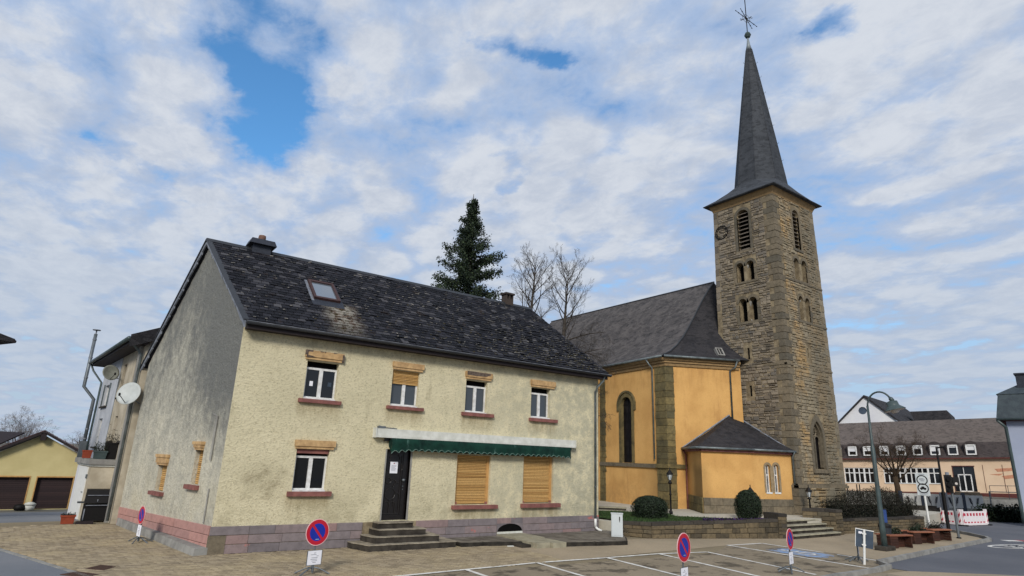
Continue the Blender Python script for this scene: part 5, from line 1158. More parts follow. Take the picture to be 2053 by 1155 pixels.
def stone_wall(name, label, a, b, h0, h1, thick, rows, parent=None, both=False, zb=0., capover=.03, seglen=(.32, .7)):
    a, b = Vector((a[0], a[1], 0)), Vector((b[0], b[1], 0)); F = mkF(a, b); L = (b-a).length
    t = parent or thing(name, (a.x, a.y, zb), label, 'wall')
    core = MB().hexa([F.P(0, zb-.2, -.03), F.P(L, zb-.2, -.03), F.P(L, zb-.2, -thick), F.P(0, zb-.2, -thick)], [F.P(0, zb+h0-.02, -.03), F.P(L, zb+h1-.02, -.03), F.P(L, zb+h1-.02, -thick), F.P(0, zb+h0-.02, -thick)]).build('core', 'capstone', t)
    hh = lambda u: h0+(h1-h0)*u/L-.115
    for r in range(rows):
        u = 0.
        while u < L-.01:
            w = rnd.uniform(*seglen); e = min(u+w, L); e = L if L-e < .22 else e; f0, f1 = r/rows, (r+1)/rows; g = .008; j = lambda: rnd.uniform(-.012, .012)
            MB().pillow(F, [(u+g, zb+hh(u)*f0+g+j()), (e-g, zb+hh(e)*f0+g+j()), (e-g, zb+hh(e)*f1-g), (u+g, zb+hh(u)*f1-g)], -.05, rnd.uniform(-.005, .035), .018).build('stone', 'wallstone', t); u = e
    u = 0.
    while u < L-.01:
        w = rnd.uniform(.6, 1.15); e = min(u+w, L); e = L if L-e < .4 else e; P = F.P; o = capover; z0, z1 = zb+hh(u), zb+hh(e); q = rnd.uniform(-.008, .012)
        MB().hexa([P(u+.006, z0, o), P(e-.006, z1, o), P(e-.006, z1, -thick-o), P(u+.006, z0, -thick-o)], [P(u+.012, z0+.12+q, o-.01), P(e-.012, z1+.12+q, o-.01), P(e-.012, z1+.12+q, -thick-o+.01), P(u+.012, z0+.12+q, -thick-o+.01)]).build('capstone', 'capstone', t); u = e
    return t
gwl = stone_wall('garden_wall', 'low sandstone garden wall with black coping before the lawn and round bushes', (20.26, 17.96), (26.15, 15.92), .60, .80, .35, 3)
stone_wall('', '', (19.55, 19.3), (20.26, 17.96), .56, .60, .3, 3, gwl)
pier = thing('wall_pier', (26.2, 15.9, 0), 'short square sandstone pier closing the garden wall left of the stairs', 'pier')
stone_wall('', '', (26.16, 15.90), (26.62, 15.76), 1.02, 1.02, .9, 6, pier, seglen=(.2, .46)); stone_wall('', '', (26.62, 15.76), (26.85, 16.55), 1.02, 1.02, .3, 6, pier)
w3 = stone_wall('stair_wall', 'dark sandstone wall rising beside the church stairs below the lantern', (30.02, 16.95), (30.66, 15.66), 1.10, 1.13, .35, 5, None)
stone_wall('', '', (30.66, 15.66), (31.25, 15.62), 1.13, 1.13, 1.2, 6, w3, seglen=(.25, .6))
stone_wall('hedge_wall', 'low sandstone wall under the brown hedge right of the stairs', (31.26, 15.9), (39.3, 15.2), .68, .68, .35, 4)
stone_wall('corner_wall', 'short return of the low sandstone wall at the street corner', (39.3, 15.2), (40.2, 17.5), .68, .66, .35, 4)
stn = thing('church_stairs', (28.5, 15.6, 0), 'wide stone stairs with pale treads leading up to the church', 'stairs')
for k in range(4):
    y = 15.44+k*.26; x0, x1 = 26.62, 30.62-k*.13
    MB().box(x0, x1, y+.05, y+.9, 0 if k == 0 else .17*k-.02, .17*(k+1)-.05).build('riser', 'sill' if False else 'stepc', stn); MB().hexa([(x0, y, .17*(k+1)-.05), (x1, y, .17*(k+1)-.05), (x1, y+.5, .17*(k+1)-.05), (x0, y+.5, .17*(k+1)-.05)], [(x0, y+.012, .17*(k+1)), (x1, y+.012, .17*(k+1)), (x1, y+.5, .17*(k+1)), (x0, y+.5, .17*(k+1))]).build('tread', 'slabc', stn)
# small stairs beside the house leading up to the garden
st2 = thing('garden_steps', (21, 24, .4), 'weathered garden steps behind the utility cabinet beside the choir', 'stairs')
for k in range(3): F = Fr((20.7+k*.5, 24.6+k*.32, 0), -38); MB().fbox(F, 0, 3.3, .1, .40+k*.13, -.6, 0).build('riser', 'stepc', st2); MB().fbox(F, -.03, 3.33, .40+k*.13, .44+k*.13, -.62, .04).build('tread', 'slabc', st2)
# leafy masses
def leaf_mass(mb, n, pfun, size, jit=.6):
    for k in range(n):
        p, nr = pfun(); a = Vector((rnd.gauss(0, 1), rnd.gauss(0, 1), rnd.gauss(0, 1)))*jit+nr; a.normalize(); t = a.cross(Vector((rnd.gauss(0, 1), rnd.gauss(0, 1), rnd.gauss(0, 1)))).normalized(); b = a.cross(t); s = size*rnd.uniform(.6, 1.3)
        mb.poly(p-t*s, p-b*s*.5, p+t*s, p+b*s*.5)
def bush(name, label, c, rx, rz, h, cat='bush', n=9000):
    t = thing(name, (c[0], c[1], c[2]), label, cat, None)
    core = MB(); prof = [(rx*.55, 0), (rx*.82, h*.25), (rx*.9, h*.5), (rx*.72, h*.8), (rx*.35, h*.95), (.02, h*.98)]; core.lathe(prof, c, 18); core.build('twigs', 'yewc', t)
    def pf():
        a = rnd.uniform(0, 6.283); v = rnd.random(); k = v*(len(bp)-1); i = min(int(k), len(bp)-2); f = k-i; r = bp[i][0]*(1-f)+bp[i+1][0]*f; z = bp[i][1]*(1-f)+bp[i+1][1]*f
        if rnd.random() > (r/rx)*.9+.12: return pf()
        lump = 1+.055*math.sin(a*5+z*6)+.04*math.sin(a*9-z*11); r *= lump*(rnd.uniform(.88, 1.03) if rnd.random() < .95 else rnd.uniform(1.02, 1.10)); n_ = Vector((math.cos(a)*r/rx, math.sin(a)*r/rx, (z-h*.4)/h)); return Vector((c[0]+r*math.cos(a), c[1]+r*math.sin(a), c[2]+z*rnd.uniform(.97, 1.02))), n_.normalized()
    bp = [(rx*.80, .0), (rx*.94, h*.18), (rx, h*.42), (rx*.96, h*.62), (rx*.84, h*.78), (rx*.62, h*.91), (rx*.3, h*.985), (.02, h)]
    mb = MB(); leaf_mass(mb, n, pf, .028); tag(mb.build('foliage', 'yew', t), kind='stuff'); return t
bush('yew_bush', 'broad round clipped yew bush on the lawn beside the utility cabinet', (22.15, 19.68, .55), .80, 0, .98)
bush('yew_bush', 'taller dome of clipped yew before the sacristy, next to the stairs', (26.1, 17.3, .68), .58, 0, 1.24)
def flowers(name, label, a, b, z0, z1, n):
    t = thing(name, (a[0], a[1], z0), label, 'flowers'); mb = MB(); A, B = Vector(a), Vector(b)
    for k in range(n):
        p = A.lerp(B, rnd.random()); q = Vector((p.x+rnd.gauss(0, .06), p.y+rnd.gauss(0, .06), rnd.uniform(z0, z1))); d = Vector((rnd.gauss(0, 1), rnd.gauss(0, 1), rnd.gauss(0, 1))).normalized()*.03; e = d.cross(Vector((.3, .2, 1))).normalized()*.03
        mb.poly(q-d, q-e, q+d, q+e)
    mb.build('blossom', 'purple', t)
flowers('flower_row', 'thin row of purple flowers along the top of the garden wall', (22.8, 17.35), (25.9, 16.3), .68, .80, 900)
hd = thing('hedge', (35, 16.6, .62), 'bare brown hedge on the low wall right of the church tower', 'hedge'); mb = MB()
for k in range(15000):
    u = rnd.random(); x = 31.5+u*8.6; y = 16.45-u*.25+rnd.uniform(-.55, .55); top = 1.62+.16*math.sin(x*2.1)+.12*math.sin(x*5.3)+(.35 if 34 < x < 38.5 else 0)-(.25 if x > 39.3 else 0); z = .62+(top-.62)*rnd.random()**.8
    p = Vector((x, y, z)); d = Vector((rnd.gauss(0, .6), rnd.gauss(0, .6), rnd.uniform(.2, 1))).normalized()*rnd.uniform(.05, .13); e = d.cross(Vector((rnd.gauss(0, 1), rnd.gauss(0, 1), .1))).normalized()*.014; mb.poly(p-e, p+e, p+d)
tag(mb.build('twigs', 'hedge', hd), kind='stuff'); MB().hexa([(31.6, 16.2, .62), (40.0, 15.95, .62), (40.0, 16.4, .62), (31.6, 16.7, .62)], [(31.7, 16.3, 1.25), (39.9, 16.05, 1.25), (39.9, 16.3, 1.25), (31.7, 16.6, 1.25)]).build('hedge_core', 'yewc', hd)
# lanterns
def lantern(c, H, label):
    t = thing('church_lantern', c, label, 'street lamp', 'black lanterns around the church'); b = (c[0], c[1], c[2])
    MB().lathe([(.09, 0), (.09, .12), (.06, .16), (.045, .3), (.045, H*.45), (.07, H*.47), (.045, H*.5), (.035, H*.72), (.09, H*.73), (.1, H*.76), (.05, H*.8), (.04, H*.82)], b, 10).build('post', 'black', t, True)
    z = H*.82; MB().lathe([(.06, z), (.13, z+.26), (.12, z+.27)], b, 6).build('lamp_glass', 'cabinet', t)
    mb = MB()
    for i in range(6): a = 2*math.pi*i/6+.2; mb.tube([(b[0]+.062*math.cos(a), b[1]+.062*math.sin(a), b[2]+z), (b[0]+.135*math.cos(a), b[1]+.135*math.sin(a), b[2]+z+.27)], .012, 4)
    mb.lathe([(.17, z+.26), (.17, z+.29), (.10, z+.38), (.04, z+.47), (.012, z+.50), (.03, z+.53), (.01, z+.60)], b, 6); mb.build('lamp_hood', 'black', t)
lantern((24.85, 20.75, .6), 1.95, 'black post lantern standing before the choir corner pilaster')
lantern((31.35, 17.25, .66), 1.15, 'black lantern above the stair wall at the tower foot')
lantern((27.15, 17.82, .68), 1.06, 'black lantern of which only the pointed hood shows over the taller yew dome')

# ------------------------------------------------------------------ portable no-parking signs
def np_sign(name, loc, ang, r, z, pw, pz, label):
    t = thing(name, loc, label, 'road sign', 'portable no parking signs'); F = Fr((loc[0], loc[1], loc[2]), ang); P = F.P
    MB().tube([P(0, .03, 0), P(0, z+r*.6, 0)], .021, 8).build('post', 'galv', t)
    d = MB().disc(P(0, z, .03), F.d, Vector((0, 0, 1)), r, 36, .012, F.n).build('disc', 'pinkrim', t)
    MB().disc(P(0, z, .026), F.d, Vector((0, 0, 1)), r*.98, 30, .003, F.n).build('back_plate', 'galv', d)
    MB().disc(P(0, z, .0425), F.d, Vector((0, 0, 1)), r*.945, 36, .002, F.n).build('red_field', 'red', d)
    for s in (1, -1):
        a0 = math.asin(.14); q = [(r*.66*math.cos(a), r*.66*math.sin(a)) for a in [a0+(math.pi-2*a0)*i/20 for i in range(21)]]; q = [(x, y*s) for x, y in q]; c, s_ = math.cos(R(-50)), math.sin(R(-50))
        MB().fprism(F, [(x*c-y*s_, z+x*s_+y*c) for x, y in q], .0447, .0462).build('blue_field', 'blue', d)
    MB().fprism(F, [(-.05, z-r*.56), (.06, z-r*.56), (.05, z-r*.49), (-.03, z-r*.49)], .0464, .0472).build('sticker', 'bluep', d)
    b = MB().fbox(F, -pw*.55, pw*.55, pz-.175, pz+.175, .022, .03).build('notice_board', 'galv', t); MB().fbox(F, -pw*.5, pw*.5, pz-.16, pz+.165, .03, .034).build('paper', 'paper', b)
    mb = MB()
    for k, (w, o) in enumerate(((.2, 0), (.5, -.1), (.22, .25), (.55, 0), (.6, -.05), (.5, .0), (.3, 0))): mb.fbox(F, pw*(o-w/2)*.8, pw*(o+w/2)*.8, pz+.105-k*.036, pz+.116-k*.036, .034, .0352)
    mb.build('print', 'ink', b)
    mb = MB()
    for a in (20, 140, 200, 320, 80): a = R(a+ang); e = Vector((math.cos(a), math.sin(a), 0)); o = P(0, 0, 0); mb.tube([o+Vector((0, 0, .16)), o+e*.16+Vector((0, 0, .13)), o+e*.42+Vector((0, 0, .015))], .018, 6)
    mb.lathe([(.035, .06), (.035, .2)], loc, 8); mb.build('stand', 'galv', t)
np_sign('no_parking_sign', (5.64, 16.0, .012), 9, .315, .97, .37, .375, 'round no parking sign facing us, before the cream house steps')
np_sign('no_parking_sign', (12.69, 10.28, .012), 11, .335, 1.01, .34, .39, 'round no parking sign turned half away, cut by the lower picture edge')
np_sign('no_parking_sign', (18.18, 10.76, .012), 13, .30, .915, .34, .39, 'edge-on no parking sign standing on a bay line before the stairs')
np_sign('no_parking_sign', (2.52, 23.07, .0), -77, .27, .81, .3, .35, 'small far no parking sign against the pink plinth of the grey gable')
np_sign('no_parking_sign', (22.62, 10.92, .012), 23, .28, .80, .3, .40, 'no parking sign almost hidden behind the blue-grey sign board')
# ------------------------------------------------------------------ street furniture on the right
t = thing('sign_board', (22.12, 10.53, 0), 'blue-grey back of a sign board on a white post at the kerb', 'road sign'); F = Fr((22.12, 10.53, 0), -62)
MB().tube([F.P(.02, 0, 0), F.P(.0, 1.10, 0)], .038, 12).build('post', 'wposts', t)
b = MB().fbox(F, -.235, .27, .53, 1.08, -.06, -.045).build('board', 'steelback', t); MB().fbox(F, -.25, .285, 1.08, 1.105, -.07, -.035).fbox(F, -.25, -.235, .53, 1.08, -.07, -.035).build('board_rim', 'wposts', b); MB().fbox(F, -.16, -.05, .95, 1.02, -.045, -.043).build('sticker', 'paper', b); MB().fbox(F, -.06, .06, .6, .64, -.045, .03).fbox(F, -.06, .06, .95, .99, -.045, .03).build('bracket', 'wposts', t)
t.rotation_mode = 'AXIS_ANGLE'; t.rotation_axis_angle = (R(-6.5), F.n.x, F.n.y, 0)
LX, LY = 27.06, 12.0
t = thing('street_lamp', (LX, LY, 0), 'tall dark green street lamp with a curved swan neck and bell shade', 'street lamp')
MB().lathe([(.115, 0), (.105, .9), (.085, 2.6), (.082, 3.9), (.07, 3.95), (.055, 4.1), (.045, 5.6)], (LX, LY, 0), 12).build('pole', 'gpole', t, True)
ad = Vector((.20, -.98, 0)).normalized()
pts = [Vector((LX, LY, 5.55))+ad*(.47*(1-math.cos(R(a))))+Vector((0, 0, .62*math.sin(R(a)))) for a in range(0, 151, 12)]
MB().tube(pts, .036, 8).build('neck', 'gpole', t, True)
hc = pts[-1]; axd = (pts[-1]-pts[-2]).normalized(); 
def cone_axis(prof, c, ax, n=18):
    mb = MB(); x = ax.cross(Vector((0, 0, 1))).normalized(); y = ax.cross(x); k0 = 0
    for r, h in prof: mb.v += [tuple(c+ax*h+x*r*math.cos(2*math.pi*j/n)+y*r*math.sin(2*math.pi*j/n)) for j in range(n)]
    for i in range(len(prof)-1):
        for j in range(n): a = i*n+j; b = i*n+(j+1) % n; mb.f.append((a, b, b+n, a+n))
    mb.f.append(tuple(range(n))); mb.f.append(tuple((len(prof)-1)*n+j for j in range(n))); return mb
ax2 = (axd*.35+Vector((.05, -.1, -1))).normalized()
cone_axis([(.045, -.02), (.085, .04), (.085, .15), (.05, .17)], hc, axd, 12).build('socket', 'gpole', t, True)
hd_ = cone_axis([(.06, .12), (.21, .17), (.225, .33), (.24, .36), (.40, .50), (.41, .52)], hc, ax2, 22).build('lamp_shade', 'gpole', t, True); cone_axis([(.36, .515), (.36, .53)], hc, ax2, 22).build('reflector', 'lampin', hd_)
cone_axis([(.17, .525), (.12, .62), (.02, .64)], hc, ax2, 16).build('lamp_glass', 'lampin', hd_, True)
cone_axis([(.072, 0), (.072, .03)], Vector((LX, LY, 3.72)), Vector((0, 0, 1)), 12).build('pole_ring', 'gpole', t); 
t = thing('pole_base', (LX, LY, 0), 'dark concrete block at the foot of the street lamp', 'block'); MB().box(LX-.42, LX+.42, LY-.22, LY+.2, 0, .16).build('block', 'stepc', t)
t = thing('junction_box', (27.2, 12.1, 1.), 'small blue box strapped to the street lamp pole', 'box'); F = Fr((27.17, 12.02, 0), -40); MB().fbox(F, .02, .20, 1.02, 1.52, -.12, .0).build('body', 'bluebox', t); MB().fbox(F, .0, .22, 1.52, 1.55, -.14, .02).build('lid', 'black', t)
t = thing('litter_bin', (28.35, 12.5, 0), 'dark grey litter bin standing behind the street lamp', 'bin')
MB().lathe([(.05, 0), (.05, .2), (.19, .2), (.23, .74), (.23, .76)], (28.3, 12.45, 0), 16).build('body', 'bin', t); MB().lathe([(.25, .76), (.25, .84), (.23, .88), (.12, .92)], (28.3, 12.45, 0), 16).build('rim', 'black', t); MB().box(28.1, 28.2, 12.2, 12.27, .05, .17).build('foot', 'wposts', t)
def planter(a, b, label, seed, plant='yew'):
    a, b = Vector((a[0], a[1], 0)), Vector((b[0], b[1], 0)); F = mkF(a, b); L = (b-a).length; D = .62; H = .47
    t = thing('planter_bench', (a.x, a.y, 0), label, 'planter', 'timber planter benches along the kerb')
    for k in range(4): MB().fbox(F, -.0, .06, .02+k*.112, .125+k*.112, -D, 0).build('side_board', 'wood', t); MB().fbox(F, L-.06, L, .02+k*.112, .125+k*.112, -D, 0).build('side_board', 'wood', t)
    for k in range(4): MB().fbox(F, .06, L*.36, .02+k*.112, .125+k*.112, -.06, -.01).build('front_board', 'wood', t); MB().fbox(F, .06, L-.06, .02+k*.112, .125+k*.112, -.34, -.31).build('front_board', 'wood', t)
    for k in range(2): MB().fbox(F, -.05, L+.05, H, H+.05, -.27+k*.155, -.125+k*.155).build('seat_plank', 'woodtop', t)
    MB().fbox(F, -.05, L+.05, H, H+.05, -D-.04, -D+.06).build('rim', 'woodtop', t); MB().fbox(F, .06, L-.06, .2, H+.01, -D+.06, -.34).build('soil', 'soil', t)
    mb = MB()
    def pf():
        u = rnd.uniform(.35, .95)*L; z = H+abs(rnd.gauss(0, .13)); return F.P(u, z, -.46+rnd.gauss(0, .09)), Vector((0, 0, 1))
    leaf_mass(mb, 900, pf, .035, 1.); tag(mb.build('foliage', plant, t), kind='stuff')
planter((27.85, 12.1), (29.05, 11.78), 'timber planter bench next to the litter bin, first of the row', 1)
planter((30.7, 12.35), (31.85, 12.02), 'middle timber planter bench with a low green cushion plant', 2)
planter((33.1, 12.5), (34.25, 12.2), 'last timber planter bench towards the traffic light, with a dry brown plant', 3, 'hedge')
# zone sign
t = thing('zone_sign', (39.37, 15.0, 0), 'tall white traffic zone sign with two ringed symbols on a white post', 'road sign'); F = Fr((39.37, 15.05, 0), -68, 1); P = F.P
MB().tube([P(.05, 0, -.02), P(0, 2.95, -.02)], .055, 10).build('post', 'wposts', t)
b = MB().fbox(F, -.30, .30, 1.80, 2.98, .03, .05).build('board', 'cabinet', t); up = Vector((0, 0, 1))
for z in (2.62, 2.18):
    MB().band(F, [(.21*math.cos(R(a)), z+.21*math.sin(R(a))) for a in range(0, 361, 15)], [(.265*math.cos(R(a)), z+.265*math.sin(R(a))) for a in range(0, 361, 15)], .05, .054).build('ring', 'black', b)
mb = MB()
for k, (x, w) in enumerate(((-.12, .2), (-.14, .28), (-.08, .18))): mb.fbox(F, x, x+w, 2.68-k*.06, 2.71-k*.06, .05, .053)
mb.build('worn_print', 'ink', b)
mb = MB().fprism(F, [(-.14, 2.12), (.14, 2.12), (.15, 2.2), (.08, 2.22), (.04, 2.28), (-.06, 2.28), (-.09, 2.22), (-.15, 2.2)], .05, .054)
for x in (-.08, .08): mb.disc(P(x, 2.12, .05), F.d, up, .035, 10, .005, F.n)
mb.build('car_symbol', 'black', b)
mb = MB()
for k in range(4): mb.fbox(F, -.2, .2-(.08 if k == 3 else 0), 1.97-k*.045, 1.985-k*.045, .05, .053)
mb.build('print', 'ink', b); MB().fbox(F, -.16, .14, 2.915, 2.945, .05, .053).build('print', 'ink', b)
t = thing('slim_lamp', (40.25, 14.42, 0), 'slim black lamp post with a short flat arm before the school', 'street lamp'); MB().lathe([(.09, 0), (.085, 2.), (.06, 2.1), (.05, 4.45)], (40.25, 14.42, 0), 10).build('pole', 'black', t); MB().tube([(40.25, 14.42, 4.4), (40.35, 14.05, 4.46)], .05, 6).build('arm', 'black', t); F = Fr((40.25, 14.42, 0), -55); MB().fbox(F, -.17, .2, 1.05, 2.0, -.12, -.05).build('notice_case', 'fpost', t)
t = thing('traffic_light', (36.1, 12.55, 0), 'black traffic light heads on a grey steel post', 'traffic light'); MB().tube([(36.1, 12.55, 0), (36.1, 12.55, 2.95)], .06, 10).build('post', 'galv', t); MB().lathe([(.1, 0), (.1, .06)], (36.1, 12.55, 0), 10).build('foot', 'black', t)
F = Fr((36.1, 12.55, 0), -62); mb = MB().fbox(F, -.23, .06, 2.1, 2.95, -.1, .14); mb.build('signal_head', 'black', t)
hd2 = MB().fbox(F, .1, .36, 2.42, 2.85, -.12, .1).fbox(F, .0, .12, 2.6, 2.66, -.05, .05).build('signal_head', 'black', t)
MB().fbox(F, -.16, -.02, 2.95, 3.08, -.05, .1).build('top_box', 'lead', t); MB().disc(F.P(.22, 2.55, .1), F.d, up, .06, 12, .01, F.n).build('lens', 'lampin', hd2)
mb = MB()
for z in (2.2, 2.48, 2.76): mb.tube([F.P(-.085, z+.02, .14), F.P(-.085, z+.0, .27)], .1, 10)
mb.build('visor', 'black', t)
# barriers
def barrier(a, b, label):
    a, b = Vector((a[0], a[1], 0)), Vector((b[0], b[1], 0)); F = mkF(a, b); L = (b-a).length; zb = 0.0
    t = thing('road_barrier', (a.x, a.y, 0), label, 'barrier', 'red and white plastic road barriers')
    MB().fbox(F, .1, L-.1, zb+.14, .82, -.10, -.02).build('panel', 'rwb', t); n = max(4, int(L/.42))
    for k in range(n):
        u = .2+(L-.4)*k/n; MB().fbox(F, u, u+(L-.4)/n*.55, .56, .72, -.02, -.012).build('red_square', 'rwr', t)
        MB().fbox(F, u, u+(L-.4)/n*.6, .15, .22, -.02, -.01).build('red_foot_stripe', 'rwr', t)
    MB().fbox(F, .05, L-.05, .02, .14, -.14, .03).build('rail', 'rwb', t)
    for u in (0, L-.14): 
        p = MB().fbox(F, u, u+.14, .05, .94, -.13, .02).build('end_post', 'rwb', t); MB().fprism(F, [(u+.005, .45), (u+.135, .62), (u+.135, .8), (u+.005, .63)], .02, .024).build('red_stripe', 'rwr', p); MB().fprism(F, [(u+.005, .12), (u+.135, .26), (u+.135, .4), (u+.005, .26)], .02, .024).build('red_stripe', 'rwr', p); MB().fbox(F, u-.03, u+.17, 0, .06, -.3, .2).build('rubber_foot', 'black', p)
barrier((45.8, 16.7), (45.35, 15.5), 'red and white plastic barrier, the one running away from us on the road')
barrier((45.35, 15.4), (48.3, 15.05), 'red and white plastic barrier, the one facing us broadside')

# ------------------------------------------------------------------ neighbouring house behind the gable
h2 = thing('neighbour_house', (2.1, 28.6, 0), 'tall narrow beige and pale blue house with wide dark eaves behind the grey gable', 'house')
F2 = Fr((2.1, 28.62, 0), 95, -1); LN = 10.2
w2 = [(1.05, 1.75, 5.1, 6.45, 'dark'), (3.75, 4.5, 4.95, 6.45, 'dark'), (7.3, 8.9, 4.7, 5.75, 'white'), (3.35, 4.05, 3.05, 4.1, 'dark'), (1.0, 1.6, 3.05, 4.15, 'dark'), (7.6, 8.8, 2.75, 4.1, 'white')]
b0 = 5.2
for nm, a, b, mt in (('beige_wall', 0, b0, 'beige'), ('pale_wall', b0, LN, 'pwall')):
    MB().wall(F2, [(a, -1.6), (b, -1.6), (b, 7.05), (a, 7.05)], [rect(*w[:4]) for w in w2 if a <= w[0] < b], .2).build(nm, mt, h2)
e0, e1 = F2.P(0, 0), F2.P(LN, 0)
MB().poly((e0.x, e0.y, -.5), (e0.x+8, e0.y, -.5), (e0.x+8, e0.y, 7.05), (e0.x+4, e0.y, 8.9), (e0.x, e0.y, 7.05)).poly((e1.x, e1.y, -1.6), (e1.x+8, e1.y, -1.6), (e1.x+8, e1.y, 7.05), (e1.x+4, e1.y, 8.9), (e1.x, e1.y, 7.05)).poly((e0.x+8, e0.y, -1), (e1.x+8, e1.y, -1), (e1.x+8, e1.y, 7), (e0.x+8, e0.y, 7)).build('end_wall', 'beige', h2)
for u0, u1, z0, z1, k in w2:
    w = MB().fbox(F2, u0, u0+.06, z0, z1, -.18, -.1).fbox(F2, u1-.06, u1, z0, z1, -.18, -.1).fbox(F2, u0, u1, z0, z0+.06, -.18, -.1).fbox(F2, u0, u1, z1-.06, z1, -.18, -.1).fbox(F2, (u0+u1)/2-.03, (u0+u1)/2+.03, z0, z1, -.18, -.1).build('window', 'white' if k == 'white' else 'dkwood', h2)
    MB().fbox(F2, u0+.03, u1-.03, z0+.03, z1-.03, -.19, -.16).build('pane', 'iglass', w); MB().fbox(F2, u0-.08, u1+.08, z0-.08, z0-.005, -.1, .1).build('window_sill', 'stepc', w)
MB().fbox(F2, b0-.04, b0+.04, 1.5, 7, 0, .01).build('wall_trim', 'zinc', h2); MB().fbox(F2, 7.15, 7.28, 4.7, 5.8, 0, .05).build('wall_trim', 'zinc', h2); MB().fbox(F2, 8.92, 9.05, 4.7, 5.8, 0, .05).build('wall_trim', 'zinc', h2)
mb = MB(); P = F2.P; za, zb = 6.98, 9.0
def rp2(u, o, z): return P(u, z, o)
mb.hexa([rp2(-.25, .62, za), rp2(LN+.5, .62, za), rp2(LN+.5, -4, zb), rp2(-.25, -4, zb)], [rp2(-.25, .62, za+.16), rp2(LN+.5, .62, za+.16), rp2(LN+.5, -4, zb+.16), rp2(-.25, -4, zb+.16)])
mb.hexa([rp2(-.25, -4, zb), rp2(LN+.5, -4, zb), rp2(LN+.5, -8.6, za), rp2(-.25, -8.6, za)], [rp2(-.25, -4, zb+.16), rp2(LN+.5, -4, zb+.16), rp2(LN+.5, -8.6, za+.16), rp2(-.25, -8.6, za+.16)])
rf2 = mb.build('roof', 'dslate', h2)
MB().hexa([rp2(-.3, .64, za-.30), rp2(-.26, .64, za-.30), rp2(-.26, -3.8, zb-.4), rp2(-.3, -3.8, zb-.4)], [rp2(-.3, .66, za+.2), rp2(-.26, .66, za+.2), rp2(-.26, -3.8, zb+.2), rp2(-.3, -3.8, zb+.2)]).build('verge', 'dslate', rf2)
MB().fbox(F2, -.25, LN+.45, 6.86, 6.98, .0, .6).build('soffit', 'dkwood', rf2)
MB().tube([P(-.3, 7.02, .70), P(LN+.5, 7.02, .70)], .085, 8).build('gutter', 'gpole', h2, True)
MB().tube([P(-.15, 7.0, .68), P(-.05, 6.7, .35), P(.12, 6.45, .10), P(.12, .1, .10)], .055, 8).build('downpipe', 'zinc', h2, True)
MB().tube([P(LN+.4, 7.0, .68), P(LN+.3, 6.6, .5), P(LN-.1, 6.0, .08), P(LN-.1, 1, .08)], .05, 8).build('downpipe', 'gpole', h2, True)
MB().fbox(F2, .45, .8, -.2, 7., 0, .12).build('corner_strip', 'kerbc', h2)
fl = thing('flue_pipe', (1.0, 40.3, 2.5), 'cranked stainless steel flue pipe outside the pale end of the neighbouring house', 'flue')
MB().tube([(1.0, 40.2, 2.2), (1.0, 40.2, 5.2), (.44, 40.35, 5.85), (.44, 40.35, 8.75)], .088, 10).build('pipe', 'galv', fl, True); 
for x, y, z in ((.44, 40.35, 6.3), (.44, 40.35, 7.4), (.44, 40.35, 8.4), (1.0, 40.2, 3.1), (1.0, 40.2, 3.6), (1.0, 40.2, 4.6)): MB().tube([(x, y, z), (x, y, z+.06)], .105, 10).build('pipe_ring', 'lead', fl)
MB().tube([(.44, 40.35, 7.0), (1.2, 39.9, 7.0)], .02, 5).build('stay', 'lead', fl); MB().tube([(.44, 40.35, 8.75), (.44, 40.35, 8.95)], .04, 6).lathe([(.2, 8.95), (.2, 8.99)], (.44, 40.35, 0), 10).build('rain_cap', 'lead', fl); MB().box(.82, 1.15, 40.0, 40.4, 2.0, 3.0).build('clean_out', 'galv', fl)
def sat_dish(loc, nrm, r, label, mat, wallp):
    t = thing('satellite_dish', loc, label, 'dish', None); n = Vector(nrm).normalized(); c = Vector(loc)
    cone_axis([(.02, -.10*r/.45), (r*.5, -.075*r/.45), (r*.8, -.035*r/.45), (r, 0), (r, .012), (r*.8, -.02*r/.45), (.02, -.085*r/.45)], c, n, 28).build('reflector', mat, t, True)
    x = n.cross(Vector((0, 0, 1))).normalized(); lo = c-Vector((0, 0, 1))*r*.95+n*.02; MB().tube([lo, c+n*r*1.2-Vector((0, 0, r*.55))], .014, 5).lathe([(.03, -.06), (.045, 0), (.03, .06)], c+n*r*1.22-Vector((0, 0, r*.52)), 8).build('feed_arm', 'black', t)
    MB().tube([c-n*.1, c-n*.25-Vector((0, 0, .1)), Vector(wallp)], .022, 6).build('mount', 'galv', t)
sat_dish((1.80, 28.35, 4.86), (-.55, -.75, .25), .46, 'large light grey satellite dish at the back edge of the gable', 'dish', (2.25, 28.5, 4.5))
q = P(4.6, 6.05, .45); sat_dish(tuple(q), (.35, -.9, .25), .36, 'smaller olive grey satellite dish under the eaves of the neighbouring house', 'dish2', tuple(P(4.6, 5.8, 0)))
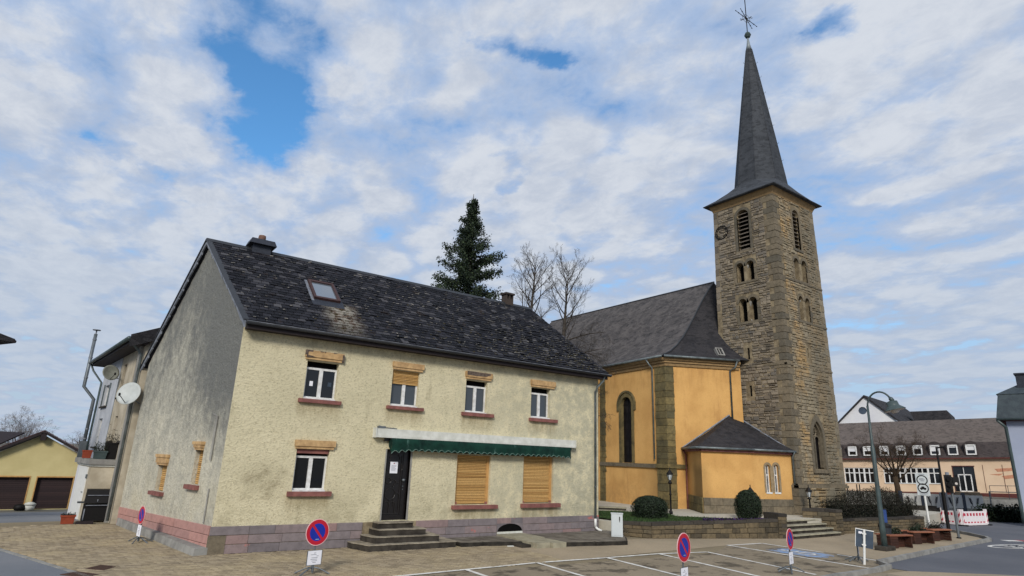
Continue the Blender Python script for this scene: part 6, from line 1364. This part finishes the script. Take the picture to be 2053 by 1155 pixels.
# low outbuilding with roof terrace
ob = thing('outbuilding', (1.17, 30.2, 0), 'flat-roofed beige outbuilding with a white door and pots on its roof', 'shed')
pl = [(1.17, 30.25), (2.15, 30.12), (2.0, 33), (.80, 33)]
MB().prism(pl, -.3, 2.10).build('wall', 'beige', ob); MB().prism([(1.05, 30.1), (2.2, 29.98), (2.1, 33.1), (.64, 33.1)], 2.10, 2.30).build('roof_slab', 'kerbc', ob); MB().prism([(1.13, 30.19), (2.15, 30.06), (2.0, 33.02), (.74, 33.02)], 2.02, 2.10).build('slab_edge', 'plast', ob)
FO = mkF(Vector((.80, 33, 0)), Vector((1.17, 30.25, 0))); dr = MB().fbox(FO, .5, 2.35, -.05, 1.98, -.02, .03).build('door', 'wposts', ob); MB().fbox(FO, 2.2, 2.3, 1.0, 1.03, .03, .08).fbox(FO, 2.36, 2.44, 1.55, 1.7, .0, .06).build('handle', 'galv', dr); MB().fbox(FO, .0, .48, -.2, 2.0, .0, .02).build('wall_panel', 'wrender', ob)
def pot(name, label, x0, x1, y0, y1, z0, z1, mat, plant=None, n=300, up_=.25, cat='pot'):
    t = thing(name, ((x0+x1)/2, y0, z0), label, cat); i = (x1-x0)*.07
    MB().hexa([(x0+i, y0+i, z0), (x1-i, y0+i, z0), (x1-i, y1-i, z0), (x0+i, y1-i, z0)], [(x0, y0, z1), (x1, y0, z1), (x1, y1, z1), (x0, y1, z1)]).build('tub', mat, t); MB().box(x0-.015, x1+.015, y0-.015, y1+.015, z1-.05, z1+.005).build('rim', mat, t); MB().box(x0+.03, x1-.03, y0+.03, y1-.03, z1, z1+.015).build('soil', 'soil', t)
    if plant:
        mb = MB()
        for k in range(n):
            p = Vector((rnd.uniform(x0, x1), rnd.uniform(y0, y1), z1+abs(rnd.gauss(0, up_)))); d = Vector((rnd.gauss(0, .5), rnd.gauss(0, .5), rnd.uniform(.2, 1))).normalized()*rnd.uniform(.04, .1); e = d.cross(Vector((rnd.gauss(0, 1), rnd.gauss(0, 1), .2))).normalized()*.012; mb.poly(p-e, p+e, p+d)
        tag(mb.build('foliage', plant, t), kind='stuff')
pot('plant_tub', 'long dark green plant tub on the outbuilding roof', 1.14, 1.62, 30.25, 30.5, 2.31, 2.62, 'gpole', 'yew', 350, .16)
pot('plant_tub', 'big black tub with bare twigs on the outbuilding roof', 1.50, 2.12, 30.3, 30.85, 2.31, 2.96, 'black', 'hedge', 260, .22)
pot('plant_tub', 'terracotta box at the left edge of the outbuilding roof', .80, 1.14, 31.3, 31.55, 2.31, 2.62, 'terra')
pot('plant_tub', 'terracotta planter on the ground beside the barbecue', .52, .97, 28.9, 29.2, .0, .30, 'terra', 'hedge', 60, .03)
bq = thing('barbecue', (1.5, 29.3, 0), 'large black gas barbecue with chrome handles before the outbuilding', 'barbecue')
BX0, BX1, BY = 1.16, 1.98, 29.25
MB().box(BX0, BX1, BY, BY+.5, .06, .66).build('cabinet', 'black', bq); MB().hexa([(BX0, BY-.04, .70), (BX1, BY-.04, .70), (BX1, BY+.5, .70), (BX0, BY+.5, .70)], [(BX0+.02, BY+.14, 1.18), (BX1-.02, BY+.14, 1.18), (BX1-.02, BY+.48, 1.2), (BX0+.02, BY+.48, 1.2)]).build('hood', 'black', bq)
MB().box(BX0-.22, BX0-.01, BY+.02, BY+.45, .70, .74).box(BX1+.01, BX1+.22, BY+.02, BY+.45, .70, .74).build('side_shelf', 'bin', bq); MB().tube([(BX0+.06, BY-.06, .62), (BX1-.06, BY-.06, .62)], .018, 6).tube([(BX0+.06, BY+.03, .98), (BX1-.06, BY+.03, .98)], .016, 6).build('handle_bar', 'lead', bq); MB().box((BX0+BX1)/2-.01, (BX0+BX1)/2+.02, BY-.02, BY, .74, .84).box(BX0+.03, BX0+.07, BY-.03, BY, .08, .5).build('badge', 'lead', bq)
mb = MB()
for x in (BX0+.06, BX1-.06): mb.tube([(x-.02, BY+.1, .05), (x+.02, BY+.1, .05)], .05, 8)
mb.build('caster', 'bin', bq)
t = thing('wooden_tray', (1.1, 28.95, 0), 'low dark tray lying before the barbecue', 'tray'); MB().box(1.0, 1.55, 28.7, 28.95, .005, .05).box(1.0, 1.03, 28.7, 28.95, .05, .09).box(1.52, 1.55, 28.7, 28.95, .05, .09).box(1.03, 1.52, 28.7, 28.73, .05, .09).box(1.03, 1.52, 28.92, 28.95, .05, .09).build('tray', 'dkwood', t)
# ------------------------------------------------------------------ garages
GY, gb = 52.3, -1.42
ga = thing('garage', (-1.05, GY, gb), 'yellow double garage with brown tiled gable roof and dark doors', 'garage'); FG = Fr((0, GY, 0), 0)
D1, D2 = (-3.0, -1.22), (-.80, 1.15)
MB().wall(FG, [(-3.4, gb-.2), (1.45, gb-.2), (1.45, 1.95), (-1.0, 3.32), (-3.4, 1.95)], [rect(*D1, gb, .58), rect(*D2, gb, .58)], .3).poly((1.45, GY, gb), (1.45, GY+6, gb), (1.45, GY+6, 1.95), (1.45, GY, 1.95)).poly((-3.4, GY, gb), (-9, GY+.6, gb), (-9, GY+.6, 1.95), (-3.4, GY, 1.95)).build('wall', 'yell', ga)
for a, b in (D1, D2):
    d = MB().fbox(FG, a, b, gb, .58, -.3, -.26).build('garage_door', 'dark', ga)
    for k in range(15): MB().fbox(FG, a+.01, b-.01, gb+.02+k*.131, gb+.14+k*.131, -.26, -.24).build('slat', 'gdoor', d)
    MB().fbox(FG, a-.06, a, gb, .62, -.1, .02).fbox(FG, b, b+.06, gb, .62, -.1, .02).fbox(FG, a-.06, b+.06, .58, .66, -.1, .025).build('door_frame', 'frame', ga)
mb = MB(); P = FG.P
for s, x1 in ((1, 1.95), (-1, -3.95)):
    mb.hexa([P(-1.0, 3.40, .5), P(x1, 1.78, .5), P(x1, 1.78, -6.5), P(-1.0, 3.40, -6.5)], [P(-1.0, 3.58, .5), P(x1, 1.94, .5), P(x1, 1.94, -6.5), P(-1.0, 3.58, -6.5)])
rfg = mb.build('roof', 'dkwood', ga)
for r in range(12):
    t0 = r/12
    for c in range(8):
        x = -1.0+2.95*t0; z = 3.59-1.64*t0; o = .5-.42*c; x2 = -1-2.95*t0
        MB().hexa([P(x, z, o), P(x+.27, z-.15, o), P(x+.27, z-.15, o-.4), P(x, z, o-.4)], [P(x, z+.03, o), P(x+.27, z-.10, o), P(x+.27, z-.10, o-.4), P(x, z+.03, o-.4)]).build('roof_tile', 'btile', rfg)
        MB().hexa([P(x2, z, o), P(x2-.27, z-.15, o), P(x2-.27, z-.15, o-.4), P(x2, z, o-.4)], [P(x2, z+.03, o), P(x2-.27, z-.10, o), P(x2-.27, z-.10, o-.4), P(x2, z+.03, o-.4)]).build('roof_tile', 'btile', rfg)
mb = MB().fprism(FG, [(-1.15, 2.95), (-.85, 2.95), (-.85, 3.4), (-1.15, 3.4)], .0, .5); mb.build('purlin', 'dkwood', rfg)
mb = MB().hexa([P(-4.2, 1.85, .45), P(-12, 1.85, -.3), P(-12, 3.35, -3.5), P(-2.2, 3.35, -3.2)], [P(-4.2, 1.95, .45), P(-12, 1.95, -.3), P(-12, 3.45, -3.5), P(-2.2, 3.45, -3.2)]); mb.build('side_roof', 'dkwood', ga)
t = thing('rubbish_bag', (-1.0, 51.6, gb), 'black rubbish bag with a white lid before the garage pillar', 'bag'); MB().lathe([(.25, 0), (.36, .12), (.3, .32), (.05, .4)], (-1.35, 51.7, gb), 9).build('bag', 'black', t, True); MB().lathe([(.34, .33), (.3, .42), (.1, .5)], (-.85, 51.7, gb), 9).lathe([(.25, 0), (.3, .3)], (-.85, 51.7, gb), 9).build('lid', 'plast', t, True)
# eaves of the house just outside the frame on the left
lh = thing('corner_house', (-4, 32, 0), 'dark roof corner of a house standing mostly outside the left edge', 'house')
c = Vector((-2.25, 30.9, 6.66)); dA = Vector((-.50, .86, -.02)); dB = Vector((-1, -.1, .10))
MB().hexa([c, c+dA*9, c+dA*9+dB*7, c+dB*7], [v+Vector((0, 0, .14)) for v in (c, c+dA*9, c+dA*9+dB*7+Vector((0, 0, 1.5)), c+dB*7+Vector((0, 0, 1.5)))]).build('roof', 'dslate', lh)
wl0 = c+dA*.7+dB*1.2; MB().prism([(wl0.x, wl0.y), (wl0.x+dA.x*8, wl0.y+dA.y*8), (wl0.x+dA.x*8-7, wl0.y+dA.y*8), (wl0.x-7, wl0.y)], -.5, 6.6).build('wall', 'wrender', lh); MB().tube([c+Vector((0, 0, .04)), c+dA*9+Vector((0, 0, .04))], .07, 8).build('gutter', 'dkwood', lh)
# ------------------------------------------------------------------ school and houses on the right
sc = thing('school', (76, 28.35, 1), 'long peach school building with brown mansard roof and a row of white dormers', 'school'); FS = Fr((76.006, 28.351, 0), -72.42, 1, .0375); P = FS.P
WA = [(-10.2, -8.4), (-8.06, -5.04), (-4.16, 1.04)]; DRS = (2.2, 4.02, 1.22, 3.74)
MB().wall(FS, [(-16, .2), (9.5, .2), (9.5, 4.6), (-16, 4.6)], [rect(a, b, 1.94, 3.62) for a, b in WA]+[rect(*DRS)], .25).build('front_wall', 'peach', sc)
MB().fbox(FS, -16, 9.5, .2, 1.12, -.1, .06).build('base_course', 'maroon', sc)
for a, b in WA:
    n = max(1, round((b-a)/1.02)); w = MB().fbox(FS, a, b, 1.94, 2.03, -.2, .08).fbox(FS, a, b, 3.54, 3.62, -.2, -.06).build('window', 'white', sc)
    for k in range(n):
        u = a+(b-a)*k/n; e = a+(b-a)*(k+1)/n; MB().fbox(FS, u, u+.09, 2.03, 3.54, -.2, -.08).fbox(FS, e-.09, e, 2.03, 3.54, -.2, -.08).fbox(FS, u+.09, e-.09, 3.0, 3.09, -.2, -.08).fbox(FS, (u+e)/2-.05, (u+e)/2+.05, 2.03, 3.54, -.2, -.085).build('window_frame', 'white', w)
        MB().fbox(FS, u+.09, e-.09, 2.03, 3.54, -.22, -.2).build('pane', 'glass', w)
u0, u1, z0, z1 = DRS; d = MB().fbox(FS, u0+.35, u1-.3, z0, z0+.1, -.22, -.1).fbox(FS, u0+.35, u0+.45, z0, z1-.8, -.22, -.1).fbox(FS, u1-.4, u1-.3, z0, z1-.8, -.22, -.1).fbox(FS, (u0+u1)/2-.06, (u0+u1)/2+.06, z0, z1-.8, -.22, -.1).fbox(FS, u0+.35, u1-.3, z1-.88, z1-.78, -.22, -.1).fbox(FS, (u0+u1)/2-.03, (u0+u1)/2+.03, z1-.8, z1, -.22, -.12).build('entrance', 'white', sc)
MB().fbox(FS, u0, u1, z0, z1, -.26, -.22).build('pane', 'glass', d); MB().fbox(FS, u0-.25, u1+.3, .75, 1.02, 0, 1.3).fbox(FS, u0-.1, u1+.15, 1.02, 1.2, 0, .9).build('door_step', 'stepc', sc)
MB().fbox(FS, u0-.06, u0, z0, z1+.1, -.1, .04).fbox(FS, u0-.06, u1+.06, z1, z1+.08, -.1, .06).build('door_surround', 'maroon', sc)
mb = MB().hexa([P(-16, 4.50, .45), P(9.6, 4.50, .45), P(9.6, 4.6, -.3), P(-16, 4.6, -.3)], [P(-16, 4.62, .45), P(9.6, 4.62, .45), P(9.6, 4.8, -.3), P(-16, 4.8, -.3)]); mb.build('eaves', 'maroon', sc)
mb = MB(); mb.poly(P(-16, 4.62, .45), P(9.4, 4.62, .45), P(8.9, 6.2, -.6), P(-16, 6.2, -.6)); mb.build('mansard_roof', 'schoolb', sc)
mb = MB(); mb.poly(P(-16, 6.2, -.6), P(8.9, 6.2, -.6), P(7.9, 7.6, -2.6), P(6.95, 8.95, -5), P(-16, 8.95, -5)).poly(P(8.9, 6.2, -.6), P(9.4, 6.0, -9), P(7.9, 7.6, -7.4), P(6.95, 8.95, -5), P(7.9, 7.6, -2.6)).poly(P(-16, 8.95, -5), P(6.95, 8.95, -5), P(9, 5, -11), P(-16, 5, -11)); mb.build('upper_roof', 'school', sc); MB().poly(P(9.5, .2, 0), P(9.5, .2, -10), P(9.5, 6, -9), P(9.5, 4.6, 0)).build('end_wall', 'peach', sc)
for k, (cu, sh) in enumerate(((-8.5, .6), (-6.93, .55), (-5.41, .5), (-3.80, .6), (-2.2, .5), (-.66, .3), (.91, .65), (2.47, .2), (4.02, .55))):
    w = MB().fbox(FS, cu-.44, cu-.32, 4.95, 5.92, -.3, .42).fbox(FS, cu+.32, cu+.44, 4.95, 5.92, -.3, .42).fbox(FS, cu-.44, cu+.44, 5.82, 5.94, -.5, .42).fbox(FS, cu-.44, cu+.44, 4.90, 5.02, -.3, .46).build('dormer', 'white', sc)
    MB().fbox(FS, cu-.32, cu+.32, 5.02, 5.82, .2, .26).build('pane', 'glass', w); MB().fbox(FS, cu-.33, cu+.33, 5.82-.8*sh, 5.83, .27, .33).build('blind', 'wrender', w)
    q = [(cu-.58, 5.92)]+[(cu-.58*math.cos(math.pi*i/8), 5.94+.36*math.sin(math.pi*i/8)) for i in range(9)]+[(cu+.58, 5.92)]; MB().fprism(FS, q, -1.2, .36).build('dormer_roof', 'schoolb', w); MB().fbox(FS, cu-.56, cu-.44, 4.72, 5.94, -.6, .34).fbox(FS, cu+.44, cu+.56, 4.72, 5.94, -.6, .34).build('cheek', 'schoolb', w)
mb = MB().fprism(FS, [(5.7, 3.5), (7.3, 3.62), (7.2, 3.32), (5.9, 3.2)], .0, .012).fprism(FS, [(6.2, 2.8), (7.2, 2.95), (7.1, 2.6), (6.4, 2.5)], 0, .012).fprism(FS, [(5.2, 2.95), (6.4, 3.05), (6.0, 2.85)], 0, .012); mb.build('wall_stain', plain('worn_brown_lettering', (196, 140, 112), .9, .1), sc)
MB().tube([P(6.35, 1.2, .03), P(6.35, 3.9, .03)], .02, 4).tube([P(4.75, 1.2, .03), P(4.75, 3.9, .03)], .02, 4).build('cable', 'maroon', sc)
mb = MB()
for z in (.75, 1.3, 1.9): mb.tube([P(5.0, z, 3.5), P(9.3, z, 3.5)], .025, 5)
for u in (5.0, 6.4, 7.8, 9.2): mb.tube([P(u, .5, 3.5), P(u, 1.9, 3.5)], .025, 5)
t = thing('school_railing', tuple(P(5, .8, 3.5)), 'thin metal railing before the right end of the school', 'railing'); mb.build('rails', 'motif', t)
mb = MB()
for u in (-7.2, -6.9, -6.0, -5.75): mb.tube([P(u, .6, 7), P(u, 1.9, 7)], .06, 6)
t = thing('play_posts', tuple(P(-7, .6, 7)), 'dark upright posts in the school yard left of the bare tree', 'posts'); mb.build('post', 'black', t)
hw = thing('white_house', tuple(P(-8, 1, -25)), 'white gabled house with a round vent and slate roof behind the school', 'house'); 
mb = MB().wall(FS, [(-12.1, .5), (-3.8, .5), (-3.8, 10.1), (-8.0, 14.1), (-12.1, 10.1)], [[(-8.42+.56*math.cos(R(a)), 12.15+.56*math.sin(R(a))) for a in range(0, 360, 20)]], .2)
FW = Fr(FS.P(0, 0, -25), -72.42, 1, .0375); FW.O.z = 0
mb = MB().wall(FW, [(-12.1, .5), (-3.8, .5), (-3.8, 10.1), (-8.0, 14.1), (-12.1, 10.1)], [[(-8.42+.56*math.cos(R(a)), 12.15+.56*math.sin(R(a))) for a in range(0, 360, 20)]], .2); mb.build('gable_wall', 'wrender', hw)
MB().fprism(FW, [(-8.42+.56*math.cos(R(a)), 12.15+.56*math.sin(R(a))) for a in range(0, 360, 20)], -.2, -.15).build('round_vent', 'steelback', hw)
E_ = FW.d*3.5-FW.n*24; Q = FW.P; mb = MB(); up3 = Vector((0, 0, .3))
for a, b in ((Q(-8, 14.15, .3), Q(-3.4, 9.75, .3)), (Q(-8, 14.15, .3), Q(-12.5, 9.75, .3))): mb.hexa([a, b, b+E_, a+E_], [a+up3, b+up3, b+E_+up3, a+E_+up3])
mb.build('roof', 'dslate', hw); MB().hexa([Q(-2.0, 9, -9), Q(3.0, 9, -9), Q(3.0, 9, -14), Q(-2, 9, -14)], [Q(-3.0, 12.55, -10), Q(1.8, 12.5, -10), Q(2.6, 11.6, -13), Q(-3, 12.5, -13)]).build('rear_roof', 'dslate', hw)
rb = thing('right_house', (50.5, 13.4, 0), 'blue-grey rendered house with slate mansard cut by the right edge', 'house'); FR = Fr((50.3, 13.75, 0), -79, 1); P = FR.P
FR.tilt = 0
MB().fbox(FR, 0, 12, -.2, 6.55, -9, 0).build('wall', 'greywall', rb); MB().fbox(FR, 0, 12, -.2, .95, 0, .05).build('base_course', 'wrender', rb)
MB().hexa([P(-.45, 6.62, .45), P(12, 6.62, .45), P(12, 6.62, -9), P(-.45, 6.62, -9)], [P(-.20, 8.3, -.25), P(12, 8.9, -.6), P(12, 8.9, -8), P(-.20, 8.3, -8)]).hexa([P(-.30, 8.3, -.2), P(12, 8.3, -.2), P(12, 8.3, -8), P(-.30, 8.3, -8)], [P(1.3, 9.3, -2), P(12, 9.6, -2), P(12, 9.6, -6), P(1.3, 9.3, -6)]).build('roof', plain('green_slate', (66, 76, 80), .7, .3, scale=3, bump=.02, c2=(54, 62, 68)), rb)
MB().fbox(FR, -.42, 12, 6.5, 6.64, .0, .45).fbox(FR, -.4, 0, 6.5, 6.64, -9, .4).build('eaves', 'maroon', rb); MB().fbox(FR, .85, 1.9, 8.7, 9.65, -1.9, -1.0).fbox(FR, .78, 2., 9.65, 9.75, -2, -.9).build('chimney', 'chim', rb)
MB().tube([P(-.45, 6.6, .5), P(12, 6.6, .5)], .08, 8).tube([P(-.4, 6.55, .48), P(-.05, 6.1, .1), P(-.02, 1.1, .08), P(-.02, .2, .08)], .10, 8).build('downpipe', 'gpole', rb, True)
# fence panels with iron ears of wheat, railing, low hedge
fz = .25
fp = thing('panel_fence', (57.2, 22.4, fz), 'grey panel fence with dark wheat motifs and blue-grey posts', 'fence'); FP = mkF(Vector((56.2, 23.2, 0)), Vector((63.4, 19.6, 0)))
for k in range(4):
    u = k*1.95; MB().fbox(FP, u+.12, u+1.85, fz+.1, fz+1.12, -.05, 0).build('panel', 'fence', fp); MB().fbox(FP, u-.12, u+.14, fz-.2, fz+1.3, -.1, .04).build('post', 'fpost', fp)
    mb = MB()
    for s in (-1, 1):
        for q in range(5): c = FP.P(u+.98+s*.26+s*.03*q, fz+.45+q*.1, .01); e = FP.d*(.12*s)+Vector((0, 0, .09)); mb.tube([c-e*.5, c+e], .025, 4); e2 = FP.d*(-.10*s)+Vector((0, 0, .09)); mb.tube([c, c+e2], .022, 4)
        mb.tube([FP.P(u+.98+s*.2, fz+.25, .01), FP.P(u+.98+s*.36, fz+.9, .01)], .02, 4)
    mb.build('wheat_motif', 'motif', fp)
t = thing('tube_railing', (64, 19.4, .3), 'light tubular railing right of the panel fence', 'railing'); FT = mkF(Vector((63.6, 19.4, 0)), Vector((70.4, 17.0, 0))); mb = MB()
for u in (0, 3.4, 6.8): mb.tube([FT.P(u, 0, 0), FT.P(u, 1.75, 0)], .05, 6)
for z in (.5, 1.72): mb.tube([FT.P(0, z, 0), FT.P(6.8, z, 0)], .04, 6)
mb.build('rails', 'galv', t); 
t = thing('yard_wall', (63, 21, .2), 'pale low wall of the school yard behind the railings', 'wall'); MB().fbox(mkF(Vector((52, 27.8, 0)), Vector((76, 17.4, 0))), 0, 24, -.1, .95, -.2, 0).build('wall', 'kerbc', t)
t = thing('stone_bench_steps', (57, 21.5, 0), 'grey steps below the panel fence', 'steps'); FZ = mkF(Vector((54, 22.6, 0)), Vector((58.5, 20.4, 0)))
for k in range(4): MB().fbox(FZ, 0, 4.5, 0, .12+k*.12, -.9-k*.35, -k*.35).build('tread', 'stepc', t)
lhg = thing('low_hedge', (52, 14.4, 0), 'low dark green hedge before the blue-grey house', 'hedge'); mb = MB()
for k in range(6000):
    u = rnd.random(); x, y = 52.0+u*6.5, 16.6-u*3.6; p = Vector((x+rnd.uniform(-.6, .6), y+rnd.uniform(-.6, .6), rnd.uniform(0, .95+.2*math.sin(x*3)))); d = Vector((rnd.gauss(0, 1), rnd.gauss(0, 1), rnd.gauss(0, 1))).normalized()*.09; e = d.cross(Vector((.3, .5, 1))).normalized()*.05; mb.poly(p-d, p-e, p+d, p+e)
tag(mb.build('foliage', 'yew', lhg), kind='stuff'); MB().prism([(52.2, 16.3), (58.4, 12.9), (58.6, 13.5), (52.4, 16.9)], 0, .75).build('hedge_core', 'yewc', lhg)
t = thing('standing_stone', (61.5, 16.5, .4), 'small dark stump standing above the low hedge', 'stump'); MB().lathe([(.34, .0), (.3, .5), (.36, 1.25), (.3, 1.5), (.1, 1.55)], (58.2, 15.6, .2), 8).build('stump', 'barkb', t)

# ------------------------------------------------------------------ trees
class Tree:
    def __init__(s, seed): s.r = random.Random(seed); s.a = MB(); s.b = MB()
    def limb(s, p, d, L, r, lvl, maxl, up=.12, spread=.7, kids=(7, 7, 5), droop=0., thin=.55):
        R_ = s.r; n = 5 if lvl == 0 else (4 if lvl == 1 else 3 if lvl == 2 else 2); pts = [p.copy()]; rs = [r]; d = d.normalized()
        for i in range(n):
            d = (d+Vector((R_.gauss(0, .10), R_.gauss(0, .10), R_.gauss(0, .07)+up/n*2-droop/n*2))).normalized(); p = p+d*(L/n); pts.append(p.copy()); rs.append(max(.004, r*(1-(i+1)/n*.82)))
        (s.a if lvl < 1 else s.b).tube(pts, rs, 6 if lvl == 0 else (5 if lvl == 1 else 3), cap=False)
        if lvl >= maxl: return
        K = kids[min(lvl, len(kids)-1)]
        for k in range(K):
            f = .22+.78*(k+R_.random())/K; q = f*n; i = min(int(q), n-1); pp = pts[i].lerp(pts[i+1], q-i); dd = (pts[i+1]-pts[i]).normalized()
            az = R_.uniform(0, 6.283); x = dd.cross(Vector((0, 0, 1))); x = x.normalized() if x.length > .05 else Vector((1, 0, 0)); y = dd.cross(x)
            nd = (dd*(1-spread*.55)+(x*math.cos(az)+y*math.sin(az))*spread*R_.uniform(.7, 1.1)).normalized(); rr_ = rs[i]*(1-(q-i))+rs[i+1]*(q-i)
            s.limb(pp, nd, L*R_.uniform(.32, .5)*(1.15-f*.55), max(.0035, rr_*thin), lvl+1, maxl, up, spread, kids, droop, thin)
    def finish(s, name, loc, label, mats, cat='tree', group=None):
        t = thing(name, loc, label, cat, group); s.a.build('trunk', mats[0], t, True); s.b.build('crown', mats[1], t); return t
def linden(base, split, top, seed, label, low=0, wide=1.):
    T = Tree(seed); R_ = T.r; b = Vector(base); H = top-split; pts = [b, Vector((b.x+.1, b.y, split*.5)), Vector((b.x-.05, b.y, split)), Vector((b.x+.1, b.y, split+H*.35)), Vector((b.x+.25, b.y, split+H*.7)), Vector((b.x+.3, b.y, top-.6))]
    T.a.tube(pts, [.22, .17, .13, .075, .04, .012], 8)
    def on(z):
        for p, q in zip(pts, pts[1:]):
            if p.z <= z <= q.z: return p.lerp(q, (z-p.z)/(q.z-p.z))
    n = 15
    for k in range(n):
        f = -.12+.95*(k+R_.random())/n; z = split+H*f; az = k*2.4+R_.uniform(-.4, .4); tilt = R_.uniform(.6, 1.3)*wide*(1-.3*max(f, 0)); d = Vector((math.cos(az)*tilt, math.sin(az)*tilt, 1)); L = H*(.64-.36*max(0, f))*R_.uniform(.85, 1.2)
        T.limb(on(z), d, L, .05*(1-.5*max(0, f)), 0, 3, .20, .62, (8, 6, 4), 0., .5)
    for k in range(12): z = split+H*(.55+.4*k/12); az = R_.uniform(0, 6.28); T.limb(on(min(z, top-.7)), Vector((math.cos(az), math.sin(az), 1.1)), H*.22, .02, 1, 3, .15, .7, (8, 6, 4), 0., .5)
    for k in range(low):
        z = split-.3-k*.7; az = R_.uniform(-1.5, .3); d = Vector((math.cos(az), math.sin(az), .45)); T.limb(on(z), d, R_.uniform(2.4, 3.8), .06, 0, 3, -.05, .8, (10, 8, 5), .30, .5)
    return T.finish('bare_linden', base, label, ('bark', 'bark'), group='bare trees between house and church')
linden((22.9, 30, .4), 11.3, 15.9, 11, 'bare upright tree nearer the conifer, its crown above the house ridge', 0)
linden((25.75, 30, .4), 10.8, 16.1, 23, 'bare upright tree nearer the church, low branches hanging before its roof', 8, 1.25)
T = Tree(5); b = Vector((56.85, 23.65, .2)); T.a.tube([b, b+Vector((.05, 0, 1.6)), b+Vector((0, .1, 2.7))], [.28, .22, .2], 8)
for k in range(11):
    az = 6.283*k/11+T.r.uniform(-.2, .2); tl = T.r.uniform(.25, 1.3); T.limb(b+Vector((0, .05, T.r.uniform(1.9, 2.7))), Vector((math.cos(az)*tl, math.sin(az)*tl, 1)), T.r.uniform(2.8, 3.9), .07, 0, 3, .1, .8, (10, 8, 5), 0., .45)
T.finish('bare_street_tree', b, 'round bare brown tree standing before the school windows', ('barkb', 'barkb'))
T = Tree(9); b = Vector((-3.7, 88, -1.4)); T.a.tube([b, b+Vector((.1, 0, 1.5)), b+Vector((.2, 0, 4.))], [.2, .15, .08], 7)
for k in range(13):
    az = 6.283*k/13+T.r.uniform(-.2, .2); tl = T.r.uniform(.12, .75); T.limb(b+Vector((.1, 0, 1.4+T.r.uniform(0, 1.5))), Vector((math.cos(az)*tl, math.sin(az)*tl, 1)), T.r.uniform(4.2, 5.4)*(1.05-.4*tl), .05, 0, 3, .14, .75, (14, 9, 7), .12, .42)
T.finish('birch_tree', b, 'pale drooping bare birch rising behind the garage roof', ('barkp', 'barkp'))
T = Tree(19); b = Vector((2.2, 70, -1.4)); T.a.tube([b, b+Vector((0, 0, 2.5))], [.2, .15], 6)
for k in range(10):
    az = T.r.uniform(0, 6.28); T.limb(b+Vector((0, 0, 2.2)), Vector((math.cos(az), math.sin(az), .8)), 3.4, .08, 0, 3, .1, .8, (9, 7, 5))
T.finish('far_tree', b, 'small far bare tree between the garage and the outbuilding', ('barkb', 'barkp'))
ct_ = thing('conifer_tree', (24, 40, .4), 'tall dark conifer with ragged outline rising behind the house roof', 'tree')
mb = MB().tube([(24, 40, .4), (24.0, 40, 12), (24.1, 40, 20), (24.15, 40, 24.2)], [.42, .30, .14, .02], 9); TB = MB(); FO_ = MB(); r2_ = random.Random(3)
for k in range(190):
    f = (k+r2_.random())/190; z = 5+18.6*f; az = r2_.uniform(0, 6.283); Lm = min(4.9, .28+7.6*(1-f)); L = Lm*r2_.uniform(.5, 1.1)*(1+.10*math.cos(az))
    if f > .86: L *= .8
    p0 = Vector((24+.1*f, 40, z)); d = Vector((math.cos(az), math.sin(az), .18+.5*f)); pts = [p0]
    for i in range(5): d = (d+Vector((0, 0, -.10 if i < 3 else .18))).normalized(); pts.append(pts[-1]+d*L/5)
    TB.tube(pts, [.05*(1-f)+.018]+[.03*(1-f)+.01]*4+[.006], 4, cap=False)
    ns = int(24+46*L)
    for j in range(ns):
        q = r2_.random()**.65*4.99; i = int(q); c = pts[i].lerp(pts[i+1], q-i)+Vector((r2_.gauss(0, .16), r2_.gauss(0, .16), r2_.gauss(-.12, .14)))*(.5+.6*min(1, L))
        for w in range(3):
            t_ = Vector((r2_.gauss(0, .6)+d.x*.4, r2_.gauss(0, .6)+d.y*.4, r2_.gauss(-.15, .6))).normalized()*r2_.uniform(.10, .22); e = t_.cross(Vector((r2_.gauss(0, 1), r2_.gauss(0, 1), r2_.gauss(0, 1)))).normalized()*r2_.uniform(.03, .06); c2 = c+Vector((r2_.gauss(0, .06), r2_.gauss(0, .06), r2_.gauss(0, .06))); FO_.poly(c2-e, c2+t_*.5-e*1.2, c2+t_, c2+t_*.5+e*1.2)
mb.build('trunk', 'trunkc', ct_, True); TB.build('branches', 'trunkc', ct_); tag(FO_.build('crown', 'conif', ct_), kind='stuff')
